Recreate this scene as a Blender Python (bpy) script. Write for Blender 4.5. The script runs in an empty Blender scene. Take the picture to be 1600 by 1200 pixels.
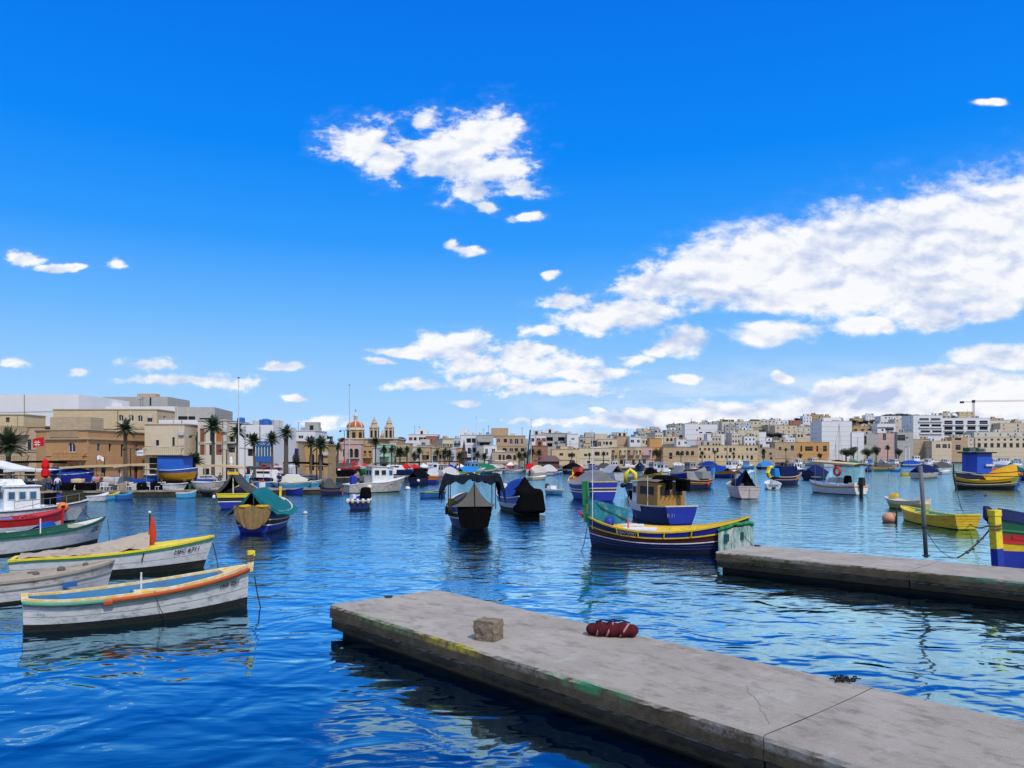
import bpy, math, random
from mathutils import Vector, noise, Matrix
R = math.radians
S = bpy.context.scene
COL = S.collection
# ---------------------------------------------------------------- camera, world, sun, exposure
K = 1209.0      # focal length in photo pixels
HZ = 712.0      # horizon row
H = 4.6         # eye height over the water
cam_d = bpy.data.cameras.new('camera'); cam_d.sensor_width = 36
cam_d.lens = K / 1600 * 36; cam_d.shift_y = (HZ - 600) / 1600
cam_d.clip_start = 0.1; cam_d.clip_end = 9000
cam = bpy.data.objects.new('camera', cam_d); COL.objects.link(cam)
cam.location = (0, 0, H); cam.rotation_euler = (R(90), 0, 0)
S.camera = cam
SUN_EL, SUN_AZ = 50, 152        # azimuth clockwise from +Y (looking direction)
SUN_STR, SKY_STR, EXPO = 3.0, 0.1, 0.0
sd = bpy.data.lights.new('sun', 'SUN'); sd.energy = SUN_STR; sd.angle = R(1.5); sd.color = (1, .93, .81)
sun = bpy.data.objects.new('sun', sd); COL.objects.link(sun)
sv = Vector((math.sin(R(SUN_AZ)) * math.cos(R(SUN_EL)), math.cos(R(SUN_AZ)) * math.cos(R(SUN_EL)), math.sin(R(SUN_EL))))
sun.rotation_euler = sv.to_track_quat('Z', 'Y').to_euler(); sun.location = sv * 50
S.view_settings.view_transform = 'Standard'; S.view_settings.look = 'None'
S.view_settings.exposure = EXPO; S.view_settings.gamma = 1; S.view_settings.use_curve_mapping = False
S.render.engine = 'CYCLES'
S.cycles.max_bounces = 5; S.cycles.diffuse_bounces = 2; S.cycles.glossy_bounces = 3
S.cycles.caustics_reflective = False; S.cycles.caustics_refractive = False

def make_world():
    w = bpy.data.worlds.new('World'); S.world = w; w.use_nodes = True
    nt = w.node_tree; nt.nodes.clear(); N = nt.nodes.new; L = nt.links.new
    def mth(op, a, b=None, c=None, clamp=False):
        n = N('ShaderNodeMath'); n.operation = op; n.use_clamp = clamp
        for i, v in enumerate((a, b, c)):
            if v is None: continue
            if isinstance(v, (int, float)): n.inputs[i].default_value = v
            else: L(v, n.inputs[i])
        return n.outputs[0]
    def vm(op, a, b=None, c=None):
        n = N('ShaderNodeVectorMath'); n.operation = op
        for i, v in enumerate((a, b, c)):
            if v is None: continue
            if isinstance(v, tuple): n.inputs[i].default_value = v
            else: L(v, n.inputs[i])
        return n.outputs['Value'] if op == 'LENGTH' else n.outputs[0]
    def mr(v, a, b, c=0, d=1, smooth=True):
        n = N('ShaderNodeMapRange'); n.interpolation_type = 'SMOOTHSTEP' if smooth else 'LINEAR'
        L(v, n.inputs[0])
        for i, x in enumerate((a, b, c, d)): n.inputs[i + 1].default_value = x
        return n.outputs[0]
    def mix(f, a, b):
        n = N('ShaderNodeMix'); n.data_type = 'RGBA'
        for s_, v in ((n.inputs[0], f), (n.inputs[6], a), (n.inputs[7], b)):
            if isinstance(v, (tuple, int, float)): s_.default_value = v
            else: L(v, s_)
        return n.outputs[2]
    def nz(vec, scale, det, rough=.55, dist=0):
        n = N('ShaderNodeTexNoise'); L(vec, n.inputs['Vector']); n.inputs['Scale'].default_value = scale
        n.inputs['Detail'].default_value = det; n.inputs['Roughness'].default_value = rough
        n.inputs['Distortion'].default_value = dist
        return n.outputs[0]
    tc = N('ShaderNodeTexCoord'); d = tc.outputs['Generated']
    sx = N('ShaderNodeSeparateXYZ'); L(d, sx.inputs[0]); x, y, z = sx.outputs
    sky = N('ShaderNodeTexSky'); sky.sky_type = 'NISHITA'; sky.sun_disc = False
    sky.sun_elevation = R(SUN_EL); sky.sun_rotation = R(SUN_AZ)
    # clear sky colour deepening towards the zenith
    ramp = N('ShaderNodeValToRGB'); L(mr(z, 0, .62, 0, 1, False), ramp.inputs[0])
    e = ramp.color_ramp.elements
    def lin(c): return tuple((v / 255 / 12.92 if v / 255 <= .04045 else ((v / 255 + .055) / 1.055) ** 2.4) for v in c) + (1,)
    stops = [(0, (186, 220, 255)), (.07, (170, 214, 255)), (.17, (148, 203, 255)), (.28, (105, 183, 255)), (.42, (45, 155, 255)),
             (.58, (0, 136, 250)), (.75, (0, 122, 240)), (1, (0, 105, 225))]
    while len(e) < len(stops): e.new(0.5)
    for el, (p, c) in zip(e, stops): el.position = p; el.color = lin(c)
    base = vm('SCALE', ramp.outputs[0]); base.node.inputs[3].default_value = 1 / SKY_STR
    sky_c = mix(.97, sky.outputs[0], base)
    # cloud field in direction space: u = x/y, v = z/y for the half sky in front
    ys = mth('MAXIMUM', y, .02)
    u = mth('DIVIDE', x, ys); v = mth('DIVIDE', z, ys)
    cb = N('ShaderNodeCombineXYZ'); L(u, cb.inputs[0]); L(v, cb.inputs[1]); p = cb.outputs[0]
    pa = vm('MULTIPLY', p, (1, 1.7, 1))
    wob = N('ShaderNodeTexNoise'); L(pa, wob.inputs['Vector']); wob.inputs['Scale'].default_value = 14; wob.inputs['Detail'].default_value = 3
    pw = vm('ADD', p, vm('MULTIPLY', vm('SUBTRACT', wob.outputs['Color'], (.5, .5, .5)), (.055, .03, 0)))
    blobs = [(560,225,60,30),(603,255,34,26),(645,237,45,13),(665,187,28,20),(760,200,55,36),(750,225,66,36),(700,238,50,24),(690,270,45,16),(765,262,60,26),
      (745,300,42,20),(757,322,26,12),(812,297,45,10),(823,341,22,7),(722,392,26,7),(704,387,15,10),(868,435,14,6),
      (42,402,26,11),(98,418,34,6),(180,412,14,8),(22,569,20,7),(118,578,16,7),(232,570,42,9),(280,595,90,9),(360,594,44,13),(440,571,32,7),
      (455,624,20,5),(505,657,34,11),(650,600,42,8),(595,559,22,5),(620,545,45,6),(1548,160,15,5),
      (712,535,48,24),(665,546,60,8),(745,566,50,18),(835,570,85,20),(905,583,75,10),(850,605,110,12),(720,632,28,7),(765,600,45,12),(820,548,60,10),
      (1075,597,26,7),(1225,590,14,6),(930,640,16,5),(940,495,72,24),(880,470,45,10),(995,482,55,14),(1055,532,42,18),(1015,548,30,10),(993,562,22,10),(840,520,28,10),
      (1035,447,70,22),(1115,430,90,38),(1190,415,90,46),(1280,412,110,50),(1385,398,130,60),(1500,378,130,68),(1620,362,130,76),(1330,440,150,42),
      (1250,468,100,18),(1400,450,110,34),(1540,430,110,42),(1205,522,50,16),(1350,512,42,12),(1450,488,55,22),(1540,480,40,22),
      (1585,560,70,14),(1500,592,120,16),(1325,607,40,14),(1390,612,60,12),(1430,635,220,16),(1240,642,160,12),(1050,652,160,11),(940,661,150,7),(1600,625,120,24)]
    # value of smooth minimum distance
    dmin = None
    for bx, by, rx, ry in blobs:
        cx, cy = (bx - 800) / K, (HZ - by) / K; ix, iy = K / rx / 1.18, K / ry / 1.22
        ln = vm('LENGTH', vm('MULTIPLY_ADD', pw, (ix, iy, 0), (-cx * ix, -cy * iy, 0)))
        dmin = ln if dmin is None else mth('SMOOTH_MIN', dmin, ln, .25)
    n1 = nz(pa, 15, 8, .62, .2); n1a = nz(pa, 15, 5, .52, .2); n1b = nz(vm('ADD', pa, (-.006, .016, 0)), 15, 5, .52, .2); n2 = nz(pa, 5, 4)
    core = mr(u, .1, .3)
    f = mth('ADD', mth('SUBTRACT', mth('ADD', 1.08, mth('MULTIPLY', core, .26)), dmin), mth('MULTIPLY', mth('SUBTRACT', n1, .5), mth('MULTIPLY_ADD', core, -1.0, 2.6)))
    f = mth('ADD', f, mth('MULTIPLY', mth('SUBTRACT', nz(pa, 52, 6, .6), .5), mth('MULTIPLY_ADD', core, -.7, 1.2)))
    af = mth('ADD', mth('MULTIPLY', mr(f, .0, .6), .92), mr(f, -.45, .9, 0, .12))
    # faint wisps low on the right
    wm = mth('MULTIPLY', mr(u, -.15, .4), mr(v, .14, .05)); wis = nz(vm('MULTIPLY', p, (1, 6, 1)), 4, 6)
    af = mth('MAXIMUM', af, mth('MULTIPLY', wm, mr(wis, .33, .62, 0, .85)))
    front = mth('MULTIPLY', mth('MULTIPLY', mr(y, .25, .45), mr(mth('ABSOLUTE', u), 1.0, .78)), mr(v, 1.0, .75))
    # broken cloud over the unseen sky, heavier to neutralise the blue fill
    zs = mth('ADD', mth('MAXIMUM', z, 0), .12)
    cg = N('ShaderNodeCombineXYZ'); L(mth('DIVIDE', x, zs), cg.inputs[0]); L(mth('DIVIDE', y, zs), cg.inputs[1])
    gn = nz(cg.outputs[0], 1.1, 6, .55)
    ag = mr(gn, .44, .56)
    al = mth('ADD', mth('MULTIPLY', af, front), mth('MULTIPLY', ag, mth('SUBTRACT', 1, front)))
    lit = mth('ADD', mth('ADD', .80, mth('MULTIPLY', mth('SUBTRACT', n1a, n1b), 4.2)), mth('MULTIPLY', mth('SUBTRACT', n2, .5), 3.0), clamp=True)
    edge = mr(f, .5, 1.9)                 # thick middles are a little greyer than rims
    lit2 = mth('SUBTRACT', lit, mth('MULTIPLY', edge, .18), clamp=True)
    cc = mix(lit2, tuple(q / SKY_STR for q in (.52, .62, .86)) + (1,), tuple(q / SKY_STR for q in (.97, .98, 1.0)) + (1,))
    out = mix(mth('MULTIPLY', al, .96), sky_c, cc)
    out = mix(mr(z, -.02, -.12), out, (.6, 1.2, 2.0, 1))
    bg = N('ShaderNodeBackground'); L(out, bg.inputs[0]); bg.inputs[1].default_value = SKY_STR
    o = N('ShaderNodeOutputWorld'); L(bg.outputs[0], o.inputs[0])
    w.cycles.sampling_method = 'MANUAL'; w.cycles.sample_map_resolution = 512
make_world()

# ---------------------------------------------------------------- helpers
def D_of(py, z=0): return (H - z) * K / (py - HZ)
def X_of(px, D): return (px - 800) / K * D
def Z_of(py, D): return H - (py - HZ) * D / K
def W(px, py, z=0.0):
    D = D_of(py, z); return Vector((X_of(px, D), D, z))
def interp(tab, x):
    if x <= tab[0][0]: return tab[0][1]
    for (a, b), (c, d) in zip(tab, tab[1:]):
        if x <= c: return b + (d - b) * (x - a) / (c - a) if c > a else d
    return tab[-1][1]

_m = {}
def M(name, rgb, rough=.6, var=.12, sc=2.5, metal=0.0, bump=0.0, dirt=None, dsc=1.5, damt=.5, stretch=(1, 1, 1), spec=.4, bsc=None, trans=0):
    if name in _m: return _m[name]
    m = bpy.data.materials.new(name); m.use_nodes = True; nt = m.node_tree; N = nt.nodes.new; L = nt.links.new
    b = nt.nodes['Principled BSDF']; b.inputs['Roughness'].default_value = rough; b.inputs['Metallic'].default_value = metal
    b.inputs['Specular IOR Level'].default_value = spec
    tc = N('ShaderNodeTexCoord'); oi = N('ShaderNodeObjectInfo'); ad = N('ShaderNodeVectorMath'); ad.operation = 'ADD'
    L(tc.outputs['Object'], ad.inputs[0]); L(oi.outputs['Location'], ad.inputs[1])
    mp = N('ShaderNodeMapping'); L(ad.outputs[0], mp.inputs[0]); mp.inputs['Scale'].default_value = stretch
    n = N('ShaderNodeTexNoise'); L(mp.outputs[0], n.inputs['Vector']); n.inputs['Scale'].default_value = sc; n.inputs['Detail'].default_value = 6
    n.inputs['Roughness'].default_value = .65
    mx = N('ShaderNodeMix'); mx.data_type = 'RGBA'; L(n.outputs[0], mx.inputs[0])
    mx.inputs[6].default_value = tuple(max(0, c * (1 - var * 1.6)) for c in rgb) + (1,)
    mx.inputs[7].default_value = tuple(min(1, c * (1 + var * 1.2) + .02 * var) for c in rgb) + (1,)
    col = mx.outputs[2]
    if dirt:
        n2 = N('ShaderNodeTexNoise'); L(mp.outputs[0], n2.inputs['Vector']); n2.inputs['Scale'].default_value = dsc; n2.inputs['Detail'].default_value = 8
        n2.inputs['Roughness'].default_value = .7
        r = N('ShaderNodeMapRange'); L(n2.outputs[0], r.inputs[0]); r.inputs[1].default_value = .62 - .25 * damt; r.inputs[2].default_value = .78 - .2 * damt
        r.inputs[4].default_value = min(1, .5 + damt)
        m2 = N('ShaderNodeMix'); m2.data_type = 'RGBA'; L(r.outputs[0], m2.inputs[0]); L(col, m2.inputs[6]); m2.inputs[7].default_value = tuple(dirt) + (1,)
        col = m2.outputs[2]
    L(col, b.inputs['Base Color'])
    if bump:
        bp = N('ShaderNodeBump'); bp.inputs['Strength'].default_value = bump; bp.inputs['Distance'].default_value = .02
        n3 = N('ShaderNodeTexNoise'); L(mp.outputs[0], n3.inputs['Vector']); n3.inputs['Scale'].default_value = bsc or sc * 4; n3.inputs['Detail'].default_value = 6
        L(n3.outputs[0], bp.inputs['Height']); L(bp.outputs[0], b.inputs['Normal'])
    if trans:
        b.inputs['Transmission Weight'].default_value = trans
    _m[name] = m; return m

class MB:
    def __init__(s): s.v = []; s.f = []; s.mi = []
    def add(s, vs, fs, mi=0):
        o = len(s.v); s.v += [tuple(q) for q in vs]; s.f += [tuple(i + o for i in f) for f in fs]; s.mi += [mi] * len(fs); return s
    def box(s, c, d, rz=0, mi=0, top=None, rx=0, ry=0):
        x, y, z = d[0] / 2, d[1] / 2, d[2] / 2; t = top or (1, 1)
        vs = [(-x, -y, -z), (x, -y, -z), (x, y, -z), (-x, y, -z), (-x * t[0], -y * t[1], z), (x * t[0], -y * t[1], z), (x * t[0], y * t[1], z), (-x * t[0], y * t[1], z)]
        if rz or rx or ry:
            m = Matrix.Rotation(rz, 3, 'Z') @ Matrix.Rotation(ry, 3, 'Y') @ Matrix.Rotation(rx, 3, 'X'); vs = [m @ Vector(q) for q in vs]
        vs = [(q[0] + c[0], q[1] + c[1], q[2] + c[2]) for q in vs]
        return s.add(vs, [(3, 2, 1, 0), (4, 5, 6, 7), (0, 1, 5, 4), (1, 2, 6, 5), (2, 3, 7, 6), (3, 0, 4, 7)], mi)
    def b2(s, x0, x1, y0, y1, z0, z1, mi=0): return s.box(((x0 + x1) / 2, (y0 + y1) / 2, (z0 + z1) / 2), (x1 - x0, y1 - y0, z1 - z0), mi=mi)
    def tube(s, pts, r, n=6, mi=0, cap=True):
        pts = [Vector(p) for p in pts]; rs = r if isinstance(r, (list, tuple)) else [r] * len(pts); vs = []
        up = Vector((.13, .31, 1)).normalized()
        for i, p in enumerate(pts):
            t = (pts[min(i + 1, len(pts) - 1)] - pts[max(i - 1, 0)])
            t = t.normalized() if t.length > 1e-9 else Vector((0, 0, 1))
            a = t.cross(up if abs(t.dot(up)) < .95 else Vector((1, 0, 0))).normalized(); b = t.cross(a)
            for k in range(n):
                g = 2 * math.pi * k / n; vs.append(p + (a * math.cos(g) + b * math.sin(g)) * rs[i])
        fs = [(i * n + k, i * n + (k + 1) % n, (i + 1) * n + (k + 1) % n, (i + 1) * n + k) for i in range(len(pts) - 1) for k in range(n)]
        if cap: fs += [tuple(range(n - 1, -1, -1)), tuple((len(pts) - 1) * n + k for k in range(n))]
        return s.add(vs, fs, mi)
    def lathe(s, prof, n=12, c=(0, 0, 0), mi=0, sx=1, sy=1, ph=0):
        vs = [(c[0] + r * sx * math.cos(2 * math.pi * k / n + ph), c[1] + r * sy * math.sin(2 * math.pi * k / n + ph), c[2] + z) for r, z in prof for k in range(n)]
        fs = [(i * n + k, i * n + (k + 1) % n, (i + 1) * n + (k + 1) % n, (i + 1) * n + k) for i in range(len(prof) - 1) for k in range(n)]
        return s.add(vs, fs, mi)
    def ball(s, c, r, n=12, mi=0, sz=1, sx=1, sy=1):
        pr = [(r * math.sin(math.pi * i / 8), -r * sz * math.cos(math.pi * i / 8)) for i in range(9)]
        pr[0] = (.001, pr[0][1]); pr[-1] = (.001, pr[-1][1])
        return s.lathe(pr, n, c, mi, sx, sy)
    def torus(s, c, Rr, r, axis='y', n=18, m=8, mi=0):
        vs = []
        for i in range(n):
            a = 2 * math.pi * i / n
            for j in range(m):
                b = 2 * math.pi * j / m; q = Rr + r * math.cos(b); X, Y, Zz = q * math.cos(a), r * math.sin(b), q * math.sin(a)
                vs.append((c[0] + X, c[1] + Y, c[2] + Zz) if axis == 'y' else (c[0] + Y, c[1] + X, c[2] + Zz) if axis == 'x' else (c[0] + X, c[1] + Zz, c[2] + Y))
        fs = [(i * m + j, i * m + (j + 1) % m, ((i + 1) % n) * m + (j + 1) % m, ((i + 1) % n) * m + j) for i in range(n) for j in range(m)]
        return s.add(vs, fs, mi)
    def grid(s, rows, mi=0, closed=False):
        n = len(rows[0]); vs = [q for r in rows for q in r]
        fs = [(i * n + k, i * n + (k + 1) % n, (i + 1) * n + (k + 1) % n, (i + 1) * n + k) for i in range(len(rows) - 1) for k in range(n if closed else n - 1)]
        return s.add(vs, fs, mi)
    def mesh(s, name, mats, smooth=False):
        me = bpy.data.meshes.new(name); me.from_pydata(s.v, [], s.f)
        for m in (mats if isinstance(mats, (list, tuple)) else [mats]): me.materials.append(m)
        if len(set(s.mi)) > 1: me.polygons.foreach_set('material_index', s.mi)
        if smooth: me.polygons.foreach_set('use_smooth', [True] * len(me.polygons))
        me.update(); return me
    def build(s, name, mats, parent=None, smooth=False):
        o = bpy.data.objects.new(name, s.mesh(name, mats, smooth)); COL.objects.link(o)
        if parent: o.parent = parent
        return o
def put(name, me, parent=None, loc=(0, 0, 0), rz=0, scale=None):
    o = bpy.data.objects.new(name, me); COL.objects.link(o); o.location = loc; o.rotation_euler = (0, 0, rz)
    if scale: o.scale = scale if isinstance(scale, tuple) else (scale,) * 3
    if parent: o.parent = parent
    return o
USED = set()
def tag(o, label, cat, group=None):
    if label in USED and not group: print('DUP LABEL', label)
    USED.add(label); o['label'] = label; o['category'] = cat
    if group: o['group'] = group
    return o
def thing(name, label, cat, loc=(0, 0, 0), rz=0, group=None):
    o = bpy.data.objects.new(name, None); COL.objects.link(o); o.location = loc; o.rotation_euler = (0, 0, rz); o.empty_display_size = .2
    return tag(o, label, cat, group)
def bev(o, w, seg=2):
    m = o.modifiers.new('bevel', 'BEVEL'); m.width = w; m.segments = seg; m.limit_method = 'ANGLE'; return o
def copy_tree(o, loc, rz, label, parent=None):
    c = o.copy(); COL.objects.link(c)
    if parent is None:
        c.location = loc; c.rotation_euler = (0, 0, rz); c['label'] = label; USED.add(label)
    else: c.parent = parent
    for ch in o.children: copy_tree(ch, None, None, None, c)
    return c
def text(s, size, mat, parent, loc, rot, name='lettering', sh=0):
    cu = bpy.data.curves.new(name, 'FONT'); cu.body = s; cu.size = size; cu.extrude = .004; cu.shear = sh; cu.align_x = 'CENTER'; cu.align_y = 'CENTER'
    t = bpy.data.objects.new(name, cu); COL.objects.link(t)
    dg = bpy.context.evaluated_depsgraph_get(); me = bpy.data.meshes.new_from_object(t.evaluated_get(dg))
    bpy.data.objects.remove(t); me.materials.clear(); me.materials.append(mat)
    o = put(name, me, parent, loc); o.rotation_euler = rot; return o
def sag(a, b, drop, n=10):
    a, b = Vector(a), Vector(b); return [a.lerp(b, i / n) - Vector((0, 0, 4 * drop * (i / n) * (1 - i / n))) for i in range(n + 1)]
def kind(o, k): o['kind'] = k; return o
# ---------------------------------------------------------------- colours
def P(name, rgb, **k):
    d = dict(rough=.55, var=.2, sc=1.3, dirt=tuple(c * .5 + .025 for c in rgb), dsc=3.2, damt=.42, bump=.25, bsc=14, stretch=(1, 1, 1.8)); d.update(k); return M('paint_' + name, rgb, **d)
def CL(name, rgb, **k):
    d = dict(rough=.9, var=.2, sc=2, bump=.6, bsc=5, spec=.1); d.update(k); return M('cloth_' + name, rgb, **d)
white = P('white', (.74, .77, .80)); white_d = P('weathered_white', (.68, .71, .72), dirt=(.12, .24, .28), dsc=2.2, damt=.5, stretch=(1, 1, 2.2), var=.2)
white_g = P('grimy_white', (.62, .61, .58), dirt=(.22, .18, .13), dsc=2.5, damt=.5, stretch=(1, 1, 2))
ivory = P('ivory', (.70, .66, .52)); pinkw = P('pinkish_white', (.66, .57, .55))
yellow = P('yellow', (.80, .52, .02)); yellow2 = P('lemon', (.86, .66, .03)); yellow_w = P('worn_yellow', (.72, .50, .12), dirt=(.75, .74, .68), dsc=4, damt=.6)
amber = P('amber', (.62, .30, .02)); orange = P('orange', (.78, .20, .03)); red = P('red', (.55, .015, .02)); redo = P('orange_red', (.70, .07, .02))
maroon = P('maroon', (.10, .018, .015)); brown = P('brown', (.16, .07, .03))
blue = P('blue', (.010, .030, .36)); dblue = P('dark_blue', (.002, .010, .10)); mblue = P('mid_blue', (.02, .12, .42)); navy = P('navy', (.008, .014, .07))
sky_b = P('light_blue', (.04, .27, .62)); inblue = P('interior_blue', (.03, .19, .40)); turq = P('turquoise', (.10, .42, .44)); cyan = P('cyan', (.05, .38, .7))
green = P('green', (.01, .22, .06)); dgreen = P('dark_green', (.008, .09, .05)); lime = P('lime', (.35, .50, .03)); teal_p = P('teal_paint', (.02, .18, .18))
black = P('black', (.006, .006, .008), rough=.7); antif = P('antifouling_black', (.008, .009, .010), rough=.8, dirt=(.03, .04, .03)); grey = P('grey', (.26, .27, .28)); lgrey = P('light_grey', (.50, .52, .54))
steel = M('steel', (.32, .33, .34), rough=.45, metal=.7); dsteel = M('dark_iron', (.03, .035, .04), rough=.6, metal=.3)
rubber = M('rubber', (.012, .012, .013), rough=.85); rope_m = M('rope_grey', (.10, .10, .09), rough=.95, var=.3, sc=30); rope_d = M('rope_dark', (.025, .03, .035), rough=.95, var=.3, sc=30)
rope_o = M('rope_orange', (.52, .11, .04), rough=.95, var=.35, sc=40); rope_g = M('rope_green', (.12, .34, .25), rough=.95, var=.35, sc=40)
wood = M('wood', (.26, .16, .08), rough=.8, var=.3, sc=3, stretch=(1, 8, 8)); board = M('old_board', (.36, .31, .24), rough=.85, var=.3, sc=4)
glass = M('window_glass', (.015, .02, .028), rough=.12, var=.05, spec=.35); glass_b = M('blue_glass', (.03, .10, .2), rough=.08, var=.05, spec=.8)
c_grey = CL('grey', (.22, .23, .23)); c_lgrey = CL('light_grey', (.48, .49, .50)); c_dgrey = CL('dark_grey', (.07, .075, .075)); c_teal = CL('teal', (.006, .15, .17)); c_blue = CL('blue', (.01, .06, .33))
c_sky = CL('sky_blue', (.02, .20, .55)); c_navy = CL('navy', (.006, .014, .075)); c_black = CL('black', (.003, .0035, .0045), spec=.02); c_beige = CL('beige', (.42, .36, .29), dirt=(.18, .14, .10), dsc=2, damt=.45)
growth = M('waterline_growth', (.012, .018, .010), rough=.8, var=.5, sc=4)
seam = M('plank_seam', (.22, .22, .20), rough=.9)
c_white = CL('white', (.72, .74, .78)); c_red = CL('red', (.62, .012, .02)); c_pink = CL('pink', (.70, .20, .22)); c_tan = CL('tan', (.58, .44, .26)); c_green = CL('green', (.01, .15, .08))
c_sack = M('sacking', (.29, .19, .075), rough=.95, var=.45, sc=3, stretch=(4, 4, 1), bump=.8, bsc=30, dirt=(.10, .07, .04), dsc=5, damt=.4)
c_net = CL('net', (.07, .28, .25), dirt=(.52, .60, .56), dsc=1.6, damt=1.0, stretch=(3, 3, .8)); c_mar = CL('maroon', (.07, .010, .014)); c_rust = CL('rusty_red', (.50, .055, .02))
skin = M('skin', (.42, .24, .17), var=.05); hair_m = M('hair', (.02, .015, .01), rough=.9); denim = CL('denim', (.03, .07, .22)); stone_m = M('block_stone', (.19, .15, .105), rough=.95, var=.4, sc=7, bump=1, bsc=25, dirt=(.36, .31, .24), dsc=12, damt=.4)

def wallmat(name, rgb, st=.3):
    """limestone or rendered wall: fine block relief plus streaks and stains"""
    key = 'wall_' + name
    if key in _m: return _m[key]
    m = bpy.data.materials.new(key); m.use_nodes = True; nt = m.node_tree; N = nt.nodes.new; L = nt.links.new
    b = nt.nodes['Principled BSDF']; b.inputs['Roughness'].default_value = .9; b.inputs['Specular IOR Level'].default_value = .15
    tc = N('ShaderNodeTexCoord'); oi = N('ShaderNodeObjectInfo'); ad = N('ShaderNodeVectorMath'); L(tc.outputs['Object'], ad.inputs[0]); L(oi.outputs['Location'], ad.inputs[1])
    mp = N('ShaderNodeMapping'); L(ad.outputs[0], mp.inputs[0]); mp.inputs['Scale'].default_value = (1, 1, .25)
    n = N('ShaderNodeTexNoise'); L(mp.outputs[0], n.inputs['Vector']); n.inputs['Scale'].default_value = .9; n.inputs['Detail'].default_value = 8; n.inputs['Roughness'].default_value = .7
    mx = N('ShaderNodeMix'); mx.data_type = 'RGBA'; L(n.outputs[0], mx.inputs[0])
    mx.inputs[6].default_value = tuple(c * (1 - st) for c in rgb) + (1,); mx.inputs[7].default_value = tuple(min(.85, c * (1 + st * .6)) for c in rgb) + (1,)
    mp2 = N('ShaderNodeMapping'); mp2.inputs['Rotation'].default_value = (R(90), 0, 0); L(ad.outputs[0], mp2.inputs[0])
    br = N('ShaderNodeTexBrick'); L(mp2.outputs[0], br.inputs['Vector']); br.inputs['Scale'].default_value = 1
    br.inputs['Brick Width'].default_value = .9; br.inputs['Row Height'].default_value = .3; br.inputs['Mortar Size'].default_value = .02
    br.inputs['Color1'].default_value = (1, 1, 1, 1); br.inputs['Color2'].default_value = (.82, .8, .78, 1); br.inputs['Mortar'].default_value = (.6, .58, .55, 1)
    mu = N('ShaderNodeMix'); mu.data_type = 'RGBA'; mu.blend_type = 'MULTIPLY'; mu.inputs[0].default_value = min(1, st * 1.8)
    L(mx.outputs[2], mu.inputs[6]); L(br.outputs[0], mu.inputs[7]); L(mu.outputs[2], b.inputs['Base Color'])
    _m[key] = m; return m
WC = dict(W=wallmat('white', (.70, .71, .74), .08), C=wallmat('cream', (.62, .54, .41), .2), Y=wallmat('yellow_cream', (.62, .50, .32), .22), O=wallmat('ochre', (.52, .35, .17), .32),
          S=wallmat('stone', (.50, .40, .28), .36), B=wallmat('brown_stone', (.56, .33, .16), .3), G=wallmat('grey', (.42, .42, .40), .22), T=wallmat('tan', (.50, .37, .24), .28), P=wallmat('pink', (.55, .40, .37), .15),
          OR=wallmat('orange', (.58, .33, .13), .25), MG=wallmat('mint', (.38, .58, .46), .1), LB=wallmat('pale_blue', (.50, .56, .64), .1), R=wallmat('red_brown', (.36, .16, .11), .2), V=wallmat('pale', (.60, .56, .48), .18), D=wallmat('dark_roof', (.12, .075, .07), .25))

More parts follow.
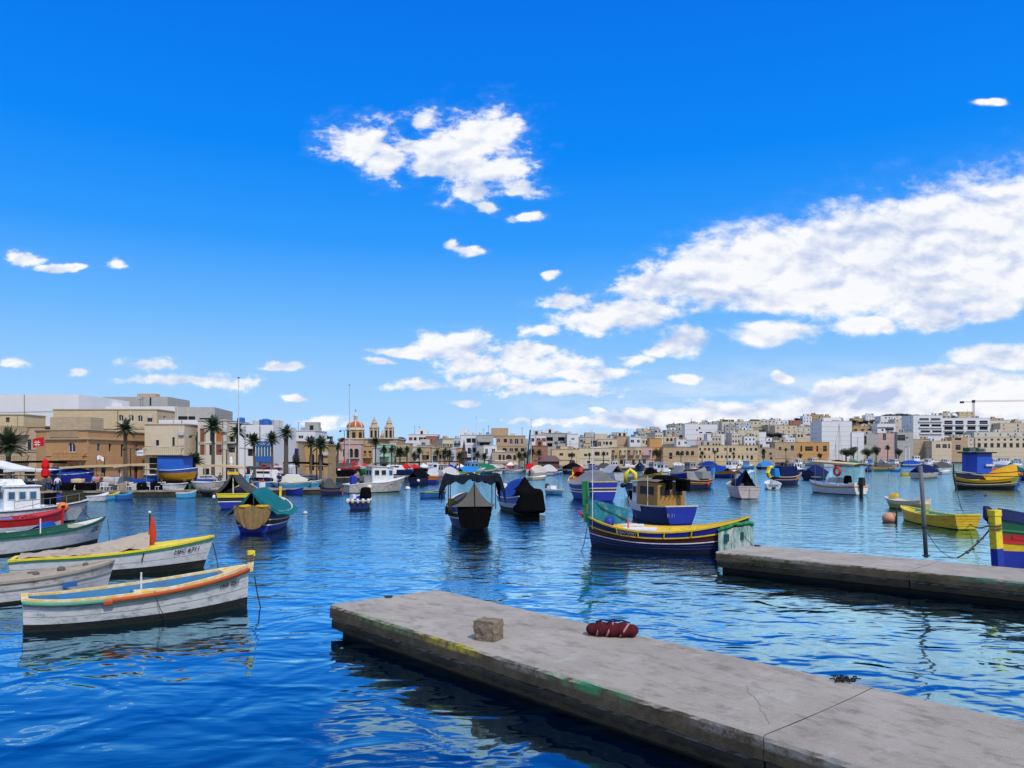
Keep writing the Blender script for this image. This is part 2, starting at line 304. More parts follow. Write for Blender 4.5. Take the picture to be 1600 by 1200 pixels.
# ---------------------------------------------------------------- water
def make_water():
    m = bpy.data.materials.new('harbour_water'); m.use_nodes = True; nt = m.node_tree; N = nt.nodes.new; L = nt.links.new
    nt.nodes.remove(nt.nodes['Principled BSDF']); out = nt.nodes['Material Output']
    dif = N('ShaderNodeBsdfDiffuse'); dif.inputs[0].default_value = (0, .004, .016, 1); glo = N('ShaderNodeBsdfGlossy'); glo.inputs['Color'].default_value = (.48, .81, .98, 1); glo.inputs['Roughness'].default_value = .035
    fre = N('ShaderNodeFresnel'); fre.inputs[0].default_value = 1.68; mxs = N('ShaderNodeMixShader'); fm = N('ShaderNodeMath'); fm.operation = 'MULTIPLY'; fm.use_clamp = True; fm.inputs[1].default_value = 2.15; L(fre.outputs[0], fm.inputs[0]); L(fm.outputs[0], mxs.inputs[0]); L(dif.outputs[0], mxs.inputs[1]); L(glo.outputs[0], mxs.inputs[2]); L(mxs.outputs[0], out.inputs[0])
    tc = N('ShaderNodeTexCoord'); g = tc.outputs['Object']
    def nz(scale, det, st, rot=0, dist=0.0, rough=.5):
        mp = N('ShaderNodeMapping'); L(g, mp.inputs[0]); mp.inputs['Scale'].default_value = st; mp.inputs['Rotation'].default_value = (0, 0, rot)
        n = N('ShaderNodeTexNoise'); L(mp.outputs[0], n.inputs['Vector']); n.inputs['Scale'].default_value = scale; n.inputs['Detail'].default_value = det
        n.inputs['Roughness'].default_value = rough; n.inputs['Distortion'].default_value = dist; return n.outputs[0]
    def mth(op, a, c, c3=None):
        n = N('ShaderNodeMath'); n.operation = op
        for i, q in enumerate((a, c, c3)):
            if q is None: continue
            if isinstance(q, (int, float)): n.inputs[i].default_value = q
            else: L(q, n.inputs[i])
        return n.outputs[0]
    # distance from the sheltered water by the jetties: calm there, wind ripples further out
    sp = N('ShaderNodeSeparateXYZ'); L(g, sp.inputs[0])
    mr = N('ShaderNodeMapRange'); L(sp.outputs[1], mr.inputs[0]); mr.inputs[1].default_value = 14; mr.inputs[2].default_value = 48; mr.interpolation_type = 'SMOOTHSTEP'
    far = mr.outputs[0]
    big = nz(.55, 2, (1, 1.2, 1), .3, .6); mid = nz(1.5, 2, (.7, 1.6, 1), -.2, .4); fine = nz(2.6, 4, (.65, 1.6, 1), .15, .3); patch = nz(.06, 2, (1, 2.2, 1))
    pm = N('ShaderNodeMapRange'); L(patch, pm.inputs[0]); pm.inputs[1].default_value = .35; pm.inputs[2].default_value = .65; pm.inputs[3].default_value = .45; pm.inputs[4].default_value = 1.25
    hgt = mth('ADD', mth('MULTIPLY', big, .10), mth('MULTIPLY', mid, mth('MULTIPLY_ADD', far, .018, .012)))
    hgt = mth('ADD', hgt, mth('MULTIPLY', mth('MULTIPLY', fine, mth('MULTIPLY_ADD', far, .027, .0008)), pm.outputs[0]))
    bp = N('ShaderNodeBump'); bp.inputs['Strength'].default_value = 1; bp.inputs['Distance'].default_value = 1; L(hgt, bp.inputs['Height'])
    for n_ in (dif, glo, fre): L(bp.outputs[0], n_.inputs['Normal'])
    mb = MB(); mb.add([(-900, -60, 0), (1600, -60, 0), (1600, 1500, 0), (-900, 1500, 0)], [(0, 1, 2, 3)])
    kind(mb.build('water', m), 'structure')
make_water()

# ---------------------------------------------------------------- land
QZ = .6
SH = [(-700, 78), (-300, 79), (130, 85.6), (270, 88), (505, 94), (506.5, 142), (620, 146), (700, 163), (760, 214), (880, 232), (1100, 278), (1200, 347), (1300, 470), (1600, 505), (2600, 540)]
HILL = [(-700, 712), (300, 710), (850, 704), (930, 697), (1000, 681), (1060, 672), (1150, 667), (1250, 660), (1330, 661), (1400, 657), (1480, 656), (1560, 662), (1650, 668), (2600, 690)]
def DS(px): return interp(SH, px)
def TZ(px, D):
    d0 = DS(px); f = max(0, min(1, (D - d0 - 45) / 300)); top = interp(HILL, px); Dt = d0 + 345
    zt = max(QZ, H + (HZ - top) * Dt / K - QZ); return QZ + (zt - QZ) * f * (.85 + .15 * f)
def make_land():
    pxs = [-700, -500, -300, -150, 0, 65, 130, 200, 270, 350, 430, 480, 505, 506.5, 540, 580, 620, 660, 700, 730, 760, 800, 840, 880] + list(range(920, 1701, 30)) + [1800, 2000, 2300, 2600]
    offs = [0, 8, 20, 45, 75, 105, 135, 165, 195, 225, 255, 285, 315, 345, 420, 600, 1000]
    rows = []
    for o in offs:
        r = []
        for px in pxs:
            D = DS(px) + o; z = TZ(px, D)
            if o > 60 and z > 3: z += 1.2 * noise.noise(Vector((px * .03, D * .02, 0)))
            if o > 345: z *= max(.2, 1 - (o - 345) / 500)
            r.append((X_of(px, D), D, z))
        rows.append(r)
    m = M('scrub_ground', (.13, .105, .06), rough=.95, var=.45, sc=.06, dirt=(.05, .065, .025), dsc=.05, damt=.7)
    kind(MB().grid(rows).build('hillside_ground', m), 'structure')
    # paved quay edge, its own strip 4 cm proud of the ground, and its wall down into the water
    qm = M('quay_paving', (.30, .27, .23), rough=.9, var=.25, sc=.5, dirt=(.12, .11, .09), dsc=.8, damt=.5)
    qw = M('quay_wall_stone', (.045, .042, .033), rough=.95, var=.5, sc=1.2, dirt=(.015, .02, .015), dsc=1.5, damt=.8)
    a = [(X_of(px, DS(px)), DS(px), QZ + .04) for px in pxs]; bk = [(X_of(px, DS(px) + 30), DS(px) + 30, QZ + .05) for px in pxs]
    kind(MB().grid([a, bk]).build('quay_pavement', qm), 'structure')
    lo = [(q[0], q[1] - .02, -1) for q in a]; hi = [(q[0], q[1] - .02, QZ + .04) for q in a]; cop0 = [(q[0], q[1] - .12, QZ - .12) for q in a]; cop1 = [(q[0], q[1] - .12, QZ + .10) for q in a]; cop2 = [(q[0], q[1] + .4, QZ + .10) for q in a]
    kind(MB().grid([lo, hi]).build('quay_wall', qw), 'structure')
    kind(MB().grid([cop0, cop1, cop2]).build('quay_coping', qm), 'structure')
make_land()

# ---------------------------------------------------------------- the two concrete jetties
def conc(name, side, length):
    m = bpy.data.materials.new(name); m.use_nodes = True; nt = m.node_tree; N = nt.nodes.new; L = nt.links.new
    b = nt.nodes['Principled BSDF']; b.inputs['Roughness'].default_value = .93; b.inputs['Specular IOR Level'].default_value = .2
    tc = N('ShaderNodeTexCoord'); g = tc.outputs['Object']
    def nz(scale, det, st=(1, 1, 1), rough=.6, rot=0):
        mp = N('ShaderNodeMapping'); L(g, mp.inputs[0]); mp.inputs['Scale'].default_value = st; mp.inputs['Rotation'].default_value = (0, 0, rot)
        n = N('ShaderNodeTexNoise'); L(mp.outputs[0], n.inputs['Vector']); n.inputs['Scale'].default_value = scale; n.inputs['Detail'].default_value = det; n.inputs['Roughness'].default_value = rough; return n.outputs[0]
    def mr(v, a, c, d=0, e=1):
        n = N('ShaderNodeMapRange'); L(v, n.inputs[0])
        for i, q in enumerate((a, c, d, e)): n.inputs[i + 1].default_value = q
        return n.outputs[0]
    def mul(a, c, op='MULTIPLY'):
        n = N('ShaderNodeMath'); n.operation = op; n.use_clamp = True
        for i, q in enumerate((a, c)):
            if isinstance(q, (int, float)): n.inputs[i].default_value = q
            else: L(q, n.inputs[i])
        return n.outputs[0]
    def mix(f, a, c, bt='MIX'):
        n = N('ShaderNodeMix'); n.data_type = 'RGBA'; n.blend_type = bt
        for s_, v in ((n.inputs[0], f), (n.inputs[6], a), (n.inputs[7], c)):
            if isinstance(v, (int, float, tuple)): s_.default_value = v
            else: L(v, s_)
        return n.outputs[2]
    col = mix(nz(.5, 7, rough=.7), (.20, .178, .145, 1), (.52, .48, .42, 1))
    col = mix(mr(nz(1.3, 9, (1, 2.0, 1), .74, .7), .5, .66, 0, .55), col, (.10, .088, .075, 1))        # trowel and drag streaks
    col = mix(mr(nz(28, 5), .62, .72, 0, .5), col, (.50, .48, .45, 1)); col = mix(mr(nz(45, 3), .64, .7, 0, .55), col, (.07, .065, .06, 1))
    col = mix(mr(nz(.9, 5, (3, 1, 1)), .58, .7, 0, .35), col, (.46, .45, .43, 1))
    spn = N('ShaderNodeSeparateXYZ'); L(g, spn.inputs[0]); X, Y, Z = spn.outputs
    # sides: algae and grime below the edge, painted shade lower down
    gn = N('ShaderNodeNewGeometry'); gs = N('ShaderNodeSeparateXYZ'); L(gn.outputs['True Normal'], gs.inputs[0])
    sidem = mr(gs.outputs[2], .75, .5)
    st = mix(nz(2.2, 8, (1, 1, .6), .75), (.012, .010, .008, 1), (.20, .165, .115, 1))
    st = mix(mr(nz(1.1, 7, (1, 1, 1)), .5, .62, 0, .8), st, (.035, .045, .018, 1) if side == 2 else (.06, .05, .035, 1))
    st = mix(mr(Z, .42, .26, 0, .85), st, (.02, .02, .015, 1))  # lower sides blackened: shade beneath the slab put into the colour
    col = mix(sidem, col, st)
    # old paint along the upper edge (real paint patches)
    def patch(x0, x1, c, n_, z0=.58, ymax=.14):
        mk = mul(mul(mr(X, x0, x0 + .5), mr(X, x1, x1 - .5)), mul(mr(Z, z0, z0 + .06), mr(Y, ymax, ymax - .1)))
        return mul(mk, mr(nz(n_, 6, rough=.75), .40, .56, 0, .8)), c
    pats = [(1.2, 4.1, (.13, .24, .12, 1), 3.1), (3.9, 6.3, (.44, .38, .03, 1), 3.7), (7.9, 10.2, (.03, .24, .11, 1), 2.6), (6.5, 8.2, (.26, .27, .25, 1), 5), (11, 17, (.25, .25, .24, 1), 4)] if side == 1 else [(8.6, 14.5, (.05, .20, .15, 1), 2.9), (1, 5, (.24, .24, .22, 1), 4)]
    for x0, x1, c, n_ in pats:
        f, c = patch(x0, x1, c, n_); col = mix(f, col, c)
    L(col, b.inputs['Base Color'])
    bp = N('ShaderNodeBump'); bp.inputs['Strength'].default_value = .7; bp.inputs['Distance'].default_value = .03
    hh = N('ShaderNodeMath'); hh.operation = 'ADD'; L(nz(30, 8, rough=.7), hh.inputs[0]); L(nz(3, 6, (1, 4, 1)), hh.inputs[1]); L(hh.outputs[0], bp.inputs['Height']); L(bp.outputs[0], b.inputs['Normal'])
    return m
DZ = .77
def slab_mesh(x0, x1, w, mat, z0=.52, z1=DZ, inset=0, seed=0, amp=1):
    """a worn slab swept along x with chipped edges"""
    n = max(3, int((x1 - x0) / .12)); rows = []
    for i in range(n + 1):
        x = x0 + (x1 - x0) * i / n
        def j(k, a): return .45 * amp * a * noise.noise(Vector((x * .9 + seed, k * 5.1, seed))) + amp * a * .5 * noise.noise(Vector((x * 6 + seed, k * 3.3, 7)))
        pr = [(inset + j(1, .05), z0 + j(2, .05)), (inset + j(3, .025), (z0 + z1) / 2), (inset + .01 + j(4, .06), z1 - .06 + j(5, .05)), (inset + .045 + j(6, .07), z1 - .014), (inset + .12, z1),
              (w * .25, z1 + j(13, .004)), (w * .5, z1 + j(12, .006)), (w * .75, z1 + j(14, .004)), (w - inset - .12, z1), (w - inset - .04 + j(7, .02), z1 - .012), (w - inset + j(8, .02), z1 - .06), (w - inset + j(9, .03), z0 + j(10, .04))]
        xx = x
        rows.append([(xx + (.02 * math.sin(k * 1.3) if i in (0, n) else 0), y, z) for k, (y, z) in enumerate(pr)])
    mb = MB(); mb.grid(rows, closed=True); k = len(rows[0]); mb.f += [tuple(range(k)), tuple(n * k + q for q in range(k - 1, -1, -1))]; mb.mi += [0, 0]
    return mb
def jetty(name_label, A, dirv, w, length, side, joints, cat='jetty'):
    rz = math.atan2(dirv[1], dirv[0]); t = thing('concrete_jetty', name_label, cat, (A[0], A[1], 0), rz)
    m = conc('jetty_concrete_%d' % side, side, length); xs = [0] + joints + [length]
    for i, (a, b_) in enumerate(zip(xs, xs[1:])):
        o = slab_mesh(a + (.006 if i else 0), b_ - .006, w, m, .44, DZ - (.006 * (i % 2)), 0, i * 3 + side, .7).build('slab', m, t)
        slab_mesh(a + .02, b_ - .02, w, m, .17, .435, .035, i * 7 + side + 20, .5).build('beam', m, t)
    dk = M('shaded_concrete', (.012, .012, .010), rough=.8, var=.5, sc=2)  # near-black colour paints the shade of the void under the slab
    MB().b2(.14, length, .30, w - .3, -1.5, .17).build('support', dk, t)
    return t
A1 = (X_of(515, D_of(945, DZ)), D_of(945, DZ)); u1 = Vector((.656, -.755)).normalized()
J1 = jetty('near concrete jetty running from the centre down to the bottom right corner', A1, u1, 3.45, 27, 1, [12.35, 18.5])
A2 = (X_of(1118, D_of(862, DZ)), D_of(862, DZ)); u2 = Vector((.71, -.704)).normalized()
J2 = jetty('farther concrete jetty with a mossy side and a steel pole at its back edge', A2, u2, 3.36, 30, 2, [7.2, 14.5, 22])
# local frame: y axis is to the left of the direction, i.e. the far side
def on_j(A, u, px, py, z=DZ): return W(px, py, z)
# ---------------------------------------------------------------- buildings
shutter = dict(g=P('green_shutter', (.03, .12, .07)), b=P('blue_shutter', (.02, .10, .30)), br=P('brown_shutter', (.28, .09, .04)), w=white, r=P('red_shutter', (.35, .03, .03)), k=black, or_=P('orange_shutter', (.55, .16, .03)))
_win = {}
_box_open = MB().box((0, 0, 0), (.9, .06, 1.6)).mesh('opening', black)
def window_meshes(w, h, kind_):
    key = (round(w, 1), round(h, 1), kind_)
    if key in _win: return _win[key]
    w, h = max(.3, key[0]), max(.3, key[1]); f = MB(); p = MB()
    fr = white if kind_ in 'wa' else shutter.get(kind_[1:], brown) if len(kind_) > 1 else brown
    t = .07
    f.b2(-w / 2, w / 2, 0, .06, 0, t); f.b2(-w / 2, w / 2, 0, .06, h - t, h); f.b2(-w / 2, -w / 2 + t, 0, .06, t, h - t); f.b2(w / 2 - t, w / 2, 0, .06, t, h - t)
    if w > .7: f.b2(-t / 2, t / 2, .005, .055, t, h - t)
    if kind_[0] == 's': # louvred shutters closed over the pane
        for i in range(int(h / .16)): f.b2(-w / 2 + t, w / 2 - t, .02, .045, t + i * .16, t + i * .16 + .12)
    p.b2(-w / 2 + .01, w / 2 - .01, .07, .10, .01, h - .01)
    pm = black if kind_[0] == 'o' else glass
    _win[key] = (f.mesh('window', fr) if kind_[0] != 'o' else None, p.mesh('pane', pm)); return _win[key]
def building(label, pts, ztop, wall, z0, depth=10, ops=None, balc=None, cat='house', cornice=True, name='house', tanks=0, roofbox=None, par=.6, coping=None, detail=1, group=None, extra=None, seed=0, sideops=0):
    """pts: front wall polyline (world x, y) left to right; ops: list of (segment, s, z, w, h, kind)"""
    rnd = random.Random(seed or hash(label) % 9999 if False else sum(map(ord, label)))
    P0, P1 = Vector(pts[0]), Vector(pts[-1]); c = (P0 + P1) / 2; t = thing(name, label, cat, (c.x, c.y, z0), 0, group)
    loc = [(p[0] - c.x, p[1] - c.y) for p in pts]; hz = ztop - z0
    d = (P1 - P0).normalized(); nb = Vector((-d.y, d.x))
    if nb.y < 0: nb = -nb
    bk = [(loc[-1][0] + nb.x * depth, loc[-1][1] + nb.y * depth), (loc[0][0] + nb.x * depth, loc[0][1] + nb.y * depth)]
    ring = loc + bk; n = len(ring); mb = MB(); wn = []
    for i in range(n):
        a, b = Vector(ring[i]), Vector(ring[(i + 1) % n]); Ls = (b - a).length; u = (b - a) / Ls; inn = Vector((-u.y, u.x))
        o = [q for q in (ops or []) if q[0] == i]; rc = []
        for (_, s, z, w, h, k) in o:
            z -= z0; s0, s1, y0, y1 = max(.05, s - w / 2), min(Ls - .05, s + w / 2), max(.02, z - h / 2), min(hz - .15, z + h / 2)
            if s1 - s0 > .2 and y1 - y0 > .2 and not any(s0 < r[1] + .02 and s1 > r[0] - .02 and y0 < r[3] + .02 and y1 > r[2] - .02 for r in rc): rc.append((s0, s1, y0, y1, k))
        xs = sorted({0, Ls, *[r[0] for r in rc], *[r[1] for r in rc]}); zs = sorted({0, hz, *[r[2] for r in rc], *[r[3] for r in rc]})
        def pt(s, z, dd=0): q = a + u * s + inn * dd; return (q.x, q.y, z)
        for x0, x1 in zip(xs, xs[1:]):
            for y0, y1 in zip(zs, zs[1:]):
                mx, my = (x0 + x1) / 2, (y0 + y1) / 2
                if not any(r[0] < mx < r[1] and r[2] < my < r[3] for r in rc): mb.add([pt(x0, y0), pt(x1, y0), pt(x1, y1), pt(x0, y1)], [(0, 1, 2, 3)])
        for s0, s1, y0, y1, k in rc:
            dp = .9 if k == 'loggia' else .22
            mb.add([pt(s0, y0), pt(s1, y0), pt(s1, y1), pt(s0, y1), pt(s0, y0, dp), pt(s1, y0, dp), pt(s1, y1, dp), pt(s0, y1, dp)], [(0, 1, 5, 4), (1, 2, 6, 5), (2, 3, 7, 6), (3, 0, 4, 7)])
            if k == 'a' or k == 'oa':      # arched head: fill the two spandrels
                w = s1 - s0; r = w / 2; cz = y1 - r
                for sg in (-1, 1):
                    cs = (s0 + s1) / 2; vs = [pt(cs + sg * r, y1, .01)] + [pt(cs + sg * r * math.cos(g * math.pi / 10), cz + r * math.sin(g * math.pi / 10), .01) for g in range(0, 6)]
                    mb.add(vs, [(0, j, j + 1) if sg > 0 else (0, j + 1, j) for j in range(1, 6)])
            wn.append((pt((s0 + s1) / 2, y0, dp - .12 if k != 'loggia' else dp - .1), math.atan2(u.y, u.x), s1 - s0, y1 - y0, k))
    mb.build('wall', wall, t)
    rf = MB(); rz_ = hz - par; rf.add([(x, y, rz_) for x, y in ring], [tuple(range(n))]); rfo = rf.build('roof', M('roof_screed', (.45, .43, .40), rough=.9, var=.2, sc=.5), t)
    if cornice:
        cm = coping or wall; cb = MB()
        for i in range(n):
            a, b = Vector(ring[i]), Vector(ring[(i + 1) % n]); mid = (a + b) / 2; Ls = (b - a).length; g = math.atan2(b.y - a.y, b.x - a.x)
            cb.box((mid.x, mid.y, hz + .06), (Ls + (.24 if i % 2 == 0 else -.26), .28, .14), g)
        cb.build('parapet_coping', cm, t)
    for (l, g, w, h, k) in wn:
        if k == 'loggia' and w > 1.6:
            fm, pm = window_meshes(w * .7, h * .8, 'o')
        else: fm, pm = window_meshes(w, h, 'w' if k in ('a', 'loggia') else 'o' if k == 'oa' else k)
        if fm:
            wo = put('window', fm, t, l, g); put('pane', pm, wo)
        else: put('window', pm, t, l, g)
    for (i, s0, s1, z, style) in (balc or []):
        a, b = Vector(ring[i]), Vector(ring[i + 1]); u = (b - a).normalized(); out = Vector((u.y, -u.x)); mid = a + u * (s0 + s1) / 2 + out * .5; g = math.atan2(u.y, u.x); bb = MB(); wd = s1 - s0
        bb.box((0, -.0, 0), (wd, 1, .16)); bo = bb.build('balcony', wall, t); bo.location = (mid.x, mid.y, z - z0); bo.rotation_euler = (0, 0, g)
        rb = MB()
        if style == 'stone':
            rb.b2(-wd / 2, wd / 2, -.5, -.36, .85, .98); m_ = max(2, int(wd / .3))
            for j in range(m_ + 1): rb.box((-wd / 2 + wd * j / m_, -.43, .465), (.12 if j % 5 else .2, .12, .77))
            rb.b2(-wd / 2 + .01, -wd / 2 + .13, -.35, .49, .85, .98); rb.b2(wd / 2 - .13, wd / 2 - .01, -.35, .49, .85, .98)
            rb.build('balustrade', wall, bo)
        elif style == 'solid':
            rb.b2(-wd / 2, wd / 2, -.5, -.4, .08, .95); rb.b2(-wd / 2, -wd / 2 + .1, -.39, .49, .08, .95); rb.b2(wd / 2 - .1, wd / 2, -.39, .49, .08, .95); rb.build('parapet', wall, bo)
        else:
            rb.tube([(-wd / 2, -.45, .95), (wd / 2, -.45, .95)], .03, 5)
            for j in range(int(wd / .22) + 1): rb.tube([(-wd / 2 + j * .22, -.45, .08), (-wd / 2 + j * .22, -.45, .95)], .014, 4)
            rb.build('railing', dsteel if style == 'iron' else steel, bo)
    if detail:
        cx, cy = sum(p[0] for p in ring) / n, sum(p[1] for p in ring) / n; Lw = (P1 - P0).length
        if roofbox:
            fx, wd, hh, colr = roofbox; q = Vector(loc[0]) + (Vector(loc[-1]) - Vector(loc[0])) * fx + nb * depth * .45
            MB().b2(q.x - wd / 2, q.x + wd / 2, q.y - 1.6, q.y + 1.8, rz_ + .01, rz_ + hh).build('stair_head', colr or wall, t)
        for j in range(tanks):
            q = Vector(loc[0]) + (Vector(loc[-1]) - Vector(loc[0])) * rnd.uniform(.12, .88) + nb * depth * rnd.uniform(.15, .5); tb = MB(); s_ = rnd.uniform(.5, .7)
            tb.lathe([(.001, 0), (s_, 0), (s_, 1.1), (s_ * .8, 1.25), (.001, 1.3)], 10, (q.x, q.y, rz_ + .35)); tb.box((q.x, q.y, rz_ + .18), (1.1, 1.1, .33)); tb.build('water_tank', rnd.choice([mblue, white_g, lgrey, grey]), t)
    Lw2 = (P1 - P0).length; nfl = int((hz - 1.2) / 3.2)
    if nfl >= 1 and cornice and P0.y > 100:      # thin floor ledges across the front, broken round nothing: they sit between the window rows
        lb_ = MB()
        for f_ in range(1, nfl + 1):
            z = hz - par - .28 - f_ * 3.2 + .62
            if z < 1.5: continue
            for i in range(1):
                a, b = Vector(loc[i]), Vector(loc[i + 1]); u = (b - a).normalized(); mid = (a + b) / 2 + Vector((u.y, -u.x)) * .05
                lb_.box((mid.x, mid.y, z), ((b - a).length - .02, .1, .12), math.atan2(u.y, u.x))
                lb_.build('floor_ledge', wall, t); lb_ = MB()
    if detail and P0.y > 155 and Lw2 > 5:
        for j in range(rnd.choice([1, 2, 2, 3])):
            fx = rnd.uniform(.1, .9); q = Vector(loc[0]) + (Vector(loc[-1]) - Vector(loc[0])) * fx + nb * depth * rnd.uniform(.3, .75); w_ = rnd.uniform(1.6, min(5, Lw2 * .45)); h_ = rnd.choice([1.0, 1.5, 2.4, 2.6]); e_ = w_ / 2
            x0_, x1_ = max(min(loc[0][0], loc[-1][0]) + .2, q.x - e_), min(max(loc[0][0], loc[-1][0]) - .2, q.x + e_)
            if x1_ - x0_ < .8: continue
            o_ = MB().b2(x0_, x1_, q.y - 1.1 - j * .07, q.y + 1.1, hz - par + .012 * (j + 2), hz - par + h_ + j * .13).build('rooftop_room', rnd.choice([wall, WC['W'], WC['V'], WC['G'], WC['T']]), t)
            if h_ > 2: put('opening', _box_open, o_, (x0_ + (x1_ - x0_) * .5, q.y - 1.13 - j * .07, hz - par + 1.25))
        for j in range(rnd.choice([0, 1, 2])):
            q = Vector(loc[0]) + (Vector(loc[-1]) - Vector(loc[0])) * rnd.uniform(.1, .9) + nb * 2; hh = rnd.uniform(1.5, 3.4); MB().tube([(q.x, q.y, hz - par), (q.x, q.y, hz + hh)], .06, 4).box((q.x, q.y, hz + hh - .2), (1.1, .06, .06)).build('aerial', dsteel, t)
    if detail and P0.y < 156 and len(pts) == 2:
        for j in range(2):
            sx = rnd.uniform(.06, .94); q = Vector(loc[0]) + (Vector(loc[-1]) - Vector(loc[0])) * sx; MB().tube([(q.x, q.y - .08, .2), (q.x, q.y - .08, hz - .1)], .05, 5).build('drainpipe', rnd.choice([grey, brown, ivory]), t)
        for j in range(rnd.choice([0, 1])):
            q = Vector(loc[0]) + (Vector(loc[-1]) - Vector(loc[0])) * rnd.choice([.06, .94]); bev(MB().box((q.x, q.y - .2, hz - rnd.uniform(1.2, 1.6)), (.8, .32, .55)).build('air_conditioner', lgrey, t), .03)
        MB().tube([(loc[0][0], loc[0][1] - .06, hz - 3.3), ((loc[0][0] + loc[-1][0]) / 2, (loc[0][1] + loc[-1][1]) / 2 - .1, hz - 3.5), (loc[-1][0], loc[-1][1] - .06, hz - 3.2)], .025, 4).build('cable', dsteel, t)
    if extra: extra(t, ring, hz)
    return t
def solveD(px, ybot):
    d0 = DS(px) + 12; best = d0
    for i in range(0, 340, 3):
        D = d0 + i; py = HZ + (H - TZ(px, D)) * K / D; best = D
        if py <= ybot: break
    return best
def F(label, x0, x1, yt, where, col, floors=0, cols=0, wk='w', x2=None, dr=0, ww=1.0, wh=1.25, arch=0, fh=3.2, ops=(), balc=(), yaw=0, cat='house', name='house', zoff=0, **kw):
    """front from px x0 to x1, roof at row yt; where: row of its foot (<760 solves the distance) or ('D', distance)"""
    xm = (x0 + x1) / 2; D = where[1] if isinstance(where, tuple) else solveD(xm, where)
    z0 = TZ(xm, D) - .6 + zoff; zt = Z_of(yt, D); xa, xb = X_of(x0, D), X_of(x1, D); hw = (xb - xa) / 2; xc = (xa + xb) / 2
    if yaw: pts = [(xc - hw, D + hw * math.tan(R(yaw))), (xc + hw, D - hw * math.tan(R(yaw)))]
    else: pts = [(xa, D), (xb, D)]
    Ls = (Vector(pts[1]) - Vector(pts[0])).length; O = []
    rv = random.Random(sum(map(ord, label)) + 3)
    def addrow(z, n, w, h, k, a=0, b=1):
        for j in range(n):
            if rv.random() < .14: continue
            tall = rv.random() < .3; kk = k if k in ('a', 'oa') or rv.random() < .55 else rv.choice(['o', 'o', 'w', 'sg', 'sbr', 'wb'])
            O.append((0, Ls * (a + (b - a) * (j + .5) / n) + rv.uniform(-.25, .25), z - (.3 if tall else 0), w * rv.uniform(.85, 1.5), h + (.6 if tall else 0), kk))
    if cols:
        vis = zt - z0 - .6; nf = floors or max(1, int((vis - .5) / fh)); sp = Ls / cols
        w = min(ww, sp * .62)
        for fl in range(nf): addrow(zt - kw.get('par', .6) - .45 - wh / 2 - fl * fh, cols, w, wh, ('a' if arch else wk))
    dp_ = kw.get('depth', max(6, min(14, Ls * .8)))
    if kw.get('cornice', True) and dp_ > 7:       # openings on both flank walls
        for sg_ in (1, 3):
            for fl in range(max(1, int((zt - z0 - 1.5) / 3.2))):
                for fr in (.22, .5, .78):
                    if rv.random() < .62: O.append((sg_, dp_ * fr, zt - kw.get('par', .6) - 1.1 - fl * 3.2, .9, 1.35, rv.choice(['o', 'w', 'sbr', 'sg'])))
    for (px, py, wp, hp_, k) in ops: O.append((0, (px - x0) / (x1 - x0) * Ls, Z_of(py, D), wp * D / K, hp_ * D / K, k))
    Bc = [(0, (a - x0) / (x1 - x0) * Ls, (b - x0) / (x1 - x0) * Ls, Z_of(py, D), st) for (a, b, py, st) in balc]
    return building(label, pts, zt, WC[col] if isinstance(col, str) else col, z0, kw.pop('depth', max(6, min(14, Ls * .8))), O, Bc, cat, name=name, **kw)
concrete_g = WC['G']
# --- left side, near the viewer
F('huge blank white wall rising behind the old stone houses at the far left', -90, 123, 616, ('D', 150), 'W', depth=20, cat='building', name='warehouse', cornice=False)
F('small cream rooftop room over the balustrade at the far left edge', -40, 37, 648, ('D', 128), 'Y', depth=6, ops=[(12, 656, 6, 8, 's')])
F('old ochre terraced house with two balustraded balconies beside the flag', -110, 70, 667, ('D', 108), 'S', depth=16, coping=WC['O'], ops=[(20, 695, 8, 18, 'wb'), (45, 695, 8, 18, 'w'), (-30, 695, 8, 18, 'w'), (48, 744, 20, 14, 'o'), (10, 740, 26, 16, 'o')],
  balc=[(-100, 46, 679, 'stone'), (-60, 46, 722, 'stone')], cat='house')
def b4_extra(t, ring, hz):
    a, b = Vector(ring[0]), Vector(ring[1]); m = MB(); 
    for i in range(2):
        p, q = Vector(ring[i]), Vector(ring[i + 1]); u = (q - p).normalized(); L_ = (q - p).length; o = Vector((u.y, -u.x)); g = math.atan2(u.y, u.x)
        mid = (p + q) / 2 + o * .12; m.box((mid.x, mid.y, hz - 1.15), (L_ + .1, .3, .22), g); mid2 = (p + q) / 2 + o * .10; m.box((mid2.x, mid2.y, hz - 5.0), (L_ + .1, .26, .2), g)
    m.build('string_course', WC['S'], t)
    bl = MB(); u = (b - a).normalized(); g = math.atan2(u.y, u.x)
    for j in range(26):
        q = a + u * (.8 + j * .19); bl.box((q.x + u.y * .05, q.y - u.x * .05, hz - .52), (.1, .14, .8), g)
    bl.build('balustrade', WC['T'], t)
    p = a + u * 2.6; 
    MB().b2(p.x - 2.4, p.x + 3.2, p.y + 1.5, p.y + 5, hz - .6, hz + 1.9).build('rooftop_room', WC['S'], t)
dA, dB, dC = 107, 105, 121
pts = [(X_of(72, dA), dA), (X_of(137, dB), dB), (X_of(227, dC), dC)]
L1 = (Vector(pts[1]) - Vector(pts[0])).length; L2 = (Vector(pts[2]) - Vector(pts[1])).length
def s2(px):   # arc position on the receding face for a photo column
    a, b = Vector(pts[1]), Vector(pts[2]); k = (px - 800) / K; u = b - a; s_ = (k * a.y - a.x) / (u.x - k * u.y); return s_ * L2, a.y + u.y * s_
O4 = [(0, L1 * .62, Z_of(699, dA), 14 * dA / K, 15 * dA / K, 'a'), (0, L1 * .62, Z_of(731, dA), 12 * dA / K, 9 * dA / K, 'oa'), (0, L1 * .78, Z_of(745, dA), 1.2, 1.3, 'o')]
